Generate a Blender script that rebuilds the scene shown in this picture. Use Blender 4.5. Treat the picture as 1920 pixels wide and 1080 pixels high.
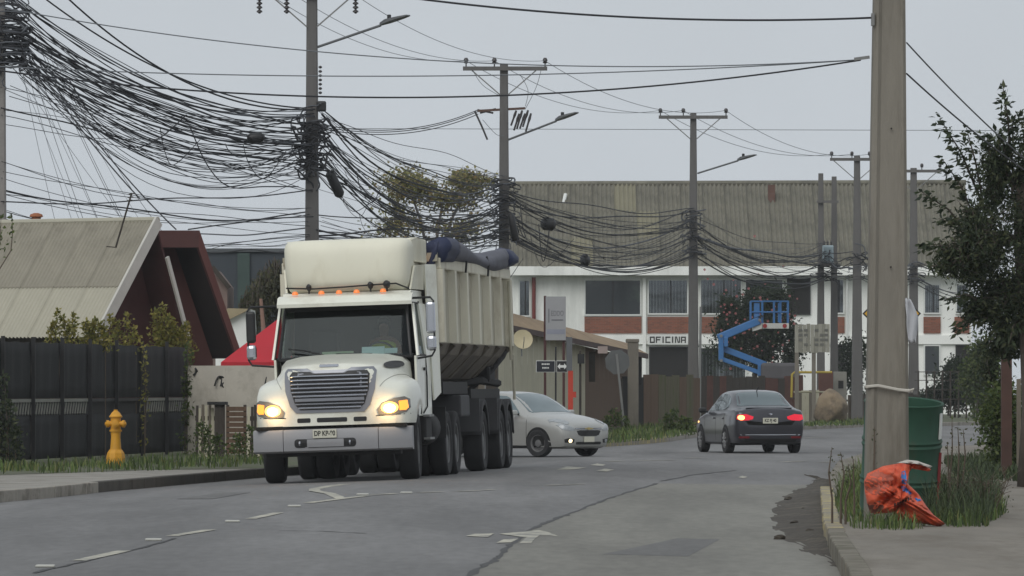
import bpy, bmesh, math, random
import numpy as np
from mathutils import Vector, Matrix
from mathutils.bvhtree import BVHTree
rnd = random.Random(7)
nrs = np.random.RandomState(7)
PI = math.pi
sc = bpy.context.scene
C = sc.collection
for o in list(bpy.data.objects):
    bpy.data.objects.remove(o)

# ---------------------------------------------------------------- camera
F, YH, H = 11900.0, 722.0, 1.5          # long phone lens, eye 1.5 m above the road
cam = bpy.data.cameras.new('camera')
cam.sensor_width = 36.0
cam.lens = F / 1920 * 36.0
cam.shift_y = (YH - 540) / 1920.0
cam.clip_start = 0.5
cam.clip_end = 6000
cob = bpy.data.objects.new('camera', cam)
C.objects.link(cob)
cob.location = (0, 0, H)
cob.rotation_euler = (math.radians(90), 0, 0)
sc.camera = cob

# ---------------------------------------------------------------- sky, sun, exposure
SUN_EL, SUN_AZ = math.radians(42), math.radians(200)      # azimuth from +Y, clockwise
w = bpy.data.worlds.new('World')
sc.world = w
w.use_nodes = True
nt = w.node_tree
nt.nodes.clear()
sky = nt.nodes.new('ShaderNodeTexSky')
sky.sky_type = 'NISHITA'
sky.sun_disc = False
sky.sun_elevation = SUN_EL
sky.sun_rotation = SUN_AZ
sky.dust_density = 4.0
hs = nt.nodes.new('ShaderNodeHueSaturation')
hs.inputs['Saturation'].default_value = 0.25
mx = nt.nodes.new('ShaderNodeMix')
mx.data_type = 'RGBA'
mx.inputs['Factor'].default_value = 0.93
mx.inputs['B'].default_value = (5.8, 6.25, 6.7, 1)          # the even cloud sheet
bg = nt.nodes.new('ShaderNodeBackground')
bg.inputs['Strength'].default_value = 0.1
wo = nt.nodes.new('ShaderNodeOutputWorld')
nt.links.new(sky.outputs[0], hs.inputs['Color'])
nt.links.new(hs.outputs[0], mx.inputs['A'])
tcw = nt.nodes.new('ShaderNodeTexCoord')              # faint cloud structure over the whole dome
cln = nt.nodes.new('ShaderNodeTexNoise')
cln.inputs['Scale'].default_value = 9.0
cln.inputs['Detail'].default_value = 4
nt.links.new(tcw.outputs['Generated'], cln.inputs['Vector'])
clm = nt.nodes.new('ShaderNodeMapRange')
clm.inputs['From Min'].default_value = 0.3
clm.inputs['From Max'].default_value = 0.7
clm.inputs['To Min'].default_value = 0.95
clm.inputs['To Max'].default_value = 1.05
nt.links.new(cln.outputs['Fac'], clm.inputs['Value'])
clx = nt.nodes.new('ShaderNodeMix')
clx.data_type = 'RGBA'
clx.blend_type = 'MULTIPLY'
clx.inputs['Factor'].default_value = 1
nt.links.new(mx.outputs['Result'], clx.inputs['A'])
nt.links.new(clm.outputs[0], clx.inputs['B'])
nt.links.new(clx.outputs['Result'], bg.inputs['Color'])
nt.links.new(bg.outputs[0], wo.inputs['Surface'])
sl = bpy.data.lights.new('sun', 'SUN')
sl.energy = 1.3
sl.angle = math.radians(45)
sl.color = (1.0, 0.975, 0.94)
so = bpy.data.objects.new('sun', sl)
C.objects.link(so)
sdir = Vector((math.sin(SUN_AZ) * math.cos(SUN_EL), math.cos(SUN_AZ) * math.cos(SUN_EL), math.sin(SUN_EL)))
so.rotation_euler = sdir.to_track_quat('Z', 'Y').to_euler()
so.location = (0, 0, 60)
vs = sc.view_settings
vs.view_transform = 'Standard'
vs.look = 'None'
vs.exposure = 0.0
vs.gamma = 1.0
vs.use_curve_mapping = False
sc.cycles.use_denoising = True
sc.cycles.max_bounces = 6
sc.cycles.transparent_max_bounces = 12

# ---------------------------------------------------------------- helpers
def P(x, y, d):
    return Vector(((x - 960) / F * d, d, H + (YH - y) / F * d))
def G(x, y, z=0.0):
    d = F * (H - z) / (y - YH)
    return Vector(((x - 960) / F * d, d, z))
def s2l(v):
    v /= 255.0
    return v / 12.92 if v <= 0.04045 else ((v + 0.055) / 1.055) ** 2.4
def rgb(r, g, b):
    return (s2l(r), s2l(g), s2l(b))

MATS = {}
def mat(name, col, rough=0.6, metal=0.0, var=0.18, scale=2.0, col2=None, lo=0.42, hi=0.62, bump=0.0, bscale=30.0,
        coat=0.0, emit=None, estr=0.0, streak=None, island=None, spec=0.5):
    """base colour with two octaves of wear; col2 = stain colour where a noise passes lo..hi; streak=(sx,sy,sz) stretches the stains"""
    if name in MATS:
        return MATS[name]
    m = bpy.data.materials.new(name)
    m.use_nodes = True
    t = m.node_tree
    n, L = t.nodes, t.links
    b = n['Principled BSDF']
    b.inputs['Roughness'].default_value = rough
    b.inputs['Metallic'].default_value = metal
    b.inputs['Specular IOR Level'].default_value = spec
    b.inputs['Coat Weight'].default_value = coat
    b.inputs['Coat Roughness'].default_value = 0.08
    co = n.new('ShaderNodeTexCoord')
    src = co.outputs['Object']
    if streak:
        mp = n.new('ShaderNodeMapping')
        mp.inputs['Scale'].default_value = streak
        L.new(src, mp.inputs['Vector'])
        src = mp.outputs[0]
    no = n.new('ShaderNodeTexNoise')
    no.inputs['Scale'].default_value = scale
    no.inputs['Detail'].default_value = 6
    no.inputs['Roughness'].default_value = 0.62
    L.new(src, no.inputs['Vector'])
    mr = n.new('ShaderNodeMapRange')
    mr.inputs['From Min'].default_value = 0.28
    mr.inputs['From Max'].default_value = 0.72
    mr.inputs['To Min'].default_value = 1 - var
    mr.inputs['To Max'].default_value = 1 + var * 0.6
    L.new(no.outputs['Fac'], mr.inputs['Value'])
    base = n.new('ShaderNodeMix')
    base.data_type = 'RGBA'
    base.blend_type = 'MULTIPLY'
    base.inputs['Factor'].default_value = 1
    base.inputs['A'].default_value = (*col, 1)
    L.new(mr.outputs[0], base.inputs['B'])
    out = base.outputs['Result']
    if island:
        g = n.new('ShaderNodeNewGeometry')
        rp = n.new('ShaderNodeValToRGB')
        rp.color_ramp.elements[0].color = (*island[0], 1)
        rp.color_ramp.elements[1].color = (*island[-1], 1)
        for k, cc in enumerate(island[1:-1]):
            e = rp.color_ramp.elements.new((k + 1) / (len(island) - 1))
            e.color = (*cc, 1)
        L.new(g.outputs['Random Per Island'], rp.inputs[0])
        mm = n.new('ShaderNodeMix')
        mm.data_type = 'RGBA'
        mm.blend_type = 'MULTIPLY'
        mm.inputs['Factor'].default_value = 1
        L.new(rp.outputs[0], mm.inputs['A'])
        L.new(mr.outputs[0], mm.inputs['B'])
        out = mm.outputs['Result']
    if col2:
        n2 = n.new('ShaderNodeTexNoise')
        n2.inputs['Scale'].default_value = scale * 0.6
        n2.inputs['Detail'].default_value = 8
        n2.inputs['Roughness'].default_value = 0.7
        if 'W' in n2.inputs:
            n2.noise_dimensions = '4D'
            n2.inputs['W'].default_value = 3.7
        L.new(src, n2.inputs['Vector'])
        r2 = n.new('ShaderNodeMapRange')
        r2.inputs['From Min'].default_value = lo
        r2.inputs['From Max'].default_value = hi
        L.new(n2.outputs['Fac'], r2.inputs['Value'])
        m2 = n.new('ShaderNodeMix')
        m2.data_type = 'RGBA'
        L.new(r2.outputs[0], m2.inputs['Factor'])
        L.new(out, m2.inputs['A'])
        m2.inputs['B'].default_value = (*col2, 1)
        out = m2.outputs['Result']
    L.new(out, b.inputs['Base Color'])
    if bump:
        nb = n.new('ShaderNodeTexNoise')
        nb.inputs['Scale'].default_value = bscale
        nb.inputs['Detail'].default_value = 5
        L.new(src if streak else co.outputs['Object'], nb.inputs['Vector'])
        bp = n.new('ShaderNodeBump')
        bp.inputs['Strength'].default_value = bump
        bp.inputs['Distance'].default_value = 0.02
        L.new(nb.outputs['Fac'], bp.inputs['Height'])
        L.new(bp.outputs[0], b.inputs['Normal'])
    if emit:
        b.inputs['Emission Color'].default_value = (*emit, 1)
        b.inputs['Emission Strength'].default_value = estr
    MATS[name] = m
    return m

def glass_mat(name, tint, refl=(0.9, 0.95, 1.0), blend=0.25, rough=0.03, base=0.05):
    if name in MATS:
        return MATS[name]
    m = bpy.data.materials.new(name)
    m.use_nodes = True
    t = m.node_tree
    n, L = t.nodes, t.links
    n.clear()
    tr = n.new('ShaderNodeBsdfTransparent')
    tr.inputs[0].default_value = (*tint, 1)
    gl = n.new('ShaderNodeBsdfGlossy')
    gl.inputs['Color'].default_value = (*refl, 1)
    gl.inputs['Roughness'].default_value = rough
    lw = n.new('ShaderNodeLayerWeight')
    pw = n.new('ShaderNodeMath')
    pw.operation = 'POWER'
    pw.inputs[1].default_value = 4.0
    L.new(lw.outputs['Facing'], pw.inputs[0])
    ad = n.new('ShaderNodeMath')
    ad.operation = 'MULTIPLY_ADD'
    ad.inputs[1].default_value = 0.9
    ad.inputs[2].default_value = 0.04 + base
    L.new(pw.outputs[0], ad.inputs[0])
    mxs = n.new('ShaderNodeMixShader')
    L.new(ad.outputs[0], mxs.inputs[0])
    L.new(tr.outputs[0], mxs.inputs[1])
    L.new(gl.outputs[0], mxs.inputs[2])
    o = n.new('ShaderNodeOutputMaterial')
    L.new(mxs.outputs[0], o.inputs[0])
    MATS[name] = m
    return m

class MB:
    def __init__(s):
        s.v, s.f = [], []
    def add(s, vs, fs):
        k = len(s.v)
        s.v += [tuple(p) for p in vs]
        s.f += [tuple(i + k for i in f) for f in fs]
        return s
    def box(s, c, size, rot=None):
        hx, hy, hz = size[0] / 2, size[1] / 2, size[2] / 2
        pts = [Vector((x, y, z)) for z in (-hz, hz) for y in (-hy, hy) for x in (-hx, hx)]
        if rot is not None:
            pts = [rot @ p for p in pts]
        c = Vector(c)
        return s.add([p + c for p in pts], [(0, 2, 3, 1), (4, 5, 7, 6), (0, 1, 5, 4), (2, 6, 7, 3), (0, 4, 6, 2), (1, 3, 7, 5)])
    def bar(s, a, b, wx, wy, up=(0, 0, 1)):
        a, b = Vector(a), Vector(b)
        d = (b - a)
        z = d.normalized()
        u = Vector(up)
        if abs(z.dot(u)) > 0.98:
            u = Vector((0, 1, 0))
        x = u.cross(z).normalized()
        y = z.cross(x)
        M = Matrix((x, y, z)).transposed()
        return s.box((a + b) / 2, (wx, wy, d.length), M)
    def tube(s, path, r, n=8, cap=True):
        path = [Vector(p) for p in path]
        R = r if hasattr(r, '__len__') else [r] * len(path)
        k0 = len(s.v)
        t0 = (path[1] - path[0]).normalized()
        u = Vector((0, 0, 1)) if abs(t0.z) < 0.9 else Vector((1, 0, 0))
        u = (u - t0 * u.dot(t0)).normalized()
        for i, p in enumerate(path):
            a = path[max(0, i - 1)]
            b = path[min(len(path) - 1, i + 1)]
            t = (b - a)
            t = t.normalized() if t.length > 1e-9 else t0
            u = u - t * u.dot(t)
            u = u.normalized() if u.length > 1e-6 else t.orthogonal().normalized()
            w_ = t.cross(u)
            for j in range(n):
                an = 2 * PI * j / n
                s.v.append(tuple(p + (u * math.cos(an) + w_ * math.sin(an)) * R[i]))
        for i in range(len(path) - 1):
            for j in range(n):
                a = k0 + i * n + j
                b = k0 + i * n + (j + 1) % n
                s.f.append((a, b, b + n, a + n))
        if cap:
            s.f.append(tuple(k0 + j for j in reversed(range(n))))
            e = k0 + (len(path) - 1) * n
            s.f.append(tuple(e + j for j in range(n)))
        return s
    def lathe(s, prof, n=24, M=None, cap=False):
        """prof [(r, h)], revolved round local Z"""
        k0 = len(s.v)
        M = M or Matrix.Identity(4)
        for r, h in prof:
            for j in range(n):
                an = 2 * PI * j / n
                s.v.append(tuple(M @ Vector((r * math.cos(an), r * math.sin(an), h))))
        for i in range(len(prof) - 1):
            for j in range(n):
                a = k0 + i * n + j
                b = k0 + i * n + (j + 1) % n
                s.f.append((a, b, b + n, a + n))
        if cap:
            s.f.append(tuple(k0 + j for j in reversed(range(n))))
            e = k0 + (len(prof) - 1) * n
            s.f.append(tuple(e + j for j in range(n)))
        return s
    def prism(s, poly, vec):
        """polygon (3D points) pushed along vec"""
        n = len(poly)
        vec = Vector(vec)
        a = [Vector(p) for p in poly]
        return s.add(a + [p + vec for p in a], [tuple(reversed(range(n))), tuple(range(n, 2 * n))] +
                     [(i, (i + 1) % n, n + (i + 1) % n, n + i) for i in range(n)])
    def grid(s, rows, closed=False):
        k0 = len(s.v)
        nr, ncol = len(rows), len(rows[0])
        for r in rows:
            s.v += [tuple(p) for p in r]
        for i in range(nr - 1):
            for j in range(ncol - (0 if closed else 1)):
                a = k0 + i * ncol + j
                b = k0 + i * ncol + (j + 1) % ncol
                s.f.append((a, b, b + ncol, a + ncol))
        return s
    def build(s, name, m, parent=None, smooth=False, bevel=0.0, solid=0.0, subsurf=0, fix=True):
        me = bpy.data.meshes.new(name)
        me.from_pydata(s.v, [], s.f)
        if fix:
            bm = bmesh.new()
            bm.from_mesh(me)
            bmesh.ops.recalc_face_normals(bm, faces=bm.faces)
            bm.to_mesh(me)
            bm.free()
        me.materials.append(m)
        if smooth:
            me.polygons.foreach_set('use_smooth', [True] * len(me.polygons))
            if smooth != 'all':
                me.set_sharp_from_angle(angle=math.radians(40))
        o = bpy.data.objects.new(name, me)
        C.objects.link(o)
        if parent is not None:
            o.parent = parent
        if solid:
            mo = o.modifiers.new('solid', 'SOLIDIFY')
            mo.thickness = solid
            mo.offset = -1
        if subsurf:
            mo = o.modifiers.new('sub', 'SUBSURF')
            mo.levels = mo.render_levels = subsurf
        if bevel:
            mo = o.modifiers.new('bevel', 'BEVEL')
            mo.width = bevel
            mo.segments = 2
            mo.limit_method = 'ANGLE'
        return o

def tag(o, label=None, cat=None, group=None, kind=None):
    if label: o['label'] = label
    if cat: o['category'] = cat
    if group: o['group'] = group
    if kind: o['kind'] = kind
    return o
def thing(name, label, cat, loc=(0, 0, 0), rot=(0, 0, 0), group=None):
    o = bpy.data.objects.new(name, None)
    C.objects.link(o)
    o.location = loc
    o.rotation_euler = rot
    o.empty_display_size = 0.2
    return tag(o, label, cat, group)
def inst(name, me, parent=None, loc=(0, 0, 0), rot=(0, 0, 0), scale=(1, 1, 1)):
    o = bpy.data.objects.new(name, me)
    C.objects.link(o)
    o.parent = parent
    o.location, o.rotation_euler, o.scale = loc, rot, scale
    return o
def text(body, size, m, parent, loc, rot, name='lettering', extrude=0.004, wide=1.0, bold=0.0):
    cu = bpy.data.curves.new(name, 'FONT')
    cu.body = body
    cu.size = size
    cu.extrude = extrude
    cu.offset = bold
    cu.align_x, cu.align_y = 'CENTER', 'CENTER'
    t = bpy.data.objects.new(name, cu)
    C.objects.link(t)
    dg = bpy.context.evaluated_depsgraph_get()
    me = bpy.data.meshes.new_from_object(t.evaluated_get(dg))
    bpy.data.objects.remove(t)
    me.materials.clear()
    me.materials.append(m)
    return inst(name, me, parent, loc, rot, (wide, 1, 1))
def catrom(pts, n):
    """smooth curve through tuples"""
    pts = [np.array(p, float) for p in pts]
    out = []
    for i in range(len(pts) - 1):
        p0, p1, p2, p3 = pts[max(i - 1, 0)], pts[i], pts[i + 1], pts[min(i + 2, len(pts) - 1)]
        for k in range(n):
            t = k / n
            out.append(0.5 * ((2 * p1) + (-p0 + p2) * t + (2 * p0 - 5 * p1 + 4 * p2 - p3) * t * t + (-p0 + 3 * p1 - 3 * p2 + p3) * t ** 3))
    out.append(pts[-1])
    return out
def decal(bvh, outline, axis, side, off=0.006, rings=3, skirt=0.02):
    """panel that follows a body's surface: a star-shaped outline given in the two other axes, shot along `axis` from `side`"""
    oth = [i for i in range(3) if i != axis]
    n = len(outline)
    cu = sum(p[0] for p in outline) / n
    cv = sum(p[1] for p in outline) / n
    mb = MB()
    rows = []
    last = None
    for k in range(rings + 1):
        t = 1 - k / (rings + 0.4)
        row = []
        for (u, v) in outline:
            o = Vector((0, 0, 0))
            o[oth[0]] = cu + (u - cu) * t
            o[oth[1]] = cv + (v - cv) * t
            o[axis] = side * 8
            d = Vector((0, 0, 0))
            d[axis] = -side
            hit, nor, idx, dist = bvh.ray_cast(o, d, 20)
            if hit is None:
                hit = o.copy()
                hit[axis] = last if last is not None else 0
                nor = -d
            else:
                last = hit[axis]
            if nor.dot(d) > 0:
                nor = -nor
            row.append(hit + nor * off)
        rows.append(row)
    sk = []
    for p in rows[0]:
        q = p.copy()
        q[axis] -= side * (skirt + off)
        sk.append(q)
    mb.grid([sk] + rows, closed=True)
    k0 = len(mb.v) - n
    mb.f.append(tuple(k0 + j for j in range(n)))
    return mb
def rrect(u0, u1, v0, v1, r=0.03, n=4, sub=3):
    pts = []
    for cx, cy, a0 in ((u1 - r, v0 + r, -90), (u1 - r, v1 - r, 0), (u0 + r, v1 - r, 90), (u0 + r, v0 + r, 180)):
        for k in range(n + 1):
            a = math.radians(a0 + 90 * k / n)
            pts.append((cx + r * math.cos(a), cy + r * math.sin(a)))
    return densify(pts, sub)
def densify(pts, sub=4):
    out = []
    for i, p in enumerate(pts):
        q = pts[(i + 1) % len(pts)]
        for k in range(sub):
            out.append((p[0] + (q[0] - p[0]) * k / sub, p[1] + (q[1] - p[1]) * k / sub))
    return out
def bvh_of(mb):
    return BVHTree.FromPolygons([Vector(v) for v in mb.v], mb.f)
def leaf_mesh(name, pos, size, m, parent=None, droop=0.0, aspect=2.0, dirs=None, kind='stuff', jitter=0.5):
    """many small pointed leaves, one folded diamond each"""
    pos = np.asarray(pos, float)
    n = len(pos)
    a = nrs.normal(size=(n, 3))
    if dirs is not None:
        a = np.asarray(dirs) + a * jitter
    a[:, 2] -= droop
    a /= np.linalg.norm(a, axis=1)[:, None] + 1e-9
    b = np.cross(a, nrs.normal(size=(n, 3)))
    b /= np.linalg.norm(b, axis=1)[:, None] + 1e-9
    c = np.cross(a, b)
    L = size * (0.55 + 0.9 * nrs.rand(n))[:, None]
    W = L / aspect
    mid = pos + a * L * 0.45
    V = np.stack([pos, mid + b * W * 0.5 + c * W * 0.15, pos + a * L, mid - b * W * 0.5 + c * W * 0.15], 1).reshape(-1, 3)
    idx = np.arange(n * 4).reshape(n, 4)
    me = bpy.data.meshes.new(name)
    me.vertices.add(n * 4)
    me.vertices.foreach_set('co', V.astype(np.float32).ravel())
    me.loops.add(n * 4)
    me.loops.foreach_set('vertex_index', idx.astype(np.int32).ravel())
    me.polygons.add(n)
    me.polygons.foreach_set('loop_start', np.arange(0, n * 4, 4, dtype=np.int32))
    me.polygons.foreach_set('loop_total', np.full(n, 4, np.int32))
    me.update()
    me.validate()
    me.materials.append(m)
    o = bpy.data.objects.new(name, me)
    C.objects.link(o)
    if parent is not None:
        o.parent = parent
    if kind:
        o['kind'] = kind
    return o
def clumps(c, r, n, k=12, tight=0.35):
    """points in k clumps spread through an ellipsoid"""
    c, r = np.array(c, float), np.array(r, float)
    d = nrs.normal(size=(k, 3))
    d /= np.linalg.norm(d, axis=1)[:, None]
    cen = d * (0.25 + 0.75 * nrs.rand(k))[:, None] ** 0.6
    which = nrs.randint(0, k, n)
    p = cen[which] * (1 - tight * 0.5) + nrs.normal(size=(n, 3)) * tight * (0.35 + 0.4 * nrs.rand(k))[which][:, None]
    return c + p * r, [c + q * r for q in cen]
def blades(name, pts, h, m, lean=0.35, width=0.012, label=None, parent=None):
    pts = np.asarray(pts, float)
    n = len(pts)
    az = nrs.rand(n) * 2 * PI
    l = (0.45 + 0.8 * nrs.rand(n)) * h
    ln = lean * (0.2 + nrs.rand(n))
    dx, dy = np.cos(az), np.sin(az)
    wv = np.stack([-dy, dx, np.zeros(n)], 1) * (width * (0.6 + 0.8 * nrs.rand(n)))[:, None]
    m1 = pts + np.stack([dx * ln * l * 0.35, dy * ln * l * 0.35, l * 0.6], 1)
    tip = pts + np.stack([dx * ln * l, dy * ln * l, l * 0.95], 1)
    V = np.stack([pts - wv, pts + wv, m1 + wv * 0.8, m1 - wv * 0.8, tip], 1).reshape(-1, 3)
    fs = []
    for i in range(n):
        k = i * 5
        fs.append((k, k + 1, k + 2, k + 3))
        fs.append((k + 3, k + 2, k + 4))
    me = bpy.data.meshes.new(name)
    me.from_pydata(V.tolist(), [], fs)
    me.materials.append(m)
    o = bpy.data.objects.new(name, me)
    C.objects.link(o)
    o.parent = parent
    o['kind'] = 'stuff'
    return o
def smooth01(x):
    x = max(0.0, min(1.0, x))
    return x * x * (3 - 2 * x)
def truck_axis(Y):
    return -2.63 + 0.105 * (Y - 99.2)
def zr(X, Y):
    """height of the cambered road"""
    wgt = smooth01((Y - 60) / 22) * (1 - smooth01((Y - 120) / 20))
    dx = X - truck_axis(Y)
    z = max(-0.075, min(0.06, 0.033 * dx))
    if dx > 1.8:
        z = 0.06 * max(0.0, 1 - (dx - 1.8) / 5)
    return z * wgt
# ---------------------------------------------------------------- materials of the setting
def road_material(name, base, stain):
    m = mat(name, base, 0.85, var=0.14, scale=0.6, col2=stain, lo=0.45, hi=0.62, bump=0.2, bscale=40, streak=(1.0, 0.14, 1.0))
    t = m.node_tree
    n, L = t.nodes, t.links
    b = n['Principled BSDF']
    src = b.inputs['Base Color'].links[0].from_socket
    co = n['Texture Coordinate'] if 'Texture Coordinate' in n else [k for k in n if k.type == 'TEX_COORD'][0]
    # wheel-polished bands and tar patches stretched along the road
    mp = n.new('ShaderNodeMapping')
    mp.inputs['Scale'].default_value = (0.55, 0.045, 1)
    mp.inputs['Rotation'].default_value = (0, 0, math.radians(4))
    L.new(co.outputs['Object'], mp.inputs[0])
    no = n.new('ShaderNodeTexNoise')
    no.inputs['Scale'].default_value = 1.0
    no.inputs['Detail'].default_value = 5
    L.new(mp.outputs[0], no.inputs['Vector'])
    mr = n.new('ShaderNodeMapRange')
    mr.inputs['From Min'].default_value = 0.35
    mr.inputs['From Max'].default_value = 0.65
    mr.inputs['To Min'].default_value = 0.78
    mr.inputs['To Max'].default_value = 1.12
    L.new(no.outputs['Fac'], mr.inputs[0])
    mu = n.new('ShaderNodeMix')
    mu.data_type = 'RGBA'
    mu.blend_type = 'MULTIPLY'
    mu.inputs['Factor'].default_value = 1
    L.new(src, mu.inputs['A'])
    L.new(mr.outputs[0], mu.inputs['B'])
    ag = n.new('ShaderNodeTexNoise')                  # aggregate grain
    ag.inputs['Scale'].default_value = 9.0
    ag.inputs['Detail'].default_value = 3
    mp2 = n.new('ShaderNodeMapping')
    mp2.inputs['Scale'].default_value = (1, 0.16, 1)
    L.new(co.outputs['Object'], mp2.inputs[0])
    L.new(mp2.outputs[0], ag.inputs['Vector'])
    mr2 = n.new('ShaderNodeMapRange')
    mr2.inputs['From Min'].default_value = 0.3
    mr2.inputs['From Max'].default_value = 0.7
    mr2.inputs['To Min'].default_value = 0.88
    mr2.inputs['To Max'].default_value = 1.1
    L.new(ag.outputs['Fac'], mr2.inputs[0])
    mu2 = n.new('ShaderNodeMix')
    mu2.data_type = 'RGBA'
    mu2.blend_type = 'MULTIPLY'
    mu2.inputs['Factor'].default_value = 1
    L.new(mu.outputs['Result'], mu2.inputs['A'])
    L.new(mr2.outputs[0], mu2.inputs['B'])
    L.new(mu2.outputs['Result'], b.inputs['Base Color'])
    return m
M_road = road_material('asphalt', rgb(114, 113, 112), rgb(100, 99, 98))
M_road2 = road_material('asphalt_lane', rgb(122, 120, 112), rgb(106, 104, 97))
M_road3 = road_material('asphalt_patch', rgb(104, 103, 101), rgb(94, 93, 91))
M_soil = mat('soil', rgb(64, 58, 50), 0.95, var=0.4, scale=3, col2=rgb(92, 86, 74), lo=0.5, hi=0.65, bump=0.6, bscale=12)
M_verge = mat('verge_soil', rgb(84, 82, 68), 0.95, var=0.35, scale=1.4, col2=rgb(74, 84, 50), lo=0.42, hi=0.58, bump=0.5, bscale=9)
M_pave = mat('pavement_concrete', rgb(142, 138, 130), 0.9, var=0.22, scale=1.2, col2=rgb(110, 104, 94), lo=0.48, hi=0.66, bump=0.3, bscale=14)
M_path = mat('dirty_path', rgb(120, 114, 104), 0.95, var=0.22, scale=1.6, col2=rgb(94, 86, 74), lo=0.48, hi=0.7, bump=0.35, bscale=10, streak=(1.1, 0.2, 1))
M_kerb = mat('kerb_concrete', rgb(150, 144, 134), 0.9, var=0.2, scale=2.5, col2=rgb(104, 98, 88), lo=0.5, hi=0.65, bump=0.3)
M_kerbd = mat('kerb_grimy', rgb(72, 68, 62), 0.95, var=0.3, scale=2.5, bump=0.4)
M_kerby = mat('kerb_yellow', rgb(178, 162, 104), 0.85, var=0.2, scale=5, col2=rgb(126, 120, 108), lo=0.4, hi=0.54)
M_paint = mat('road_paint', rgb(182, 178, 162), 0.8, var=0.2, scale=5, col2=rgb(122, 121, 116), lo=0.46, hi=0.58)
M_tar = mat('tar_seam', rgb(52, 51, 50), 0.7, var=0.2, scale=3)
M_stud = mat('stud_white', rgb(176, 176, 168), 0.5)
M_grass = mat('grass', rgb(74, 94, 44), 0.8, var=0.2, scale=1.5, island=[rgb(42, 56, 24), rgb(62, 82, 34), rgb(84, 104, 46), rgb(110, 110, 66)])
M_grassd = mat('grass_dark', rgb(60, 80, 38), 0.8, var=0.2, scale=1.5, island=[rgb(36, 48, 26), rgb(50, 64, 34), rgb(68, 80, 44)])
M_twig = mat('dry_twig', rgb(92, 80, 68), 0.9, var=0.25, scale=6)

# ---------------------------------------------------------------- ground, road, pavements
MB().add([(-400, -60, -0.35), (400, -60, -0.35), (400, 900, -0.35), (-400, 900, -0.35)], [(0, 1, 2, 3)]).build('ground', M_verge)['kind'] = 'structure'
xs = np.concatenate([np.arange(-70, -12, 4.0), np.arange(-12, 16, 0.6), np.arange(16, 90, 4.0)])
ys = np.concatenate([np.arange(5, 60, 2.5), np.arange(60, 145, 1.0), np.arange(145, 330, 5.0)])
mb = MB()
mb.grid([[(x, y, zr(x, y)) for x in xs] for y in ys])
road = mb.build('road', M_road, smooth='all')
road['kind'] = 'structure'

def slab(name, poly, z0, z1, m):
    a = [Vector((p[0], p[1], z0)) for p in poly]
    o = MB().prism(a, (0, 0, z1 - z0)).build(name, m)
    o['kind'] = 'structure'
    return o
ZL, ZF, ZR = 0.07, 0.12, 0.15
Lk = [G(x, y, -0.07) for x, y in ((-700, 1080), (-300, 985), (0, 941), (100, 932), (200, 921), (300, 912), (400, 903), (480, 896), (560, 889))]
Lk = [Vector((p.x, p.y, 0)) for p in Lk] + [Vector((-3.3, 119, 0)), Vector((-2.8, 126, 0)), Vector((-2.5, 133, 0)), Vector((-3.2, 136.5, 0)), Vector((-7, 140, 0)), Vector((-60, 150, 0))]
left = slab('pavement_left', Lk + [Vector((-60, 40, 0))], -0.3, ZL, M_pave)
Lv = [G(x, y, ZL) for x, y in ((-300, 905), (0, 891), (150, 886), (300, 881), (420, 880), (540, 877), (620, 872))]
Lv += [Vector((-3.4, 126, ZL)), Vector((-3.1, 133, ZL)), Vector((-3.8, 136, ZL)), Vector((-7.2, 139.3, ZL)), Vector((-59, 149, ZL)), Vector((-59, 92, ZL))]
o = MB().add([p + Vector((0, 0, 0.005)) for p in Lv], [tuple(range(len(Lv)))]).build('verge_left', M_verge)
o['kind'] = 'structure'
Fk = [(-70, 205), (-14, 162), (-5.6, 155), (1.3, 152)]
Fk += [tuple(G(x, y).xy) for x, y in ((1100, 841), (1130, 838), (1190, 834), (1245, 829), (1310, 819), (1400, 810), (1520, 805), (1640, 800), (1760, 799), (1860, 796), (2100, 788))]
far = slab('pavement_far', [Vector((a, b, 0)) for a, b in Fk] + [Vector((110, 300, 0)), Vector((110, 420, 0)), Vector((-70, 420, 0))], -0.3, ZF, M_verge)
Rk = [(1.0, 12), (1.6, 26)] + [tuple(G(x, y).xy) for x, y in ((1655, 1170), (1618, 1090), (1592, 1050), (1572, 1010), (1564, 970), (1558, 935), (1555, 908), (1572, 880), (1625, 862), (1700, 853), (1780, 849), (1860, 846), (2100, 838))]
right = slab('pavement_right', [Vector((a, b, 0)) for a, b in Rk] + [Vector((60, 160, 0)), Vector((60, 12, 0))], -0.3, ZR, M_path)

def kerbs(line, z, h, m_of, parent, length=1.0, wid=0.16, start=0.0, stop=1e9):
    """kerb stones laid end to end along a polyline, the road on the side of -normal"""
    pts = [Vector((p[0], p[1], 0)) for p in line]
    run = start
    acc = 0.0
    for a, b in zip(pts[:-1], pts[1:]):
        L = (b - a).length
        u = (b - a) / L
        nrm = Vector((-u.y, u.x, 0))
        k = 0.0
        while k < L - 0.05:
            e = min(k + length, L)
            if start <= acc + k < stop:
                c = a + u * (k + e) / 2 + nrm * (wid / 2 - 0.02)
                jig = rnd.uniform(-0.008, 0.008)
                hh = h + rnd.uniform(-0.006, 0.006)
                MB().box(c + Vector((0, 0, z + 0.012 - hh / 2)) + nrm * jig, (wid, e - k - 0.012, hh),
                         Matrix.Rotation(math.atan2(-u.x, u.y), 3, 'Z')).build('kerb_stone', m_of(c), parent, bevel=0.015)
            k = e
        acc += L
kerbs(Lk[1:9], ZL, 0.3, lambda c: M_kerb if c.y < 93 else M_kerbd, left)
kerbs([(a, b) for a, b in Fk[4:14]], ZF, 0.3, lambda c: M_kerby if 144 < c.y < 168 and c.x < 4.2 else M_kerb, far, length=1.2)
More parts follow.
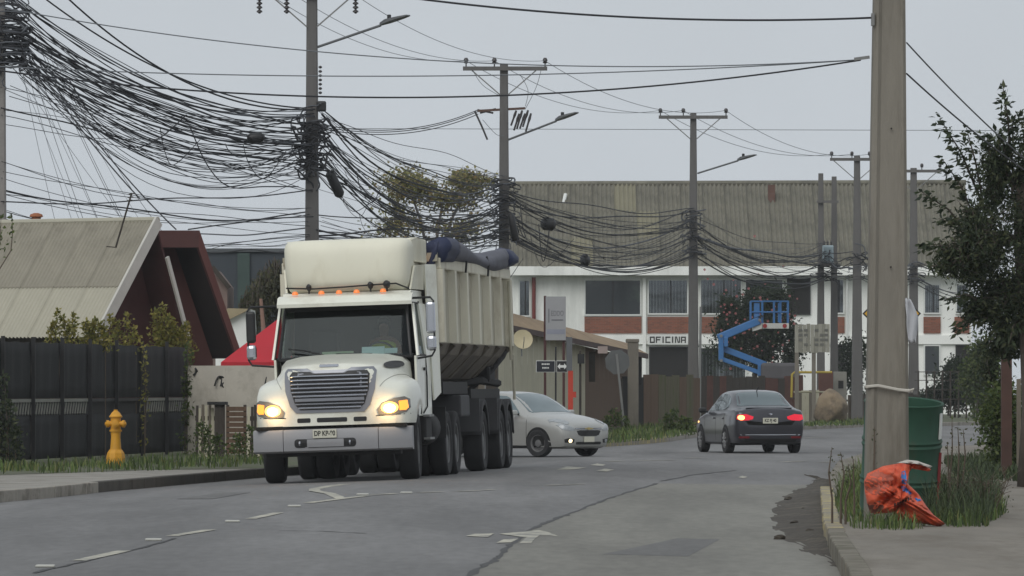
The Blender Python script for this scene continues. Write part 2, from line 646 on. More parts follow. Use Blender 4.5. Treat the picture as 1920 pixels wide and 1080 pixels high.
kerbs([(a, b) for a, b in Rk[2:8]], ZR, 0.36, lambda c: M_kerby if c.y > 59.5 else mat('kerb_mossy', rgb(116, 110, 98), 0.95, var=0.25, scale=3, col2=rgb(86, 82, 66), lo=0.46, hi=0.6), right)

# ---------------------------------------------------------------- painted markings and seams
def strip(pts, wid, m, name, z=0.006, wob=0.0):
    w3 = []
    dense = []
    for (a, b) in zip(pts[:-1], pts[1:]):
        for k in range(6):
            dense.append((a[0] + (b[0] - a[0]) * k / 6, a[1] + (b[1] - a[1]) * k / 6))
    dense.append(pts[-1])
    p = [G(*q) for q in dense]
    rows = []
    for i, q in enumerate(p):
        t = (p[min(i + 1, len(p) - 1)] - p[max(i - 1, 0)]).normalized()
        nn = Vector((-t.y, t.x, 0))
        j = rnd.uniform(-wob, wob)
        ww = wid * (1 + rnd.uniform(-1, 1) * (0.5 if wob else 0.06))
        rows.append([(*(q + nn * (ww / 2 + j)).xy, zr(q.x, q.y) + z), (*(q - nn * (ww / 2 - j)).xy, zr(q.x, q.y) + z)])
    return MB().grid(rows).build(name, m, road)
for a, b in (((148, 1052), (235, 1033)), ((322, 1006), (395, 995)), ((470, 977), (522, 967)), ((700, 936), (742, 933)), ((780, 931), (828, 929)),
             ((855, 928), (900, 926)), ((907, 925), (925, 924)), ((1025, 915), (1095, 912)), ((1135, 871), (1165, 870)),
             ((1190, 869), (1265, 867)), ((1287, 862), (1320, 861)), ((1467, 868), (1505, 866)), ((1535, 868), (1565, 867)), ((1508, 821), (1552, 820))):
    strip([a, b], 0.13 if a[1] > 900 else 0.22, M_paint, 'lane_dash')
strip([(578, 951), (610, 947), (642, 943), (690, 937)], 0.14, M_paint, 'island_line')
strip([(640, 943), (618, 934), (590, 926), (590, 921), (612, 916), (645, 911)], 0.16, M_paint, 'island_line')
def flat(polys, name, m=None, z=0.006):
    mb = MB()
    for poly in polys:
        g = [G(*q) for q in poly]
        mb.add([(p.x, p.y, zr(p.x, p.y) + z) for p in g], [tuple(range(len(poly)))])
    return mb.build(name, m or M_paint, road)
def lane_sheet(lft_, rgt_, name, m, z):
    rows = []
    for yy in np.linspace(0, 1, 60) ** 1.0:
        y = 1150 + (lft_[-1][1] - 1150) * yy
        xa = np.interp(-y, [-q[1] for q in lft_], [q[0] for q in lft_])
        xb = np.interp(-y, [-q[1] for q in rgt_], [q[0] for q in rgt_])
        row = []
        for t in np.linspace(0, 1, 14):
            g = G(xa + (xb - xa) * t, y)
            row.append((g.x, g.y, zr(g.x, g.y) + z))
        rows.append(row)
    return MB().grid(rows).build(name, m, road, smooth='all')
lane_sheet([(780, 1150), (866, 1090), (905, 1063), (925, 1052), (938, 1042), (958, 1022), (975, 1009), (1003, 990), (1030, 978), (1060, 968), (1100, 953), (1130, 941), (1180, 925), (1232, 909)],
           [(1640, 1150), (1612, 1090), (1575, 1020), (1562, 960), (1556, 909)], 'asphalt_lane', M_road2, 0.003)
flat([[(1130, 1040), (1270, 1010), (1350, 1012), (1290, 1044)], [(330, 935), (420, 922), (470, 924), (400, 938)]], 'asphalt_patch', M_road3, 0.0045)
flat([[(873, 1006), (890, 1002), (926, 1001), (915, 1008)],
      [(936, 1002), (1010, 995), (1026, 998), (1046, 1006), (1012, 1004), (1002, 1012), (996, 1019), (974, 1019), (988, 1008), (975, 1007)],
      [(930, 1019), (945, 1012), (972, 1011), (958, 1018)]], 'arrow_marking')
flat([[(1044, 887), (1062, 881), (1100, 883), (1074, 886)], [(1106, 878), (1120, 875), (1136, 877), (1128, 880)], [(1118, 888), (1134, 884), (1152, 886), (1138, 889)]], 'arrow_marking')
flat([[(1383, 897), (1392, 894), (1402, 896), (1394, 898)]], 'arrow_marking')
strip([(866, 1090), (905, 1063), (925, 1052), (938, 1042), (958, 1022), (975, 1009), (1003, 990), (1030, 978), (1060, 968), (1100, 953), (1130, 941), (1180, 925), (1232, 909)], 0.06, M_tar, 'tar_seam', 0.005, 0.02)
strip([(520, 996), (600, 997), (690, 1001)], 0.05, M_tar, 'tar_seam', 0.005, 0.02)
strip([(60, 1075), (150, 1055), (240, 1034), (330, 1010)], 0.04, M_tar, 'tar_seam', 0.005, 0.02)
strip([(1240, 905), (1300, 893), (1380, 884)], 0.05, M_tar, 'tar_seam', 0.005, 0.02)
for x, y in ((85, 1064), (288, 1014), (436, 982), (552, 957), (680, 936), (762, 932)):
    p = G(x, y)
    mb = MB().box((0, 0, 0.012), (0.16, 0.1, 0.024))
    q = mb.build('road_stud', M_stud, road, bevel=0.01)
    q.location = (p.x, p.y, zr(p.x, p.y))

# soil washed against the right-hand kerb
rows = []
for i in range(70):
    t = i / 69
    yy = 51 + t * 55
    # kerb x at this distance
    kx = np.interp(yy, [b for a, b in Rk[:9]], [a for a, b in Rk[:9]])
    row = []
    for j in range(26):
        u = j / 25
        wdt = 0.9 * math.sin(PI * min(1, max(0, t * 1.05 + 0.05))) ** 0.6 + 0.05
        x = kx + 0.1 - u * wdt
        h = 0.08 * (1 - u) ** 0.8 * math.sin(PI * t) + 0.02 * (rnd.random() - 0.55) * (1 - 0.6 * u) + 0.006 * math.sin(yy * 1.3 + u * 4) + 0.012 - 0.03 * u
        row.append((x, yy, h))
    rows.append(row)
tag(MB().grid(rows).build('soil', M_soil, smooth='all'), 'dark loose soil washed against the kerb beside the near pole', 'soil', kind='stuff')
# clods and litter on the soil
for k, (x, y) in enumerate(((1505, 960), (1490, 985), (1520, 1000), (1460, 1012), (1530, 940), (1478, 938))):
    p = G(x, y)
    bm = bmesh.new()
    bmesh.ops.create_icosphere(bm, subdivisions=2, radius=1)
    for v in bm.verts:
        v.co *= 1 + rnd.uniform(-0.25, 0.25)
    me = bpy.data.meshes.new('clod')
    bm.to_mesh(me)
    bm.free()
    me.materials.append(M_soil)
    o = inst('clod', me, None, (p.x, p.y, 0.02), (0, 0, k), (0.05 + 0.03 * rnd.random(), 0.05, 0.03))
    tag(o, 'small brown clod of earth lying on the soil by the kerb', 'clod', 'clods on the soil strip')

# grass
def scatter(poly_px, n, z, gen=None):
    xs_ = [p[0] for p in poly_px]
    ys_ = [p[1] for p in poly_px]
    out = []
    def inside(x, y):
        c = False
        j = len(poly_px) - 1
        for i in range(len(poly_px)):
            xi, yi = poly_px[i]
            xj, yj = poly_px[j]
            if (yi > y) != (yj > y) and x < (xj - xi) * (y - yi) / (yj - yi) + xi:
                c = not c
            j = i
        return c
    while len(out) < n:
        x, y = rnd.uniform(min(xs_), max(xs_)), rnd.uniform(min(ys_), max(ys_))
        if inside(x, y):
            g = G(x, y, z)
            out.append((g.x, g.y, z))
    return out
island = [(1566, 950), (1572, 968), (1600, 992), (1690, 995), (1760, 990), (1850, 988), (1890, 960), (1870, 930), (1780, 908), (1640, 902), (1590, 912)]
g1 = scatter(island, 6800, ZR)
g1 = [q for q in g1 if math.sin(q[0] * 9) + math.sin(q[1] * 1.7 + q[0] * 4) + rnd.uniform(-.4, 1.6) > 0]
tag(blades('grass_clump', g1, 0.17, M_grass, 0.7, 0.005), 'tufted green grass round the foot of the near pole', 'grass')
g2 = scatter([(1590, 912), (1570, 950), (1600, 972), (1640, 960), (1650, 900), (1610, 896)], 900, ZR)
tag(blades('tall_grass', g2, 0.36, M_grass, 0.7, 0.0045), 'taller seeding grass left of the near pole', 'grass')
g2b = scatter([(1745, 915), (1735, 960), (1860, 968), (1880, 940), (1840, 910)], 1100, ZR)
tag(blades('tall_grass', g2b, 0.32, M_grassd, 0.7, 0.005), 'dark rank grass behind the orange sack', 'grass')
g3 = scatter([(-20, 878), (60, 874), (200, 868), (330, 862), (420, 864), (500, 862), (520, 872), (380, 880), (240, 884), (100, 888), (-20, 890)], 3000, ZL)
g3 = [q for q in g3 if math.sin(q[0] * 3.1 + q[1] * .9) + math.sin(q[0] * 7.3) * .7 + rnd.uniform(-.6, .9) > 0]
tag(blades('grass_strip', g3, 0.17, M_grass, 0.5, 0.009), 'strip of green grass along the foot of the black fence', 'grass')
g4 = scatter([(1770, 868), (1850, 862), (1940, 858), (1940, 905), (1860, 900), (1790, 892)], 3000, ZR)
tag(blades('verge_grass', g4, 0.2, M_grassd, 0.5, 0.01), 'short dark verge grass below the right-hand shrub', 'grass')
g5 = scatter([(1100, 834), (1180, 800), (1290, 800), (1310, 812), (1240, 824), (1130, 833)], 1700, ZF)
tag(blades('roadside_grass', g5, 0.2, M_grass, 0.5, 0.014), 'rough grass on the far verge by the leaning sign', 'grass')
g6 = scatter([(1500, 800), (1540, 790), (1640, 786), (1640, 797)], 900, ZF)
tag(blades('boulder_grass', g6, 0.14, M_grass, 0.5, 0.016), 'low grass around the big boulder', 'grass')
g7 = scatter([(1728, 985), (1740, 962), (1800, 955), (1870, 965), (1850, 988)], 700, ZR)
tag(blades('tall_grass', g7, 0.42, M_grassd, 0.7, 0.005), 'tall dark weeds growing up in front of the green drum', 'grass')
# dry twiggy weed beside the drum
wd = thing('dry_weed', 'leafless dry twiggy weed right of the orange sack', 'weed', (0, 0, 0))
mb = MB()
base = G(1825, 968, ZR)
for k in range(60):
    a = base + Vector((rnd.uniform(-0.3, 0.22), rnd.uniform(-0.3, 0.5), 0))
    az = rnd.uniform(0, 2 * PI)
    l = rnd.uniform(0.25, 0.55)
    b = a + Vector((math.cos(az) * l * 0.45, math.sin(az) * l * 0.3, l * 0.75))
    mid = (a + b) / 2 + Vector((rnd.uniform(-.05, .05), 0, 0.03))
    mb.tube([a, mid, b], [0.006, 0.005, 0.003], 4)
    for q in range(3):
        e = mid + (b - mid) * rnd.random()
        mb.tube([e, e + Vector((rnd.uniform(-.14, .14), rnd.uniform(-.1, .1), rnd.uniform(.02, .16)))], [0.004, 0.002], 4)
mb.build('stems', M_twig, wd)['kind'] = 'stuff'
wl = []
for k in range(500):
    wl.append(base + Vector((rnd.gauss(-0.05, 0.2), rnd.gauss(0, 0.2), abs(rnd.gauss(0.2, 0.14)))))
leaf_mesh('leaf_sprays', wl, 0.035, mat('weed_leaf', rgb(80, 82, 60), 0.8, island=[rgb(70, 64, 50), rgb(74, 82, 50), rgb(98, 92, 74)]), wd)
# ---------------------------------------------------------------- buildings
M_wwall = mat('white_render', rgb(238, 239, 234), 0.85, var=0.06, scale=0.6, col2=rgb(196, 198, 192), lo=0.5, hi=0.75, streak=(1.5, 1.5, 0.3))
M_brick = mat('brick_panel', rgb(134, 82, 62), 0.9, var=0.2, scale=3, bump=0.2)
M_roofbig = mat('cement_sheet', rgb(120, 117, 104), 0.95, var=0.2, scale=0.6, col2=rgb(92, 90, 80), lo=0.42, hi=0.62, streak=(2.2, 2.2, 0.35))
M_roofpatch = mat('new_sheet', rgb(130, 126, 106), 0.9, var=0.15, scale=1)
M_winframe = mat('window_frame_white', rgb(214, 216, 212), 0.6, var=0.05)
M_glassd = mat('window_glass', rgb(36, 42, 44), 0.06, var=0.1, scale=0.8, col2=rgb(60, 72, 62), lo=0.5, hi=0.62, spec=0.7)
M_curtain = mat('curtain', rgb(134, 134, 132), 0.9, var=0.18, scale=4, streak=(3, 3, 0.05))
M_dark = mat('dark_void', rgb(34, 33, 32), 0.9, var=0.2)
M_black = mat('black_paint', rgb(26, 26, 26), 0.6, var=0.1)
M_drain = mat('red_drainpipe', rgb(110, 44, 40), 0.6)
M_wood = mat('grey_wood', rgb(112, 104, 92), 0.95, var=0.25, scale=3, streak=(5, 5, 0.5), bump=0.3)
M_woodd = mat('dark_wood', rgb(66, 60, 54), 0.95, var=0.3, scale=3, streak=(5, 5, 0.5), bump=0.3)
M_woodb = mat('brown_wood', rgb(98, 78, 62), 0.95, var=0.25, scale=3, streak=(5, 5, 0.5), bump=0.3)
M_conc = mat('old_concrete', rgb(122, 116, 106), 0.95, var=0.18, scale=1.2, col2=rgb(96, 91, 82), lo=0.48, hi=0.64, bump=0.3, bscale=20, streak=(1.6, 1.6, 0.5))
M_pole = mat('pole_concrete', rgb(98, 96, 94), 0.9, var=0.15, scale=2, streak=(2, 2, 0.3))
M_steel = mat('galvanised', rgb(128, 128, 126), 0.5, 0.4, var=0.15)
M_maroon = mat('maroon_board', rgb(86, 50, 46), 0.85, var=0.16, scale=1.5, streak=(1, 1, 0.3))
M_maroond = mat('maroon_trim', rgb(78, 47, 44), 0.8, var=0.15)
M_beige = mat('beige_siding', rgb(182, 176, 154), 0.9, var=0.12, scale=1)
M_tinroof = mat('aged_tin', rgb(143, 138, 124), 0.75, 0.0, var=0.14, scale=1.2, col2=rgb(124, 119, 106), lo=0.5, hi=0.65, streak=(1.2, 1.2, 0.5))
M_tinroof2 = mat('cleaner_tin', rgb(168, 164, 148), 0.7, var=0.1, scale=1.2)
M_barge = mat('bargeboard_white', rgb(190, 188, 180), 0.8, var=0.12)

def corrugated(L, W, pitch, amp, n_per=4):
    """sheet of length L (local y) and width W (local x), waves across x; thickness is real"""
    mb = MB()
    k = max(2, int(round(W / pitch)) * n_per)
    top, bot = [], []
    for j in range(k + 1):
        x = W * j / k
        z = amp * math.cos(2 * PI * x / pitch)
        top.append((x, z))
    rows = [[(x, 0, z + 0.004) for x, z in top], [(x, L, z + 0.004) for x, z in top]]
    mb.grid(rows)
    mb.grid([[(x, 0, z - 0.004) for x, z in top], [(x, L, z - 0.004) for x, z in top]])
    mb.grid([[(x, 0, z - 0.004) for x, z in top], [(x, 0, z + 0.004) for x, z in top]])
    return mb
def sheet_roof(parent, origin, u, v, W, L, sw, sl, pitch, amp, m, patch=None, pm=None, lap=0.12):
    """sheets laid in rows from eave to ridge: u along the eave, v up the slope"""
    u, v = Vector(u).normalized(), Vector(v).normalized()
    n_ = u.cross(v).normalized()
    if n_.z < 0:
        n_ = -n_
    Mx = Matrix((u, v, n_)).transposed().to_4x4()
    nc, nr = max(1, int(round(W / sw))), max(1, int(round(L / sl)))
    sw, sl = W / nc, L / nr
    tmp = corrugated(sl + lap, sw - 0.006, pitch, amp).build('roof_sheet', m, parent, smooth='all', fix=False)
    me = tmp.data
    bpy.data.objects.remove(tmp)
    me2 = None
    if pm:
        me2 = me.copy()
        me2.materials.clear()
        me2.materials.append(pm)
    for r in range(nr):
        for c in range(nc):
            o = inst('roof_sheet', me2 if (patch and (r, c) in patch) else me, parent)
            j = rnd.uniform(-0.004, 0.004)
            o.matrix_local = Matrix.Translation(Vector(origin) + u * (c * sw) + v * (r * sl) + n_ * (0.02 - 0.012 * (r % 2) + j)) @ Mx
    return nr, nc

# --- the office block at the back
DB = 300.0
sB = F / DB
def B(x, y, dy=0.0):
    return P(x, y, DB) + Vector((0, dy, 0))
xl, xr = P(944, 0, DB).x, P(1828, 0, DB).x
z_eave = P(0, 503, DB).z
ob = thing('office_building', 'long white two-storey office block with brick panels and a huge grey corrugated roof', 'building', (0, 0, 0))
xw_l, xw_r = P(950, 0, DB).x, P(1822, 0, DB).x
MB().box(((xw_l + xw_r) / 2, DB + 7.2, z_eave / 2), (xw_r - xw_l, 14, z_eave)).build('wall', M_wwall, ob)
run = 6.6
ridge_z = P(0, 346, DB + run).z
slope = Vector((0, run + 0.5, ridge_z - z_eave))
patches = {(2, 5), (1, 6), (0, 3)}
sheet_roof(ob, (xl, DB - 0.5, z_eave + 0.02), (1, 0, 0), slope, xr - xl, slope.length, 1.05, slope.length / 3, 0.21, 0.07, M_roofbig, patches, M_roofpatch)
MB().add([(xl, DB + run, ridge_z - 0.05), (xr, DB + run, ridge_z - 0.05), (xr, DB + 2 * run + .5, z_eave), (xl, DB + 2 * run + .5, z_eave)], [(0, 1, 2, 3)]).build('back_slope', M_roofbig, ob, solid=0.05)
MB().tube([(xl - .05, DB + run, ridge_z + 0.03), (xr + .05, DB + run, ridge_z + 0.1)], 0.13, 8).build('ridge_cap', M_roofbig, ob)
for sx in (xw_l + 0.05, xw_r - 0.05):
    MB().add([(sx, DB + .2, z_eave), (sx, DB + 2 * run - .2, z_eave), (sx, DB + run, ridge_z - 0.2)], [(0, 1, 2)]).build('gable_wall', M_wwall, ob, solid=0.1)
MB().box(((xl + xr) / 2, DB - 0.62, z_eave - 0.13), (xr - xl, 0.16, 0.42)).build('fascia', M_wwall, ob)
# chimney stain and vent
MB().box(B(1455, 358, run - 1.4), (0.34, 0.3, 0.9)).build('roof_vent', mat('rust_red', rgb(98, 72, 62), 0.9), ob)
MB().tube([B(1062, 358, run - 1.2), B(1058, 376, run - 1.6)], 0.09, 8).build('roof_pipe', M_winframe, ob)

FY = DB + 0.2          # wall face
def opening(x0, x1, y0, y1, kind, sills=True):
    a, b = B(x0, y1), B(x1, y0)
    cx, cz, wx, wz = (a.x + b.x) / 2, (a.z + b.z) / 2, b.x - a.x, b.z - a.z
    m = {'glass': M_glassd, 'curtain': M_curtain, 'dark': M_dark}[kind]
    wf = MB()
    fw = 0.07
    for (px, pz, sx, sz) in ((cx, b.z - fw / 2, wx, fw), (cx, a.z + fw / 2, wx, fw), (a.x + fw / 2, cz, fw, wz - 2 * fw), (b.x - fw / 2, cz, fw, wz - 2 * fw)):
        wf.box((px, FY - 0.05, pz), (sx, 0.12, sz))
    w_ = wf.build('window', M_winframe if kind != 'dark' else M_black, ob)
    if kind == 'curtain':
        n = max(6, int(wx / 0.16))
        rows = [[], []]
        for i in range(n * 2 + 1):
            x = a.x + fw + (wx - 2 * fw) * i / (n * 2)
            yy = FY - 0.012 + (0.02 if i % 2 else -0.02)
            rows[0].append((x, yy, a.z + fw))
            rows[1].append((x, yy, b.z - fw))
        MB().grid(rows).build('curtain', m, w_, smooth=True)
        MB().box((cx, FY - 0.06, cz), (wx - 2 * fw, 0.008, wz - 2 * fw)).build('pane', glass_mat('clear_pane', (0.6, 0.62, 0.62)), w_)
        MB().box((cx + wx * 0.07, FY - 0.07, cz), (0.05, 0.06, wz - 2 * fw)).build('mullion', M_black, w_)
    else:
        MB().box((cx, FY - 0.03, cz), (wx - 2 * fw, 0.02, wz - 2 * fw)).build('pane', m, w_)
        if wx > 1.5 and kind == 'glass':
            MB().box((cx, FY - 0.05, cz), (0.05, 0.05, wz - 2 * fw)).build('mullion', M_black, w_)
    return w_
def spandrel(x0, x1, y0, y1):
    a, b = B(x0, y1), B(x1, y0)
    pn = MB().box(((a.x + b.x) / 2, FY - 0.04, (a.z + b.z) / 2), (b.x - a.x, 0.1, b.z - a.z)).build('brick_panel', M_brick, ob)
    t = M_brick.node_tree
    return pn
# brick courses too fine to see singly at this distance: coursing in the material only
t = M_brick.node_tree
bt = t.nodes.new('ShaderNodeTexBrick')
bt.inputs['Scale'].default_value = 1.0
bt.inputs['Brick Width'].default_value = 0.24
bt.inputs['Row Height'].default_value = 0.08
bt.inputs['Mortar Size'].default_value = 0.008
bt.inputs['Color1'].default_value = (*rgb(138, 82, 62), 1)
bt.inputs['Color2'].default_value = (*rgb(112, 68, 54), 1)
bt.inputs['Mortar'].default_value = (*rgb(120, 100, 86), 1)
tc = [k for k in t.nodes if k.type == 'TEX_COORD'][0]
mp = t.nodes.new('ShaderNodeMapping')
mp.inputs['Rotation'].default_value = (math.radians(90), 0, 0)
t.links.new(tc.outputs['Object'], mp.inputs[0])
t.links.new(mp.outputs[0], bt.inputs['Vector'])
t.links.new(bt.outputs['Color'], t.nodes['Principled BSDF'].inputs['Base Color'])

opening(972, 995, 524, 594, 'curtain')
opening(1095, 1203, 523, 592, 'glass')
opening(1214, 1291, 523, 590, 'curtain')
opening(1312, 1392, 522, 590, 'curtain')
opening(1396, 1470, 522, 590, 'glass')
opening(1476, 1520, 522, 590, 'dark')
opening(1560, 1584, 522, 589, 'curtain')
opening(1732, 1764, 532, 589, 'curtain')
opening(1792, 1818, 532, 589, 'curtain')
for x0, x1 in ((1096, 1203), (1214, 1291), (1312, 1392), (1396, 1470), (1560, 1584), (1732, 1764), (1790, 1818)):
    spandrel(x0, x1, 594, 625)
opening(1217, 1291, 650, 712, 'dark')
opening(1312, 1400, 650, 712, 'curtain')
opening(1560, 1584, 645, 700, 'dark')
opening(1732, 1764, 646, 704, 'glass')
opening(1792, 1818, 646, 704, 'dark')
for x in (1208, 1301):                         # white pilasters
    a = B(x, 740)
    MB().box((a.x, FY - 0.1, z_eave / 2 - 0.2), (0.16 if x < 1250 else 0.24, 0.22, z_eave - 0.5)).build('pilaster', M_wwall, ob)
MB().box(((xw_l + xw_r) / 2, FY - 0.07, B(0, 637).z), (xw_r - xw_l - 0.2, 0.15, 0.42)).build('string_course', M_wwall, ob)
MB().tube([B(1001, 520, -0.1), B(1001, 640, -0.1)], 0.09, 8).build('drainpipe', M_drain, ob)
MB().tube([B(1588, 515, -0.1), B(1588, 690, -0.1)], 0.06, 8).build('drainpipe', M_winframe, ob)
bd = thing('office_sign', 'white board reading OFICINA in black block capitals over the dark doorway', 'sign', B(1254, 637, -0.12))
MB().box((0, 0, 0), (1.98, 0.06, 0.46)).build('board', M_winframe, bd)
STK = {'O': [(0, 0, 1, .2), (0, .8, 1, 1), (0, .2, .24, .8), (.76, .2, 1, .8)], 'F': [(0, 0, .24, 1), (.24, .8, 1, 1), (.24, .4, .85, .6)], 'I': [(.3, 0, .7, 1)],
       'C': [(0, 0, 1, .2), (0, .8, 1, 1), (0, .2, .24, .8)], 'N': [(0, 0, .22, 1), (.78, 0, 1, 1)], 'A': [(0, 0, .24, 1), (.76, 0, 1, 1), (.24, .8, .76, 1), (.24, .35, .76, .52)]}
xq = -0.9
for chx in 'OFICINA':
    wq_ = 0.12 if chx == 'I' else 0.235
    mbl = MB()
    for x0, z0, x1, z1 in STK[chx]:
        if chx == 'I':
            x0, x1 = 0.25, 0.75
        mbl.box((xq + (x0 + x1) / 2 * wq_, -0.036, -0.15 + (z0 + z1) / 2 * 0.3), ((x1 - x0) * wq_, 0.012, (z1 - z0) * 0.3))
    if chx == 'N':
        mbl.prism([(xq + .2 * wq_, -0.042, .15), (xq + .42 * wq_, -0.042, .15), (xq + .8 * wq_, -0.042, -.15), (xq + .58 * wq_, -0.042, -.15)], (0, 0.01, 0))
    mbl.build('letter', M_black, bd)
    xq += wq_ + 0.048

# --- low shed with the tan roof in front of it
sh = thing('roadside_shed', 'low beige timber shed with a long sloping tan sheet roof', 'shed')
A1, A2 = P(948, 607, 178), P(1214, 663, 212)
Bq1, Bq2 = P(948, 584, 182), P(1176, 643, 216)
n = 14
for k in range(n):
    t0, t1 = k / n, (k + 1) / n
    MB().add([A1.lerp(A2, t0), A1.lerp(A2, t1), Bq1.lerp(Bq2, t1), Bq1.lerp(Bq2, t0)], [(0, 1, 2, 3)]).build('roof_sheet', mat('tan_sheet', rgb(150, 128, 100), 0.9, var=0.2, scale=1.4, col2=rgb(120, 98, 76), lo=0.5, hi=0.64), sh, solid=0.04 + 0.01 * (k % 2))
MB().bar(A1 + Vector((0, -.03, -0.09)), A2 + Vector((0, -.03, -0.09)), 0.06, 0.16).build('fascia', mat('dark_fascia', rgb(70, 50, 44), 0.8), sh)
w1, w2 = A1 + Vector((-0.2, 0.6, -0.1)), A2 + Vector((-0.55, 0.6, -0.1))
n = 26
for k in range(n):
    a, b = w1.lerp(w2, k / n), w1.lerp(w2, (k + 1) / n - 0.0004)
    mm = M_beige if k < 16 else M_woodb
    MB().prism([(a.x, a.y, 0.05), (b.x, b.y, 0.05), (b.x, b.y, b.z), (a.x, a.y, a.z)], (0, 0.06 + 0.015 * (k % 2), 0)).build('siding_board', mm, sh)
# window and door of the shed
for x0, x1, y0, y1, m in ((1110, 1122, 660, 716, M_woodd), (1200, 1207, 668, 720, M_black)):
    t = (x0 - 948) / 266
    q = w1.lerp(w2, t)
    MB().box((P(x0, 0, q.y).x, q.y - 0.06, P(0, (y0 + y1) / 2, q.y).z), ((x1 - x0) / F * q.y, 0.06, (y1 - y0) / F * q.y)).build('door', m, sh)
q = P(782, 0, 190)
MB().box(P(1130, 656, 196), (0.3, 0.04, 0.22)).build('meter_box', mat('pale_pink', rgb(168, 152, 146), 0.8), sh)
# satellite dish
dz = thing('satellite_dish', 'round cream satellite dish on the shed wall right of the dump trailer', 'dish', P(980, 637, 177), (math.radians(75), 0, math.radians(8)))
MB().lathe([(0.0, 0.0), (0.1, 0.006), (0.2, 0.028), (0.275, 0.055), (0.278, 0.05), (0.2, 0.02), (0.0, -0.01)], 28).build('reflector', mat('dish_cream', rgb(192, 180, 146), 0.6, var=0.1), dz, smooth=True)
MB().tube([(0, -0.25, 0.04), (0, -0.1, 0.26), (0, 0, 0.3)], 0.012, 6).build('feed_arm', M_steel, dz)
MB().tube([(0, 0, -0.01), (0, -0.05, -0.25), (0, -0.4, -0.3)], 0.02, 6).build('mount', M_steel, dz)

# --- board fences on the far side
def plank_fence(name, label, a, b, z0, h, n, mats, parent=None, gap=0.012, rails=True, hv=0.05, group=None, skip=()):
    a, b = Vector((a[0], a[1], 0)), Vector((b[0], b[1], 0))
    u = (b - a).normalized()
    L = (b - a).length
    nn = Vector((u.y, -u.x, 0))
    th = thing(name, label, 'fence', (a.x, a.y, z0), (0, 0, math.atan2(u.y, u.x)), group)
    wd = L / n
    for k in range(n):
        if k in skip:
            continue
        hh = h + rnd.uniform(-hv, hv)
        o = MB().box(((k + 0.5) * wd, rnd.uniform(-0.01, 0.01), hh / 2), (wd - gap, 0.025, hh)).build('plank', mats[rnd.randrange(len(mats))], th)
        o.rotation_euler = (0, rnd.uniform(-0.01, 0.01), 0)
    if rails:
        for z in (0.3, h - 0.25):
            MB().box((L / 2, 0.05, z), (L, 0.05, 0.09)).build('rail', M_woodd, th)
    return th
M_mossy = mat('mossy_boards', rgb(92, 86, 66), 0.95, var=0.25, scale=2, col2=rgb(78, 82, 48), lo=0.5, hi=0.62, streak=(3, 3, 0.6))
plank_fence('plank_fence', 'tall dark plank fence behind the silver car', (P(940, 0, 202).x, 202), (P(1075, 0, 206).x, 206), ZF, 1.98, 11, [M_woodd, M_wood, M_woodd])
plank_fence('plank_fence', 'long grey plank fence seen under the dump trailer', (P(700, 0, 203).x, 203), (P(936, 0, 202).x, 202), ZF, 1.9, 18, [M_woodd, M_wood])
plank_fence('plank_fence', 'blackened plank fence behind the leaning sign', (P(1090, 0, 207).x, 207), (P(1206, 0, 211).x, 211), ZF, 1.62, 9, [M_woodd, M_dark])
plank_fence('plank_fence', 'mossy brown plank fence below the OFICINA board', (P(1207, 0, 212).x, 212), (P(1312, 0, 218).x, 218), ZF, 1.7, 8, [M_mossy, M_woodb, M_mossy])
plank_fence('plank_fence', 'low reddish fence behind the dark sedan', (P(1312, 0, 240).x, 240), (P(1506, 0, 246).x, 246), ZF, 1.7, 16, [mat('red_boards', rgb(92, 62, 54), 0.95, var=0.3, scale=2), M_woodd])
plank_fence('plank_fence', 'weathered pale low fence left of the boulder', (P(1490, 0, 242).x, 242), (P(1536, 0, 243).x, 243), ZF, 1.15, 7, [M_wood, M_beige])
plank_fence('plank_fence', 'low grey fence left of the white kerb at right', (P(1590, 0, 258).x, 258), (P(1722, 0, 262).x, 262), ZF, 1.0, 14, [M_woodd, M_wood])
# wire fence at the right with its dark hedge
wf = thing('wire_fence', 'dark wire fence with thin posts in front of the right end of the office block', 'fence', (0, 0, 0))
for k in range(9):
    x = 1722 + k * 15
    a = P(x, 0, 266)
    MB().tube([(a.x, 266, ZF), (a.x, 266, 2.1)], 0.035, 6).build('post', M_woodd, wf)
for z in (0.5, 0.9, 1.3, 1.7, 2.05):
    MB().tube([(P(1715, 0, 266).x, 266, z), (P(1850, 0, 266).x, 266, z)], 0.018, 5).build('wire', M_woodd, wf)

# --- left: house with the tin roof
hs1 = thing('tin_roof_house', 'small house with a steep pale corrugated tin roof and white bargeboards', 'house')
U = Vector((0.83, -0.56, 0)).normalized()
V = Vector((-U.y, U.x, 0)) * -1                # towards the road
V = Vector((-0.56, -0.83, 0)).normalized()
R1 = P(293, 416, 136)
zE = 2.5
drop = R1.z - zE
LEN = 9.0
near = V * 2.12
E1 = R1 + near + Vector((0, 0, -drop))
R0, E0 = R1 - U * LEN, E1 - U * LEN
vv = R1 - E1
Lh = vv.length
sheet_roof(hs1, E0, U, vv, LEN, Lh * 0.44, 0.9, Lh * 0.44, 0.1, 0.03, M_tinroof2, lap=0.0)
sheet_roof(hs1, E0 + vv * 0.42 + Vector((0, 0, 0.03)), U, vv, LEN, Lh * 0.58, 0.9, Lh * 0.58, 0.1, 0.03, M_tinroof, lap=0.0)
E2 = R1 + V * -1.07 + Vector((0, 0, -drop))
MB().add([R1, R0, E2 - U * LEN, E2], [(0, 1, 2, 3)]).build('back_slope', mat('maroon_dark_wall', rgb(70, 38, 36), 0.9), hs1, solid=0.05)
MB().tube([R0 + Vector((0, 0, .04)), R1 + U * 0.05 + Vector((0, 0, .04))], 0.07, 8).build('ridge_cap', M_tinroof2, hs1)
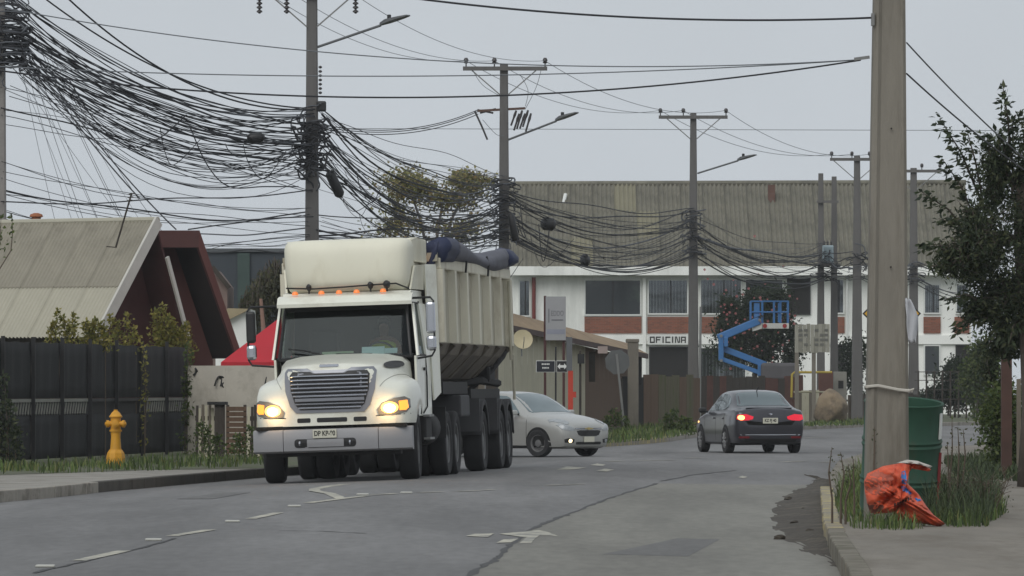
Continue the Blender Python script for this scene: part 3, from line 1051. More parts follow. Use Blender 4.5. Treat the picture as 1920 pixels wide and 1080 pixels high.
MB().bar(R1 + U * 0.06 + Vector((0, 0, 0.02)), E1 + U * 0.06, 0.06, 0.26).build('bargeboard', M_barge, hs1)
MB().bar(R1 + U * 0.06 + Vector((0, 0, -0.75)) + V * -0.3, E2 + U * 0.06, 0.05, 0.1).build('bargeboard', M_barge, hs1)
g0 = R1 - U * 0.75
MB().add([g0 + Vector((0, 0, -0.06)), g0 + near * 0.97 + Vector((0, 0, -drop)), g0 + near * 0.97 + Vector((0, 0, -zE)), g0 - V * 0.95 + Vector((0, 0, -R1.z)), g0 - V * 0.95 + Vector((0, 0, -drop))],
         [(0, 1, 2, 3, 4)]).build('gable_wall', mat('maroon_dark_wall', rgb(70, 38, 36), 0.9), hs1, solid=0.08)
gp = g0 + U * 0.03
MB().add([gp + near * 0.52 + Vector((0, 0, -drop * 0.58)), gp + near * 0.9 + Vector((0, 0, -drop)), gp + near * 0.9 + Vector((0, 0, -drop - 0.6)), gp + near * 0.3 + Vector((0, 0, -drop - 0.6)), gp + near * 0.3 + Vector((0, 0, -drop * 0.85))],
         [(0, 1, 2, 3, 4)]).build('gable_panel', mat('pale_panel', rgb(168, 166, 158), 0.9), hs1, solid=0.03)
a0 = R0 + near * 0.9 + Vector((0, 0, -R1.z))
b0 = R1 - U * 0.5 + near * 0.9 + Vector((0, 0, -R1.z))
MB().prism([a0, b0, b0 + Vector((0, 0, zE + 0.1)), a0 + Vector((0, 0, zE + 0.1))], -V * 0.15).build('front_wall', M_woodd, hs1)
cc = P(68, 408, 138.2)
ch = MB().lathe([(0.1, -0.3), (0.1, 0.0), (0.15, 0.02), (0.13, 0.07), (0.05, 0.1), (0.0, 0.1)], 12, Matrix.Translation(cc)).build('chimney_cap', mat('terracotta', rgb(150, 92, 58), 0.8), hs1, smooth=True)
MB().box(P(272, 412, 136.6), (0.34, 0.3, 0.1)).build('ridge_vent', M_woodd, hs1)
an = thing('antenna', 'leaning thin rooftop antenna mast on the tin roof', 'antenna')
p0, p1 = P(217, 464, 135.6), P(247, 362, 135.2)
MB().tube([p0, p1], 0.02, 6).build('mast', M_woodd, an)
MB().tube([p0 + Vector((-0.2, 0, 0.02)), p0 + Vector((0.02, 0, 0))], 0.012, 5).build('foot', M_woodd, an)
for k in range(3):
    q = p1.lerp(p0, 0.02 + k * 0.06)
    MB().tube([q + Vector((-0.06, 0.1, 0)), q + Vector((0.06, -0.1, 0.01))], 0.012, 5).build('element', M_woodd, an)

# --- left: maroon house with the deep slanted eave
hs2 = thing('maroon_house', 'dark maroon house with a flat-topped roof and a deep slanting right-hand eave', 'house')
ex = Vector((-0.42, 0.9, 0)).normalized()
dm = 138.0
prof = [(262, 432), (374, 432), (456, 672)]
outer = [P(x, y, dm) for x, y in prof]
inner = [P(x, y, dm) for x, y in ((262, 464), (372, 464), (445, 672))]
def loop3(a):
    return [Vector(p) for p in a]
MB().prism([outer[0], outer[1], inner[1], inner[0]], ex * 0.12).build('fascia', M_maroond, hs2)
MB().prism([outer[1] + Vector((0.002, 0.002, 0)), outer[2], inner[2], inner[1]], ex * 0.12).build('rake_board', M_maroon, hs2)
e5 = ex * 6
MB().prism([outer[0] + ex * .13, outer[1] + ex * .13, P(371, 440, dm) + ex * .13, P(262, 440, dm) + ex * .13], e5).build('roof_top', M_maroond, hs2)
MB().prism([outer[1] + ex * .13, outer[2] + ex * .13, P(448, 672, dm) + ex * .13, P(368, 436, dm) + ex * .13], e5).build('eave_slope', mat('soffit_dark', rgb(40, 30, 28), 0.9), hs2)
wv = [P(262, 464, dm), P(366, 464, dm), P(437, 676, dm), P(437, 858, dm), P(262, 858, dm)]
MB().prism([p + ex * 1.15 for p in wv], ex * 4).build('wall', M_maroon, hs2)
for k in range(7):
    y0, y1 = 480 + k * 30, 508 + k * 30
wq = P(376, 520, dm) + ex * 1.12
MB().box(P(338, 610, dm) + ex * 1.1, (0.07, 0.05, 0.4)).build('wall_lamp', M_barge, hs2)

# --- left background
gb = thing('slate_warehouse', 'dark slate warehouse wall with a green strip behind the maroon house', 'warehouse')
a = P(380, 0, 190)
MB().box((P(500, 0, 192).x, 193, 2.75), (6.5, 6, 5.5)).build('wall', mat('slate_wall', rgb(62, 68, 74), 0.85, var=0.15, scale=0.6, streak=(2, 2, 0.2)), gb)
MB().box((P(457, 0, 190).x, 189.95, 2.8), (0.36, 0.1, 5.3)).build('green_panel', mat('green_panel', rgb(60, 76, 72), 0.8), gb)
MB().box((P(500, 0, 192).x, 193, 5.54), (6.7, 6.2, 0.1)).build('parapet', mat('slate_cap', rgb(88, 92, 94), 0.8), gb)
sw_ = thing('white_cottage', 'small white cottage wall with a tan roof beside the slanting maroon eave', 'house')
d = 167
MB().box((P(438, 0, d).x, d + 1.5, P(0, 615, d).z / 2), (0.95, 3, P(0, 615, d).z)).build('wall', M_wwall, sw_)
MB().prism([P(403, 615, d), P(472, 615, d), P(470, 580, d), P(403, 612, d)], (0, 3, 0)).build('gable_wall', M_wwall, sw_)
MB().prism([P(400, 614, d - .2), P(470, 579, d - .2), P(428, 578, d - .2), P(400, 590, d - .2)], (0, 3.3, 0)).build('roof', mat('tan_roof', rgb(168, 154, 124), 0.85), sw_)
gh = thing('grey_gable_house', 'narrow grey gabled house end seen between maroon eave and warehouse', 'house')
d = 170
MB().prism([P(398, 826, d), P(426, 826, d), P(426, 536, d), P(402, 505, d), P(390, 520, d)], (0, 4, 0)).build('wall', mat('grey_brick', rgb(120, 104, 98), 0.9), gh)
MB().bar(P(398, 500, d - .1), P(430, 540, d - .1), 0.08, 0.12).build('roof_edge', M_woodd, gh)
# red canopy
ca = thing('red_canopy', 'bright red pyramid canopy behind the white truck cab', 'canopy', (P(572, 0, 134).x, 134, ZL))
zt, ze = P(0, 588, 134).z, P(0, 686, 134).z
M_red = mat('red_cloth', rgb(176, 34, 46), 0.75, var=0.12, scale=2)
MB().add([(-1.7, -1.7, ze), (1.7, -1.7, ze), (1.7, 1.7, ze), (-1.7, 1.7, ze), (0, 0, zt + 0.25)], [(0, 1, 4), (1, 2, 4), (2, 3, 4), (3, 0, 4)]).build('top', M_red, ca, solid=0.02)
MB().grid([[(-1.7, -1.7, ze - .2), (1.7, -1.7, ze - .2), (1.7, 1.7, ze - .2), (-1.7, 1.7, ze - .2)], [(-1.7, -1.7, ze - .004), (1.7, -1.7, ze - .004), (1.7, 1.7, ze - .004), (-1.7, 1.7, ze - .004)]], closed=True).build('valance', M_red, ca, solid=0.02)
for sx in (-1.65, 1.65):
    for sy in (-1.65, 1.65):
        MB().tube([(sx, sy, 0.0), (sx, sy, ze)], 0.025, 6).build('leg', M_steel, ca)
# pink post
pp = MB().tube([(P(498, 0, 160).x, 160, ZF), P(496, 640, 160), P(489, 560, 160)], [0.085, 0.066, 0.04], 8).build('bent_post', mat('pinkish_wood', rgb(150, 118, 104), 0.85), smooth=True)
tag(pp, 'slender bare pinkish post leaning left of the truck mirror', 'post')

# --- left: concrete wall, board fences
cw = thing('concrete_wall', 'pale concrete wall with black graffiti left of the truck', 'wall', (0, 0, 0))
dw = 131.0
wa, wb = P(352, 0, dw), P(640, 0, dw - 2)
n = 4
for k in range(n):
    a, b = wa.lerp(wb, k / n), wa.lerp(wb, (k + 1) / n - 0.0006)
    MB().prism([(a.x, a.y, -0.1), (b.x, b.y, -0.1), (b.x, b.y, 1.9), (a.x, a.y, 1.9)], (0, 0.12, 0)).build('wall_panel', mat('pale_concrete', rgb(184, 178, 166), 0.95, var=0.15, scale=1.1, col2=rgb(146, 140, 128), lo=0.48, hi=0.64, bump=0.2), cw)
def scrawl(pts, y):
    q = catrom(pts, 5)
    return MB().tube([P(x, yy, y) for x, yy in q], 0.02, 5).build('graffiti', M_black, cw)
scrawl([(402, 724), (406, 712), (411, 706), (416, 712), (414, 724)], dw - 0.44)
scrawl([(411, 706), (420, 708), (421, 716), (416, 722), (424, 728), (430, 722)], dw - 0.46)
scrawl([(497, 722), (500, 708), (506, 700), (511, 704), (512, 712)], dw - 1.02)
scrawl([(362, 704), (368, 697), (366, 690), (371, 697)], dw - 0.12)
bf = [('vertical pale board fence at the left end of the concrete wall', 366, 402, 126.0, 'v'), ('low brown slatted gate below the graffiti wall', 424, 462, 125.6, 'h'), ('low pale board fence beside the left headlamp of the truck', 463, 500, 125.3, 'v')]
for lab, x0, x1, d, k in bf:
    a, b = P(x0, 0, d), P(x1, 0, d)
    if k == 'v':
        plank_fence('board_fence', lab, (a.x, d), (b.x, d), ZL, 1.02, 6, [M_wood, M_beige, M_woodd])
    else:
        t = thing('slatted_gate', lab, 'gate', (a.x, d, ZL))
        W = b.x - a.x
        for q in range(9):
            MB().box((W / 2, 0, 0.12 + q * 0.105), (W, 0.03, 0.085)).build('slat', M_woodb, t)
        for sx in (0.03, W - 0.03):
            MB().box((sx, 0.04, 0.52), (0.06, 0.05, 1.04)).build('stile', M_woodd, t)
t = thing('gate_post', 'dark square timber gate post left of the slatted gate', 'post', (P(412, 0, 125.8).x, 125.8, ZL))
MB().box((0, 0, 0.52), (0.2, 0.2, 1.04)).build('shaft', M_woodd, t)
MB().box((-0.04, -0.02, 1.07), (0.4, 0.3, 0.06)).build('cap', M_black, t)

# --- left: black shade-cloth fence with lattice band
bfn = thing('shade_cloth_fence', 'tall black shade-cloth fence with a pale lattice band and steel posts', 'fence')
fa, fb = G(-60, 873.5, ZL), G(352, 850, ZL)
fa, fb = Vector((fa.x, fa.y, ZL)), Vector((fb.x, fb.y, ZL))
u = (fb - fa).normalized()
nn = Vector((u.y, -u.x, 0))
Lf = (fb - fa).length
HF = 2.22
M_cloth = mat('shade_cloth', rgb(23, 24, 25), 0.95, var=0.4, scale=3.0, col2=rgb(40, 42, 40), lo=0.55, hi=0.75, streak=(4, 4, 0.4), bump=0.2)
M_postf = mat('fence_post', rgb(28, 28, 29), 0.7)
M_lat = mat('lattice', rgb(128, 128, 120), 0.9, var=0.2)
npan = 8
for k in range(npan):
    t0, t1 = k / npan, (k + 1) / npan
    a, b = fa.lerp(fb, t0), fa.lerp(fb, t1)
    for (z0, z1, nm) in ((1.18, HF, 'upper_cloth'), (0.05, 0.86, 'lower_cloth')):
        rows = []
        nx = 12
        for i in range(5):
            zz = z0 + (z1 - z0) * i / 4
            rows.append([a.lerp(b, j / nx) + nn * (0.02 * math.sin(j * 1.7 + k) * math.sin(PI * i / 4) + rnd.uniform(-.006, .006)) + Vector((0, 0, zz + (0.008 * math.sin(j * 1.1 + k) if i == 4 else 0))) for j in range(nx + 1)])
        MB().grid(rows).build(nm, M_cloth, bfn, smooth='all', solid=0.006)
    ps = a + nn * 0.06
    MB().box((ps.x, ps.y, ZL + HF / 2 + 0.05), (0.07, 0.07, HF + 0.1)).build('post', M_postf, bfn)
    if k in (1, 2, 3, 6, 7):
        ns = 11
        for j in range(ns):
            q = a.lerp(b, (j + 0.5) / ns)
            MB().bar(q + Vector((0, 0, 0.88)) - u * 0.09, q + Vector((0, 0, 1.1)) + u * 0.06, 0.045, 0.02, up=nn).build('lattice_slat', M_lat, bfn)
    MB().bar(a + Vector((0, 0, 1.14)), b + Vector((0, 0, 1.14)), 0.05, 0.06).build('rail', M_lat if k in (0, 1, 2, 3, 6, 7) else M_postf, bfn)
    MB().bar(a + Vector((0, 0, 0.96)) - nn * 0.05, b + Vector((0, 0, 0.96)) - nn * 0.05, 0.02, 0.3).build('backing_board', M_dark, bfn)
# ---------------------------------------------------------------- vehicles
M_white = mat('truck_white', rgb(224, 224, 211), 0.34, var=0.08, scale=1.6, col2=rgb(184, 178, 160), lo=0.5, hi=0.78, coat=0.3)
M_fair = mat('fairing_cream', rgb(222, 219, 200), 0.5, var=0.07, scale=1.2, col2=rgb(184, 176, 150), lo=0.5, hi=0.78, streak=(1, 1, 0.4))
M_bump = mat('bumper_grey', rgb(140, 140, 142), 0.5, var=0.08, scale=1.2)
M_chrome = mat('chrome', rgb(190, 192, 198), 0.2, 0.9, var=0.06)
M_grsur = mat('grille_surround', rgb(138, 140, 146), 0.35, 0.5, var=0.06)
M_blk = mat('black_plastic', rgb(24, 24, 25), 0.5, var=0.1)
M_gap = mat('panel_gap', rgb(20, 20, 20), 0.9, var=0.0)
M_rub = mat('tyre_rubber', rgb(38, 38, 39), 0.9, var=0.15, scale=5, bump=0.2)
M_rim = mat('steel_rim', rgb(104, 104, 104), 0.6, 0.3, var=0.15)
M_chas = mat('chassis_black', rgb(34, 33, 33), 0.8, var=0.2)
M_fend = mat('mudguard_grey', rgb(66, 66, 68), 0.8, var=0.15)
M_lampw = mat('headlamp_lit', rgb(255, 236, 190), 0.3, emit=(1.0, 0.80, 0.46), estr=2.4)
M_glow = mat('reflector_lit', rgb(255, 190, 100), 0.3, emit=(1.0, 0.55, 0.16), estr=1.5)
M_amber = mat('amber_lit', rgb(220, 120, 30), 0.3, emit=(1.0, 0.36, 0.05), estr=1.6)
M_amber2 = mat('amber_marker', rgb(200, 96, 40), 0.3, emit=(1.0, 0.30, 0.08), estr=0.6)
M_lens = mat('lens_grey', rgb(120, 118, 112), 0.12, var=0.2, scale=9)
M_interior = mat('cab_interior', rgb(40, 41, 42), 0.9)
M_wind = glass_mat('windscreen', (0.5, 0.58, 0.57), refl=(0.42, 0.47, 0.48), base=0.0)
M_paper = mat('paper', rgb(196, 214, 214), 0.9)
M_plate = mat('plate_white', rgb(196, 194, 178), 0.6, var=0.08)
M_platet = mat('plate_text', rgb(50, 50, 46), 0.7)

def wheel(parent, loc, r, wid, side, dual=False, name='wheel', mr=None, spokes=0, steer=0.0):
    """axle along local x; side = +1 outer face at +x"""
    Rm = Matrix.Rotation(PI / 2 * side, 4, 'Y')
    h = wid / 2
    t = MB()
    prof = [(r * 0.62, -h * 0.8), (r * 0.7, -h), (r * 0.93, -h), (r * 0.985, -h * 0.82), (r, -h * 0.6), (r, h * 0.6), (r * 0.985, h * 0.82), (r * 0.93, h), (r * 0.7, h), (r * 0.62, h * 0.8), (r * 0.62, -h * 0.8)]
    t.lathe(prof, 36, Rm)
    if dual:
        t.lathe(prof, 36, Matrix.Translation((-side * (wid + 0.04), 0, 0)) @ Rm)
    o = t.build(name, M_rub, parent, smooth=True)
    o.location = loc
    o.rotation_euler = (0, 0, steer)
    deep = -h * 0.15 if not dual else -h * 0.5
    prof2 = [(r * 0.63, h * 0.85), (r * 0.58, h * 0.8), (r * 0.52, h * 0.3 + deep), (r * 0.3, h * 0.35 + deep), (r * 0.26, h * 0.75), (r * 0.14, h * 0.85), (0.001, h * 0.85)]
    rim = MB().lathe(prof2, 28, Rm)
    rim.build('rim', mr or M_rim, o, smooth=True)
    if spokes:
        s = MB()
        for k in range(spokes):
            a = 2 * PI * k / spokes
            p1 = Rm @ Vector((r * 0.1 * math.cos(a), r * 0.1 * math.sin(a), h * 0.9))
            p2 = Rm @ Vector((r * 0.6 * math.cos(a), r * 0.6 * math.sin(a), h * 0.82))
            s.bar(p1, p2, 0.05, 0.03)
        s.build('spokes', mr or M_rim, o)
    else:
        s = MB()
        for k in range(8):
            a = 2 * PI * k / 8
            s.lathe([(0.018, h * 0.3), (0.018, h * 0.5), (0.0, h * 0.5)], 6, Rm @ Matrix.Translation((r * 0.38 * math.cos(a), r * 0.38 * math.sin(a), deep)))
        s.build('wheel_nuts', mr or M_rim, o)
    return o

TY = math.radians(-6)
TORI = (-2.63, 99.2, 0.0)
TROT = (0, math.radians(-1.9), TY)
tk = thing('tractor_truck', 'white semi-truck tractor with lit headlamps and a tall cream roof fairing', 'truck', TORI, TROT)

# bonnet with its wings: one lofted skin
st = [(-1.33, 1.58, 0.58, 1.26, 1.00), (-1.30, 1.70, 0.64, 1.36, 1.10), (-1.22, 1.80, 0.70, 1.46, 1.17), (-1.05, 1.85, 0.76, 1.53, 1.21), (-0.6, 1.90, 0.84, 1.59, 1.235),
      (0.0, 1.95, 0.92, 1.60, 1.24), (0.45, 1.99, 0.98, 1.54, 1.225), (0.72, 2.0, 1.02, 1.42, 1.18)]
stc = catrom(st, 5)
hood = MB()
rows = []
for y, tz, hw, fz, fw in stc:
    arch = 0.88
    dy = y - 0.0
    if abs(dy) < 0.66:
        arch = max(0.88, 0.5 + math.sqrt(0.66 ** 2 - dy ** 2))
    if y > 0.5:
        arch = max(arch, 1.0)
    half = [(0, tz), (hw * 0.35, tz - 0.005), (hw * 0.7, tz - 0.03), (hw * 0.92, tz - 0.08), (hw, tz - 0.17), (hw + 0.03, fz + 0.1), (hw + 0.09, fz + 0.03), (max(fw - 0.16, hw + 0.12), fz - 0.005), (fw - 0.05, fz - 0.07), (fw - 0.01, fz - 0.18), (fw, fz - 0.3), (fw, min(arch + 0.06, fz - 0.32)), (fw - 0.01, min(arch, fz - 0.36))]
    full = [(-x, z) for x, z in reversed(half[1:])] + half
    fr = max(0.0, (0.5 - y) / 1.83)
    rows.append([(x, y + 0.24 * fr * (abs(x) / 1.2) ** 2.4, z) for x, z in full])
hood.grid(rows)
k0 = 0
nf = len(rows[0])
low = [(x, y + 0.0, 0.88) for x, y, z in rows[0]]
hood.grid([low, rows[0]])
bm_v = bvh_of(hood)
hood.build('bonnet', M_white, tk, smooth='all', fix=True)
MB().tube([Vector(p) + Vector((0, 0.012, 0.004)) for p in rows[-1]], 0.014, 5).build('cowl_gap', M_gap, tk)
for s in (-1, 1):
    MB().tube([Vector(r[12 + s * 6]) + Vector((0, 0, 0.003)) for r in rows[8:34]], 0.006, 4).build('bonnet_crease', mat('seam_grey', rgb(150, 148, 138), 0.7), tk)

def D(outline, m, name, off=0.008, axis=1, side=-1, parent=tk, rings=3, bv=None, skirt=0.02):
    return decal(bv or bm_v, outline, axis, side, off, rings, skirt).build(name, m, parent, smooth=True)
# grille
gout = densify([(-0.70, 1.70), (-0.66, 1.755), (-0.34, 1.755), (-0.28, 1.725), (0.28, 1.725), (0.34, 1.755), (0.66, 1.755), (0.70, 1.70), (0.69, 1.42), (0.62, 1.18), (0.53, 1.08), (-0.53, 1.08), (-0.62, 1.18), (-0.69, 1.42)], 4)
gr = D(gout, M_grsur, 'grille', 0.02)
gin = [(x * 0.87, 1.40 + (z - 1.40) * 0.86) for x, z in gout]
D(gin, M_blk, 'grille_mesh', 0.024, parent=gr)
def onfront(x, z, off):
    hit = bm_v.ray_cast(Vector((x, -8, z)), Vector((0, 1, 0)), 20)[0]
    y = hit.y if hit else -1.2
    return Vector((x, y - off, z))
for k in range(9):
    z = 1.155 + k * 0.061
    if k == 2:
        continue
    hw = np.interp(z, [1.1, 1.2, 1.42, 1.75], [0.44, 0.53, 0.6, 0.6])
    rowsl = []
    for i in range(17):
        x = -hw + 2 * hw * i / 16
        a = onfront(x, z, 0.05)
        rowsl.append([a + Vector((0, 0, -0.013)), a + Vector((0, -0.012, 0.0)), a + Vector((0, 0, 0.013)), a + Vector((0, 0.03, 0.004))])
    MB().grid(rowsl, closed=True).build('grille_slat', M_chrome, gr, smooth=True)
rowsl = [[onfront(-0.54 + 1.08 * i / 16, 1.278 + dz_, 0.05 + (0.012 if j in (1, 2) else 0)) for j, dz_ in enumerate((-0.028, -0.02, 0.02, 0.028))] for i in range(17)]
MB().grid(rowsl).build('grille_bar', M_grsur, gr, smooth=True)
# badge and small emblem above the grille
D(rrect(-0.16, 0.14, 1.775, 1.815, 0.018, sub=2), M_chrome, 'badge', 0.012)
# lower valance slots
for x0, x1 in ((-0.42, -0.21), (-0.11, 0.36), (0.46, 0.66)):
    D(rrect(x0 - 0.1, x1 - 0.1, 0.93, 1.0, 0.02, sub=3), M_blk, 'intake_slot', 0.004)
# air intake on the right of the bonnet
D([(0.86 + 0.1 * math.cos(a), 1.79 + 0.055 * math.sin(a)) for a in np.linspace(0, 2 * PI, 20, endpoint=False)], M_blk, 'snorkel_intake', 0.02)
# headlamps
for s in (-1, 1):
    ol = [(s * x, z) for x, z in ((0.74, 1.02), (0.72, 1.10), (0.80, 1.20), (0.98, 1.27), (1.12, 1.29), (1.19, 1.25), (1.195, 1.12), (1.15, 1.05), (0.95, 1.01))]
    hl = D(densify(ol, 4), M_lens, 'headlamp', 0.012)
    D([(s * 0.905 + 0.13 * math.cos(a), 1.125 + 0.09 * math.sin(a)) for a in np.linspace(0, 2 * PI, 24, endpoint=False)], M_glow, 'reflector_bowl', 0.018, parent=hl)
    D([(s * 0.905 + 0.088 * math.cos(a), 1.115 + 0.07 * math.sin(a)) for a in np.linspace(0, 2 * PI, 24, endpoint=False)], M_lampw, 'lamp', 0.026, parent=hl)
    pt = bpy.data.lights.new('headlamp_light', 'POINT')
    pt.energy = 4.5
    pt.color = (1.0, 0.62, 0.28)
    pt.shadow_soft_size = 0.06
    po_ = bpy.data.objects.new('headlamp_light', pt)
    C.objects.link(po_)
    po_.parent = hl
    po_.location = onfront(s * 0.905, 1.12, 0.13)
    D(densify([(s * x, z) for x, z in ((1.05, 1.08), (1.04, 1.22), (1.15, 1.235), (1.165, 1.12), (1.13, 1.08))], 3), M_amber, 'indicator', 0.02, parent=hl)
    D(densify([(s * x, z) for x, z in ((0.70, 1.012), (1.2, 1.03), (1.2, 1.016), (0.70, 1.0))], 4), M_gap, 'panel_gap', 0.003)
# bumper in three pieces
def bump_piece(x0, x1, name):
    rows = []
    prof = [(0.0, 0.50), (0.03, 0.48), (-0.03, 0.52), (-0.045, 0.64), (-0.03, 0.79), (-0.005, 0.83), (0.14, 0.835)]
    prof = [(0.16, 0.47), (0.02, 0.475), (-0.02, 0.5), (-0.035, 0.62), (-0.025, 0.78), (0.0, 0.825), (0.16, 0.835)]
    for i in range(9):
        x = x0 + (x1 - x0) * i / 8
        yb = -1.40 + 0.30 * (abs(x) / 1.24) ** 3.0
        rows.append([(x, yb + a, z) for a, z in prof])
    mb = MB().grid(rows, closed=True)
    n_ = len(prof)
    mb.f.append(tuple(range(n_)))
    mb.f.append(tuple(len(mb.v) - n_ + j for j in range(n_)))
    return mb
bpm = bump_piece(-0.735, 0.735, 'b')
bb = bvh_of(bpm)
bumper = bpm.build('bumper', M_bump, tk, smooth=True)
bump_piece(-1.24, -0.745, 'b').build('bumper_end', M_bump, tk, smooth=True)
bump_piece(0.745, 1.24, 'b').build('bumper_end', M_bump, tk, smooth=True)
MB().box((0, -1.2, 0.855), (2.34, 0.1, 0.06)).build('valance_gap', M_gap, tk)
D(rrect(-0.56, 0.40, 0.545, 0.68, 0.05, sub=3), M_blk, 'bumper_recess', 0.004, parent=bumper, bv=bb)
D(rrect(-0.36, 0.21, 0.555, 0.672, 0.01, sub=3), M_bump, 'recess_plate', 0.016, parent=bumper, bv=bb)
for x in (-0.47, 0.31):
    MB().tube([(x, -1.47, 0.585), (x, -1.49, 0.61), (x, -1.47, 0.64)], 0.014, 6).build('tow_hook', M_chrome, bumper)
pl = MB().box((-0.08, -1.45, 0.755), (0.37, 0.02, 0.135)).build('number_plate', M_plate, bumper, bevel=0.006)
text('DP KP-90', 0.105, M_platet, pl, (-0.08, -1.461, 0.757), (PI / 2, 0, 0), wide=0.78, extrude=0.002, bold=0.003)

# cab: hollow shell with openings
cab = MB()
def side_panels(s):
    xb, xt = 1.13 * s, 1.02 * s
    def q(y, z):
        t = max(0.0, (z - 1.95) / 0.95)
        return (xb + (xt - xb) * t, y, z)
    mb = MB()
    mb.add([q(0.70, 0.98), q(2.52, 0.98), q(2.52, 1.93), q(0.64, 1.93)], [(0, 1, 2, 3)])                 # door and side below the window
    mb.add([q(0.64, 1.931), q(0.80, 1.931), q(1.08, 2.76), q(0.96, 2.76)], [(0, 1, 2, 3)])               # A pillar
    mb.add([q(1.72, 1.931), q(2.52, 1.931), q(2.52, 2.76), q(1.66, 2.76)], [(0, 1, 2, 3)])               # behind the window
    mb.add([q(0.96, 2.761), q(2.52, 2.761), q(2.52, 2.97), q(1.12, 2.97)], [(0, 1, 2, 3)])
    mb.build('cab_side', M_white, tk, solid=0.035)
    MB().add([q(0.80, 1.935), q(1.72, 1.935), q(1.66, 2.755), q(1.08, 2.755)], [(0, 1, 2, 3)]).build('side_window', M_wind, tk)
    # rubber round the window and door shut lines
    x1 = 0.012 * s
    w_ = [Vector(q(y, z)) + Vector((x1, 0, 0)) for y, z in ((0.78, 1.94), (1.74, 1.94), (1.68, 2.77), (1.07, 2.77))]
    MB().tube(w_ + [w_[0]], 0.022, 5).build('window_seal', M_blk, tk)
    MB().tube([Vector(q(y, z)) + Vector((x1, 0, 0)) for y, z in ((1.82, 2.80), (1.86, 2.2), (1.86, 1.6), (1.80, 1.12), (1.3, 1.02))], 0.012, 5).build('door_seam', M_gap, tk)
    MB().box(Vector(q(1.62, 1.72)) + Vector((x1, 0, 0)), (0.03, 0.2, 0.05)).build('door_handle', M_blk, tk)
    return q
qs = {s: side_panels(s) for s in (-1, 1)}
MB().add([(-1.02, 1.12, 2.97), (1.02, 1.12, 2.97), (1.02, 2.52, 2.97), (-1.02, 2.52, 2.97)], [(0, 1, 2, 3)]).build('cab_roof', M_white, tk, solid=0.04)
MB().add([(-1.02, 1.12, 2.968), (1.02, 1.12, 2.968), (0.97, 0.99, 2.79), (-0.97, 0.99, 2.79)], [(0, 1, 2, 3)]).build('roof_front', M_white, tk, solid=0.03)
MB().add([(-1.10, 2.5, 1.0), (1.10, 2.5, 1.0), (1.02, 2.5, 2.95), (-1.02, 2.5, 2.95)], [(0, 1, 2, 3)]).build('cab_back', M_interior, tk, solid=0.04)
MB().box((0, 1.6, 1.2), (2.16, 1.7, 0.06)).build('cab_floor', M_interior, tk)
rows = []
for i in range(6):
    x_in = [-1.08 + 2.16 * j / 10 for j in range(11)]
    rows.append([(x, 0.60 - 0.1 * (1 - (x / 1.1) ** 2) + [0, 0.08, 0.2, 0.42, 0.5, 0.5][i], [1.93, 1.965, 1.97, 1.95, 1.8, 1.3][i]) for x in x_in])
MB().grid(rows).build('dashboard', M_interior, tk, smooth=True)
rows = []
for i in range(9):
    t = i / 8
    hw = 1.045 + (0.955 - 1.045) * t
    rows.append([(-hw + 2 * hw * j / 16, 0.62 + 0.36 * t - 0.11 * (1 - (2 * j / 16 - 1) ** 2), 1.955 + 0.825 * t - 0.012 * (2 * j / 16 - 1) ** 2 * (1 - t) * 3) for j in range(17)])
MB().grid(rows).build('windscreen', M_wind, tk, smooth='all')
edge = [Vector(p) for p in rows[0]] + [Vector(r[-1]) for r in rows[1:]] + [Vector(p) for p in reversed(rows[-1][:-1])] + [Vector(r[0]) for r in reversed(rows[1:-1])]
MB().tube([p + Vector((0, -0.006, 0)) for p in edge] + [edge[0] + Vector((0, -0.006, 0))], 0.026, 6).build('windscreen_seal', M_blk, tk, smooth=True)
rows2 = [[Vector(p) + Vector((0, -0.008, 0)) for p in r] for r in rows[7:]]
MB().grid(rows2).build('sun_band', M_blk, tk, smooth='all')
# visor
rows = []
for j in range(17):
    x = -1.07 + 2.14 * j / 16
    y = 0.74 - 0.12 * (1 - (x / 1.07) ** 2)
    rows.append([(x, y + 0.30, 2.93), (x, y + 0.1, 2.90), (x, y, 2.80), (x, y + 0.01, 2.745), (x, y + 0.05, 2.75), (x, y + 0.14, 2.87), (x, y + 0.30, 2.90)])
mb = MB().grid(rows, closed=True)
mb.f.append(tuple(range(7)))
mb.f.append(tuple(len(mb.v) - 7 + j for j in range(7)))
mb.build('sun_visor', M_white, tk, smooth=True)
# roof fairing
sect = [(2.965, 1.22, 0.90), (3.0, 1.10, 0.94), (3.10, 1.02, 0.98), (3.30, 0.99, 1.0), (3.55, 1.0, 1.01), (3.70, 1.04, 1.01), (3.78, 1.12, 0.98), (3.81, 1.25, 0.92)]
rows = []
for z, yf, hw in catrom(sect, 3):
    r = 0.16
    pts = [(-hw, 2.62), (-hw, 2.0), (-hw, yf + 0.5), (-hw + 0.015, yf + 0.26), (-hw + 0.06, yf + 0.12), (-hw + 0.15, yf + 0.04), (-hw + 0.32, yf)]
    pts += [(x, yf - 0.02) for x in (-0.5, -0.2)]
    pts = pts + [(-x, y) for x, y in reversed(pts)]
    rows.append([(x, y, z - (0.0 if z < 3.7 else 0.02 * (y - yf))) for x, y in pts])
mb = MB().grid(rows)
mb.f.append(tuple(len(mb.v) - len(rows[0]) + j for j in range(len(rows[0]))))
mb.build('roof_fairing', M_fair, tk, smooth=True)
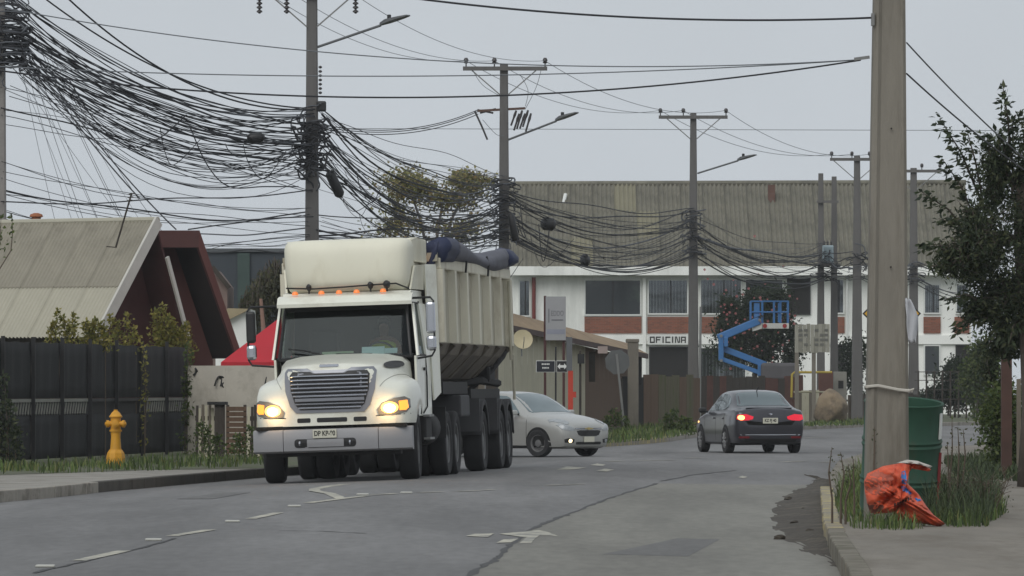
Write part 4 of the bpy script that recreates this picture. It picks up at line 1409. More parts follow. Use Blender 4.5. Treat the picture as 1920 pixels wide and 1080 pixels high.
for s in (-1, 1):
    fl = [(0.99, 1.6, 3.42), (1.07, 1.95, 3.42), (1.10, 2.72, 3.40), (1.10, 2.72, 3.80), (1.07, 1.95, 3.82), (0.99, 1.6, 3.80)]
    mb = MB().prism([(s * x, y, z) for x, y, z in fl], (-s * 0.16, 0, 0))
    mb.build('fairing_wing', M_fair, tk, bevel=0.03)
    ex_ = [(1.05, 2.38, 2.97), (1.08, 2.54, 2.97), (1.19, 2.86, 3.38), (1.21, 2.86, 1.34), (1.15, 2.54, 1.28)]
    MB().add([(s * x, y, z) for x, y, z in ((1.06, 2.5, 3.40), (1.2, 2.86, 3.40), (1.22, 2.86, 1.34), (1.15, 2.5, 1.22))], [(0, 1, 2, 3)]).build('side_extender', M_white, tk, solid=0.03)
    MB().add([(s * x, y, z) for x, y, z in ((1.0, 1.3, 2.99), (1.06, 2.51, 2.99), (1.08, 2.51, 3.40), (1.05, 1.5, 3.36))], [(0, 1, 2, 3)]).build('fairing_cheek', M_fair, tk, solid=0.03)
# marker lights, cable and spotlights on the roof
for x in (-0.80, -0.38, -0.1, 0.18, 0.60):
    MB().lathe([(0.05, 0.0), (0.048, 0.03), (0.03, 0.055), (0.0, 0.06)], 12, Matrix.Translation((x, 0.93, 2.945))).build('marker_lamp', M_amber2, tk, smooth=True)
MB().tube([(-0.95, 1.0, 3.06), (-0.5, 0.965, 3.035), (0.0, 0.96, 3.05), (0.5, 0.965, 3.07), (0.8, 0.99, 3.08), (0.98, 1.1, 3.0), (1.03, 1.2, 2.9)], 0.014, 5).build('roof_cable', M_blk, tk, smooth=True)
for x, s in ((-0.58, 0.9), (0.40, 1.0), (0.66, 1.25)):
    MB().lathe([(0.0, -0.05), (0.04 * s, -0.04), (0.05 * s, 0.02), (0.03 * s, 0.06), (0.0, 0.06)], 10, Matrix.Translation((x, 0.95, 3.03 + 0.03 * s)) @ Matrix.Rotation(0.9, 4, 'X')).build('spot_lamp', M_blk, tk, smooth=True)
    MB().tube([(x, 0.96, 2.96), (x, 0.95, 3.05 + 0.03 * s)], 0.015, 5).build('spot_bracket', M_blk, tk)
# wipers, papers on the dashboard
for x0, x1 in ((-0.30, -0.88), (0.45, -0.12)):
    MB().tube([(x0, 0.51, 1.975), ((x0 + x1) / 2, 0.50, 2.05), (x1, 0.56, 2.09)] if x0 < 0 else [(x0, 0.50, 1.975), (0.1, 0.47, 1.985), (x1, 0.47, 1.99)], 0.013, 5).build('wiper', M_blk, tk)
MB().box((0.44, 0.72, 2.03), (0.36, 0.01, 0.13), Matrix.Rotation(-0.4, 3, 'X')).build('dash_paper', M_paper, tk)
MB().box((-0.12, 0.70, 2.0), (0.5, 0.01, 0.07), Matrix.Rotation(-0.4, 3, 'X')).build('dash_paper', mat('paper_green', rgb(158, 170, 140), 0.9), tk)
MB().box((0.72, 0.74, 2.02), (0.2, 0.01, 0.09), Matrix.Rotation(-0.5, 3, 'X')).build('dash_paper', M_paper, tk)
# steering wheel and seats
mb = MB()
mb.tube([Vector((0.5, 1.18, 1.98)) + Matrix.Rotation(-0.9, 3, 'X') @ Vector((0.23 * math.cos(a), 0.23 * math.sin(a), 0)) for a in np.linspace(0, 2 * PI, 25)], 0.016, 6)
mb.tube([(0.5, 1.18, 1.98), (0.5, 0.9, 1.75)], 0.025, 6)
mb.build('steering_wheel', M_blk, tk, smooth=True)
for x in (-0.5, 0.5):
    MB().box((x, 1.75, 1.55), (0.5, 0.5, 0.14)).build('seat', M_interior, tk, bevel=0.04)
    MB().box((x, 2.05, 1.98), (0.48, 0.14, 0.8)).build('backrest', M_interior, tk, bevel=0.04)
# mirrors
for s, zc in ((1, 2.42), (-1, 2.36)):
    x = 1.36 * s if s > 0 else -1.50
    mb = MB().box((x, 0.78, zc + 0.1), (0.15, 0.1, 0.5))
    mr_ = mb.build('mirror', M_blk if s < 0 else M_chrome, tk, bevel=0.04)
    MB().box((x, 0.79, zc - 0.30), (0.16, 0.1, 0.24)).build('convex_mirror', M_chrome, mr_, bevel=0.05)
    xin = 1.1 * s
    MB().tube([(xin * 0.93, 0.98, zc + 0.42), (x, 0.80, zc + 0.42), (x + 0.05 * s, 0.79, zc + 0.36), (x + 0.05 * s, 0.79, zc - 0.42), (x, 0.8, zc - 0.5), (xin, 0.86, zc - 0.54)], 0.018, 6).build('mirror_bracket', M_blk, mr_, smooth=True)
# chassis, axle, steps, tank, exhaust
for s in (-1, 1):
    MB().box((0.42 * s, 2.3, 0.86), (0.1, 6.6, 0.26)).build('chassis_rail', M_chas, tk)
    MB().box((1.05 * s, 1.45, 0.78), (0.3, 0.75, 0.4)).build('step_box', M_chas, tk, bevel=0.03)
    for z, y in ((0.62, 1.35), (0.98, 1.35)):
        MB().box((1.21 * s, y, z), (0.1, 0.6, 0.035)).build('step', M_steel, tk)
    MB().lathe([(0.0, -0.5), (0.26, -0.48), (0.28, -0.45), (0.28, 0.45), (0.26, 0.48), (0.0, 0.5)], 20, Matrix.Translation((0.93 * s, 2.5, 0.78)) @ Matrix.Rotation(PI / 2, 4, 'X')).build('fuel_tank', M_chas, tk, smooth=True)
MB().box((0, -0.6, 0.72), (1.6, 0.9, 0.5)).build('engine_underside', M_chas, tk)
MB().box((0, -1.0, 0.47), (2.1, 0.2, 0.12)).build('lower_apron', M_chas, tk)
MB().tube([(-0.95, 0, 0.52), (0.95, 0, 0.52)], 0.08, 8).build('front_axle', M_chas, tk)
MB().box((0, 4.6, 1.1), (0.9, 1.0, 0.14)).build('fifth_wheel', M_chas, tk)
for s in (-1, 1):
    wheel(tk, (1.06 * s, 0, 0.52), 0.52, 0.30, s, steer=0.05)
    for y in (4.0, 5.25):
        wheel(tk, (1.08 * s, y, 0.52), 0.52, 0.27, s, dual=True)
    MB().box((0.95 * s, 3.35, 0.86), (0.6, 0.03, 0.5)).build('mud_flap', M_blk, tk)

# driver
dv = bpy.data.meshes.new('person')
sk_v = [((0, 0, 0), .15), ((0, -.01, .18), .15), ((0, .0, .38), .17), ((0, .0, .50), .12), ((0, -.01, .58), .06), ((0, -.03, .66), .085), ((0, -.03, .76), .095), ((0, -.02, .83), .07),
        ((.19, 0, .47), .07), ((.26, -.12, .26), .05), ((.20, -.38, .24), .038), ((.18, -.46, .26), .03), ((-.19, 0, .47), .07), ((-.26, -.12, .26), .05), ((-.20, -.38, .24), .038), ((-.18, -.46, .26), .03),
        ((.10, -.2, -.02), .09), ((.12, -.5, -.02), .065), ((.12, -.56, -.35), .05), ((-.10, -.2, -.02), .09), ((-.12, -.5, -.02), .065), ((-.12, -.56, -.35), .05), ((0, -.13, .74), .018)]
sk_e = [(0, 1), (1, 2), (2, 3), (3, 4), (4, 5), (5, 6), (6, 7), (3, 8), (8, 9), (9, 10), (10, 11), (3, 12), (12, 13), (13, 14), (14, 15), (0, 16), (16, 17), (17, 18), (0, 19), (19, 20), (20, 21), (6, 22)]
for b0, sx in ((11, 1), (15, -1)):
    for k in range(5):
        c0 = len(sk_v)
        bx = sk_v[b0][0]
        ox = (k - 1.5) * 0.02
        if k == 4:
            sk_v += [((bx[0] - sx * .035, bx[1] + .01, bx[2] + .01), .010), ((bx[0] - sx * .045, bx[1] - .03, bx[2] + .02), .008)]
        else:
            ln_ = (.045, .055, .05, .04)[k]
            sk_v += [((bx[0] + ox, bx[1] - ln_, bx[2] + .015), .009), ((bx[0] + ox, bx[1] - ln_ - .02, bx[2] - .02), .008)]
        sk_e += [(b0, c0), (c0, c0 + 1)]
dv.from_pydata([v for v, r in sk_v], sk_e, [])
do = bpy.data.objects.new('person', dv)
C.objects.link(do)
mo = do.modifiers.new('skin', 'SKIN')
for i, (v, r) in enumerate(sk_v):
    dv.skin_vertices[0].data[i].radius = (r, r)
dv.skin_vertices[0].data[0].use_root = True
ms = do.modifiers.new('sub', 'SUBSURF')
ms.levels = ms.render_levels = 1
dv.materials.append(mat('driver_skin', rgb(128, 92, 74), 0.7))
TM = Matrix.Translation(TORI) @ Matrix.Rotation(TROT[2], 4, 'Z') @ Matrix.Rotation(TROT[1], 4, 'Y')
do.matrix_world = TM @ Matrix.Translation((0.5, 1.72, 1.68))
tag(do, 'driver in a yellow-green safety vest behind the truck windscreen', 'person')
M_vest = mat('safety_vest', rgb(168, 178, 60), 0.8)
vest = MB().lathe([(0.19, 0.0), (0.20, 0.15), (0.21, 0.33), (0.20, 0.44), (0.13, 0.51), (0.08, 0.53)], 16).build('vest', M_vest, do, smooth=True)
vest.scale = (1.1, 0.95, 1)
MB().lathe([(0.102, 0.0), (0.108, 0.05), (0.09, 0.1), (0.05, 0.13), (0.0, 0.135)], 14, Matrix.Translation((0, -0.01, 0.76))).build('hair', M_blk, do, smooth=True)

# ---------------------------------------------------------------- tipper trailer
M_rib = mat('rib_cream_lit', rgb(212, 207, 188), 0.65, var=0.12, scale=1.2, col2=rgb(164, 150, 126), lo=0.5, hi=0.7, streak=(1, 1, 0.4))  # lit faces of the ribs put into a lighter colour
M_tub = mat('tub_cream_shaded', rgb(182, 177, 158), 0.7, var=0.14, scale=1.2, col2=rgb(140, 130, 110), lo=0.46, hi=0.64, streak=(1, 1, 0.45))  # shadow between the ribs put into a darker plate colour
M_tubd = mat('tub_dark', rgb(112, 104, 92), 0.85, var=0.2, scale=1.6, col2=rgb(80, 72, 62), lo=0.44, hi=0.62)  # darker tone for belly, lower ribs and front wall
tr = thing('dump_trailer', 'cream ribbed dump trailer with a rolled grey tarpaulin, coupled behind the truck', 'trailer', TORI, TROT)
yf, yb, ztop = 2.98, 13.7, 3.5
sec = [(1.2, 3.5), (1.2, 2.16), (1.12, 1.98), (0.72, 1.60), (0.55, 1.56)]
full = [(-x, z) for x, z in sec] + [(x, z) for x, z in reversed(sec)]
mb = MB().grid([[(x, yf + 0.0, z) for x, z in full], [(x, yb, z) for x, z in full]])
mb.build('tub', M_tub, tr, solid=0.03)
lowsec = [(1.205, 2.14), (1.125, 1.965), (0.725, 1.585), (0.55, 1.545)]
for s in (-1, 1):
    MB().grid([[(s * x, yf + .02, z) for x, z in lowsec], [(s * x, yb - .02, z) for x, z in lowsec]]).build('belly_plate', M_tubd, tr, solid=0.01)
    MB().box((1.23 * s, (yf + yb) / 2, 3.42), (0.12, yb - yf, 0.18)).build('top_rail', M_rib, tr, bevel=0.02)
    for k in range(7):
        y = yf + 0.12 + k * (yb - yf - 0.3) / 6
        rb = MB()
        rb.prism([(1.2 * s, y - 0.16, 3.33), (1.32 * s, y - 0.13, 3.33), (1.32 * s, y + 0.13, 3.33), (1.2 * s, y + 0.16, 3.33)], (0, 0, -1.18))
        rb.build('rib', M_rib, tr)
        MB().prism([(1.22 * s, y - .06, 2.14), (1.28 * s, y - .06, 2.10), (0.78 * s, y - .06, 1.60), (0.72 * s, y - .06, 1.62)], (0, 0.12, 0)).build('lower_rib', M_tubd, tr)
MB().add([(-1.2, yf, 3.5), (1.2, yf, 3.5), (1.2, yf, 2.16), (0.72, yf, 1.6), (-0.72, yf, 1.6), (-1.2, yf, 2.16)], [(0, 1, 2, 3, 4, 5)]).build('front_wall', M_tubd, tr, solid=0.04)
MB().box((0, yf - 0.06, 3.52), (2.5, 0.14, 0.14)).build('front_header', M_tub, tr)
MB().add([(-1.2, yb, 3.5), (1.2, yb, 3.5), (1.2, yb, 2.16), (0.72, yb, 1.6), (-0.72, yb, 1.6), (-1.2, yb, 2.16)], [(0, 1, 2, 3, 4, 5)]).build('tailgate', M_tub, tr, solid=0.05)
for x in (1.24,):
    MB().lathe([(0.0, 0), (0.05, 0.01), (0.05, 0.05), (0.0, 0.06)], 10, Matrix.Translation((1.0, yf - 0.15, 3.52)) @ Matrix.Rotation(PI / 2, 4, 'X')).build('marker_lamp', M_amber, tr)
# ladder and tail gear
MB().tube([(1.3, yb - 0.1, 3.3), (1.3, yb - 0.1, 1.2)], 0.025, 6).build('ladder_rail', M_tub, tr)
MB().tube([(1.3, yb - 0.45, 3.3), (1.3, yb - 0.45, 1.9)], 0.025, 6).build('ladder_rail', M_tub, tr)
for k in range(6):
    MB().tube([(1.3, yb - 0.1, 2.0 + k * .24), (1.3, yb - 0.45, 2.0 + k * .24)], 0.018, 5).build('ladder_rung', M_tub, tr)
MB().box((0, 8.7, 1.36), (0.95, 9.8, 0.28)).build('trailer_frame', M_chas, tr)
MB().box((0, 11.2, 1.3), (2.1, 4.6, 0.2)).build('rear_subframe', M_chas, tr)
MB().box((0.55, 6.6, 1.42), (1.0, 3.6, 0.2)).build('tip_cradle', M_chas, tr)
MB().box((0.8, 12.9, 1.66), (0.4, 0.9, 0.28)).build('hinge_box', M_chas, tr, bevel=0.05)
MB().tube([(0.6, 12.2, 1.35), (1.0, 12.6, 1.7), (1.15, 13.2, 1.95), (1.18, 13.6, 2.1)], 0.05, 6).build('tip_hose', M_chas, tr, smooth=True)
MB().tube([(0.5, 11.4, 1.5), (0.85, 12.2, 1.55), (1.05, 13.3, 1.5)], 0.07, 6).build('tip_strut', M_chas, tr)
MB().box((0.9, 6.9, 1.12), (0.55, 1.3, 0.36)).build('tool_box', M_fend, tr, bevel=0.03)
for s in (-1, 1):
    for y in (9.0, 11.8, 13.05):
        wheel(tr, (1.1 * s, y, 0.52), 0.52, 0.30, s, dual=(y > 9.5))
        rows = []
        for i in range(13):
            a = PI * (0.0 + i / 12)
            rows.append([(s * 0.62, y - 0.62 * math.cos(a), 0.62 + 0.60 * math.sin(a)), (s * 1.27, y - 0.62 * math.cos(a), 0.62 + 0.60 * math.sin(a)), (s * 1.27, y - 0.56 * math.cos(a), 0.60 + 0.53 * math.sin(a))])
        MB().grid(rows).build('mudguard', M_fend, tr, smooth=True, solid=0.02)
        if y != 13.05:
            MB().box((0.95 * s, y - 0.72, 0.96), (0.62, 0.04, 0.56)).build('mud_flap', M_fend, tr)
for s in (-1, 1):
    MB().box((0.8 * s, 6.35, 0.75), (0.1, 0.1, 1.0)).build('landing_leg', M_chas, tr)
# rolled tarpaulin along the edge
def lumpy(path, rad, seed, n=18):
    R_ = random.Random(seed)
    ph = [R_.uniform(0, 6) for _ in range(8)]
    mb = MB()
    rows = []
    for i, (p, r) in enumerate(zip(path, rad)):
        row = []
        for j in range(n):
            a = 2 * PI * j / n
            k = 1 + 0.14 * math.sin(2 * a + ph[0] + i * 0.08) + 0.08 * math.sin(3 * a + ph[1] - i * 0.13) + 0.05 * math.sin(6 * a + i * 0.2 + ph[2])
            row.append((p[0] + r * k * math.cos(a), p[1], p[2] + r * k * 0.85 * math.sin(a)))
        rows.append(row)
    mb.grid(rows, closed=True)
    mb.f.append(tuple(range(n)))
    mb.f.append(tuple(len(mb.v) - n + j for j in range(n)))
    return mb
ns = 60
pa = []
ra = []
for i in range(ns + 1):
    t = i / ns
    y = 3.0 + t * 10.8
    pa.append((1.20 + 0.04 * math.sin(y * 0.6), y, 3.60 + 0.05 * math.sin(y * 0.6 + 5.2) + 0.006 * (y - 3) + 0.02 * math.sin(y * 1.1)))
    ra.append(0.2 + 0.03 * math.sin(y * 0.5) + 0.015 * math.sin(y * 1.3))
M_tarp = mat('tarp_grey', rgb(88, 89, 99), 0.75, var=0.25, scale=2, bump=0.5, bscale=6)
M_tarpb = mat('tarp_blue', rgb(42, 50, 78), 0.7, var=0.3, scale=2, bump=0.5, bscale=6)
lumpy(pa[8:54], ra[8:54], 1).build('tarpaulin', M_tarp, tr, smooth='all')
lumpy(pa[:10], [r * 1.05 for r in ra[:10]], 2).build('tarpaulin_front', M_tarpb, tr, smooth='all')
lumpy(pa[53:], [0.19 + 0.04 * math.sin(i * .6) for i in range(len(pa[53:]))], 3).build('tarpaulin_rear', M_tarpb, tr, smooth='all')
rows = []
for i in range(9):
    t = i / 8
    wd_ = 0.34 * (1 - t) ** 0.8 + 0.03
    rows.append([(1.06 + wd_ * (j / 8 - 0.35), 2.86 + 0.05 * math.sin(j * 1.3 + i), 3.74 - 0.66 * t + 0.03 * math.sin(j * 1.1)) for j in range(9)])
MB().grid(rows).build('tarpaulin_flap', M_tarpb, tr, smooth='all', solid=0.012)
for k in range(2):
    y = 6.2 + k * 3.4
    MB().tube([(1.32, y, 3.66), (1.35, y, 3.5), (1.33, y, 3.32)], 0.02, 5).build('tie_strap', M_blk, tr)
MB().tube([(1.02, 2.84, 3.1), (1.0, 2.83, 2.8), (0.9, 2.82, 2.5)], 0.012, 5).build('tarp_rope', M_blk, tr)

# ---------------------------------------------------------------- cars
def make_car(name, label, loc, heading, paint, P_):
    """local +x forward, +y left, z up"""
    car = thing(name, label, 'car', loc, (0, 0, heading))
    S = [  # x, zb, wb, zm, wm, zbelt, wbelt, ztop, wtop
        (2.20, .34, .46, .50, .54, .62, .50, .66, .40), (2.165, .25, .60, .50, .69, .66, .66, .71, .52), (2.05, .20, .72, .50, .80, .71, .77, .77, .62), (1.75, .19, .80, .52, .855, .78, .82, .865, .66), (1.35, .19, .83, .55, .865, .85, .83, .935, .67),
        (1.02, .19, .84, .56, .865, .90, .835, .99, .69), (0.62, .19, .84, .56, .865, .925, .835, 1.24, .625), (0.25, .19, .84, .56, .865, .94, .835, 1.405, .575), (-0.15, .19, .84, .56, .865, .95, .835, 1.45, .56),
        (-0.6, .19, .84, .56, .865, .96, .835, 1.445, .555), (-0.98, .19, .84, .57, .865, .975, .835, 1.37, .565), (-1.35, .19, .83, .58, .865, .99, .83, 1.20, .60), (-1.68, .2, .82, .60, .86, 1.0, .81, 1.065, .66),
        (-2.0, .22, .78, .62, .84, .985, .79, 1.045, .66), (-2.14, .27, .72, .62, .80, .95, .76, 1.01, .60), (-2.19, .36, .62, .62, .74, .90, .70, .95, .54)]
    sc_ = P_.get('scale', 1.0)
    car.scale = (sc_, sc_, sc_)
    S = [((1.33 + (q[0] - 1.33) * P_.get('nose', 1.0)) if q[0] > 1.33 else q[0],) + q[1:] for q in S]
    rows = []
    for x, zb, wb, zm, wm, zt, wt, zp, wp in catrom(S, 3):
        half = [(0, zb), (wb * .8, zb), (wb, zb + .04), (wb + (wm - wb) * .7, (zb + zm) / 2), (wm, zm), (wm * .995, (zm * .4 + zt * .6)), (wt + .01, zt - .02), (wt - .01, zt + .015), ((wt + wp) / 2 + .015, (zt + zp) / 2), (wp + .02, zp - .025), (wp - .05, zp), (wp * .55, zp + .022), (0, zp + .03)]
        full = half + [(-a, b) for a, b in reversed(half[1:-1])]
        rows.append([(x, a, b) for a, b in full])
    mb = MB().grid(rows, closed=True)
    nf = len(rows[0])
    mb.f.append(tuple(range(nf)))
    mb.f.append(tuple(len(mb.v) - nf + j for j in range(nf)))
    bv = bvh_of(mb)
    mb.build('body', paint, car, smooth=True)
    def dc(ol, m, nm, axis, side, off=.006, parent=car, rings=3, skirt=.012):
        return decal(bv, ol, axis, side, off, rings, skirt).build(nm, m, parent, smooth=True)
    gl = P_['glass']
    # side windows
    for s in (-1, 1):
        for ol in ([(0.72, .985), (0.66, 1.04), (0.28, 1.33), (0.16, 1.372), (-0.16, 1.385), (-0.20, .995)], [(-0.25, .995), (-0.21, 1.385), (-0.6, 1.372), (-0.92, 1.295), (-1.12, 1.17), (-1.16, 1.08), (-1.0, 1.02)]):
            dc(densify(ol, 5), gl, 'side_window', 1, s)
        for x in (0.98, -0.22, -1.12):
            dc(densify([(x - .006, .30), (x + .006, .30), (x + .006, .93), (x - .006, .93)], 5), M_gap, 'door_seam', 1, s, .002)
        for x in (0.0, -0.95):
            dc(rrect(x - .1, x + .08, .80, .835, .015, sub=2), paint, 'door_handle', 1, s, .025)
        dc(densify([(1.0, .26), (-0.85, .26), (-0.85, .215), (1.0, .215)], 6), M_blk, 'sill', 1, s, .004)
        for x in (1.33, -1.27):
            dc([(x + .365 * math.cos(a), .31 + .365 * math.sin(a)) for a in np.linspace(-.35, PI + .35, 22)], M_gap, 'wheel_arch', 1, s, .003)
            wheel(car, (x, s * .79, .31), .31, .2, 1, mr=P_['rim'], spokes=P_.get('spokes', 10), steer=PI / 2 * s + (P_.get('steer', 0) if x > 0 else 0))
        mr_ = MB().box((0.70, s * .97, 1.0), (.12, .17, .12)).build('mirror', P_.get('mirror', paint), car, bevel=.035)
        MB().tube([(0.72, s * .83, .96), (0.71, s * .92, .98)], .025, 6).build('mirror_arm', M_blk, mr_)
    # screens seen from above: shot straight down so that they follow the slope
    dc(densify([(1.0, -.66), (.92, -.70), (.36, -.57), (.27, -.50), (.25, 0), (.27, .50), (.36, .57), (.92, .70), (1.0, .66), (1.04, 0)], 5), gl, 'windscreen', 2, 1)
    dc(densify([(-.86, -.49), (-.93, -.53), (-1.50, -.63), (-1.57, -.58), (-1.60, 0), (-1.57, .58), (-1.50, .63), (-.93, .53), (-.86, .49), (-.84, 0)], 5), gl, 'rear_screen', 2, 1)
    return car, bv, dc

M_carglass = mat('car_glass', rgb(112, 124, 126), 0.06, 0.75, var=0.1, scale=1, spec=1.0)
M_grey = mat('sedan_grey', rgb(54, 54, 60), 0.28, 0.35, var=0.05, coat=0.6)
M_silver = mat('sedan_silver', rgb(170, 170, 166), 0.3, 0.35, var=0.05, coat=0.5)
M_alloy = mat('alloy_rim', rgb(150, 150, 150), 0.4, 0.5)
M_redl = mat('tail_lit', rgb(170, 20, 30), 0.25, emit=(1.0, 0.03, 0.07), estr=0.55)
M_redd = mat('reflector_red', rgb(110, 24, 30), 0.3)
M_ind = mat('indicator_lit', rgb(255, 190, 90), 0.3, emit=(1.0, 0.52, 0.14), estr=3.5)
M_hlamp = mat('headlamp_clear', rgb(160, 164, 166), 0.3, 0.2, var=0.3, scale=14)

# dark sedan driving away
p = G(1420, 849)
hd = math.radians(90 + 11)
cx = Vector((5.27, 141.2, 0))
car1, bv1, dc1 = make_car('sedan_car', 'dark grey sedan seen from behind with its left indicator on', (cx.x, cx.y, 0), hd, M_grey, {'glass': M_carglass, 'rim': M_alloy, 'spokes': 10, 'mirror': M_blk, 'scale': 0.94})
for s in (-1, 1):
    tl = dc1(densify([(s * .42, .80), (s * .40, .86), (s * .58, .92), (s * .77, .90), (s * .79, .80), (s * .70, .765), (s * .52, .775)], 4), M_redl if s < 0 else M_redl, 'tail_lamp', 0, -1, .01)
    if s > 0:
        dc1([(s * .69 + .075 * math.cos(a), .835 + .055 * math.sin(a)) for a in np.linspace(0, 2 * PI, 18, endpoint=False)], M_ind, 'indicator', 0, -1, .02, parent=tl)
    dc1(rrect(min(s * .50, s * .74), max(s * .50, s * .74), .355, .40, .015, sub=3), M_redd, 'reflector', 0, -1, .008)
dc1(rrect(-.62, .62, .27, .345, .03, sub=4), M_blk, 'lower_valance', 0, -1, .006)
dc1(densify([(-.72, .445), (.72, .445), (.70, .425), (-.70, .425)], 5), M_chrome, 'bumper_trim', 0, -1, .008)
dc1(densify([(-.52, .66), (-.60, .76), (-.58, .765), (-.50, .672), (.50, .672), (.58, .765), (.60, .76), (.52, .66)], 3), M_gap, 'boot_seam', 0, -1, .003)
np_ = MB().box((-2.213, 0, .765), (.012, .36, .13)).build('number_plate', M_plate, car1)
text('KZ FJ 40', 0.1, M_platet, np_, (-2.221, 0, .767), (PI / 2, 0, -PI / 2), wide=0.78, extrude=.002, bold=.003)
MB().tube([(-2.205, -.05, .915), (-2.212, 0, .895), (-2.205, .05, .915), (-2.205, 0, .93), (-2.205, -.05, .915)], .012, 5).build('emblem', M_chrome, car1)
MB().tube([(-0.8, 0, 1.45), (-0.98, 0, 1.55)], .012, 5).build('aerial', M_blk, car1)
MB().box((-2.02, 0, 1.06), (.12, 1.1, .02)).build('boot_lip', M_grey, car1, bevel=.008)
sm = dc1([(1.62 + .04 * math.cos(a), .72 + .02 * math.sin(a)) for a in np.linspace(0, 2 * PI, 14, endpoint=False)], M_ind, 'side_repeater', 1, 1, .01)

# silver sedan turning out of the side street
fwd = Vector((math.sin(math.radians(48)), -math.cos(math.radians(48)), 0))
hd2 = math.atan2(fwd.y, fwd.x)
wl_ = G(1013, 857)
lft = Vector((-fwd.y, fwd.x, 0))
c2 = Vector((wl_.x, wl_.y, 0)) - fwd * 1.24 + lft * 0.73
car2, bv2, dc2 = make_car('sedan_car', 'silver sedan turning out of the side street behind the dump trailer', (c2.x, c2.y, 0), hd2, M_silver, {'glass': mat('car_glass_pale', rgb(128, 140, 142), 0.06, 0.75, spec=1.0), 'rim': M_rim, 'spokes': 0, 'steer': 0.12, 'scale': 0.925, 'nose': 0.88})
for s in (-1, 1):
    hl = dc2(densify([(1.58, s * .80), (1.66, s * .66), (1.93, s * .50), (2.0, s * .56), (1.98, s * .66), (1.83, s * .76), (1.65, s * .82)], 4), M_hlamp, 'headlamp', 2, 1, .014)
    dc2(densify([(s * .47, .60), (s * .50, .66), (s * .76, .75), (s * .81, .72), (s * .78, .62), (s * .62, .59)], 4), M_hlamp, 'headlamp_lower', 0, 1, .012, parent=hl)
    fg = dc2(densify([(s * .50, .32), (s * .48, .40), (s * .66, .43), (s * .74, .40), (s * .72, .33)], 4), M_blk, 'fog_recess', 0, 1, .006)
    dc2([(s * .60 + .045 * math.cos(a), .37 + .04 * math.sin(a)) for a in np.linspace(0, 2 * PI, 14, endpoint=False)], M_lampw if s < 0 else M_hlamp, 'fog_lamp', 0, 1, .014, parent=fg)
gl_ = dc2(densify([(-.40, .59), (-.34, .50), (-.25, .475), (.25, .475), (.34, .50), (.40, .59), (.3, .605), (-.3, .605)], 4), M_blk, 'grille', 0, 1, .012)
dc2(densify([(-.44, .655), (.44, .655), (.42, .625), (-.42, .625)], 5), M_blk, 'upper_grille', 0, 1, .010)
dc2(densify([(-.46, .642), (.46, .642), (.45, .628), (-.45, .628)], 5), M_chrome, 'chrome_strip', 0, 1, .014)
dc2(densify([(-.13, .632), (-.13, .652), (-.04, .652), (-.04, .668), (.04, .668), (.04, .652), (.13, .652), (.13, .632), (.04, .632), (.04, .616), (-.04, .616), (-.04, .632)], 2), mat('emblem_gold', rgb(190, 170, 110), 0.3, 0.6), 'emblem', 0, 1, .022)
dc2(rrect(-.42, .42, .285, .345, .02, sub=4), M_blk, 'lower_intake', 0, 1, .006)
q2 = MB().box((2.118, 0, .40), (.012, .34, .12)).build('number_plate', M_plate, car2)
MB().tube([(-.6, 0, 1.47), (-.72, 0, 1.56)], .012, 5).build('aerial', M_blk, car2)
# ---------------------------------------------------------------- poles
M_cable = mat('cable_black', rgb(44, 45, 49), 0.8, var=0.1)
M_cable2 = mat('cable_grey', rgb(82, 85, 90), 0.8, var=0.1)
M_wire = mat('wire_grey', rgb(104, 108, 112), 0.7, var=0.05)
M_ins = mat('insulator', rgb(58, 54, 54), 0.35)
M_lampb = mat('luminaire_grey', rgb(104, 106, 108), 0.5, 0.2)

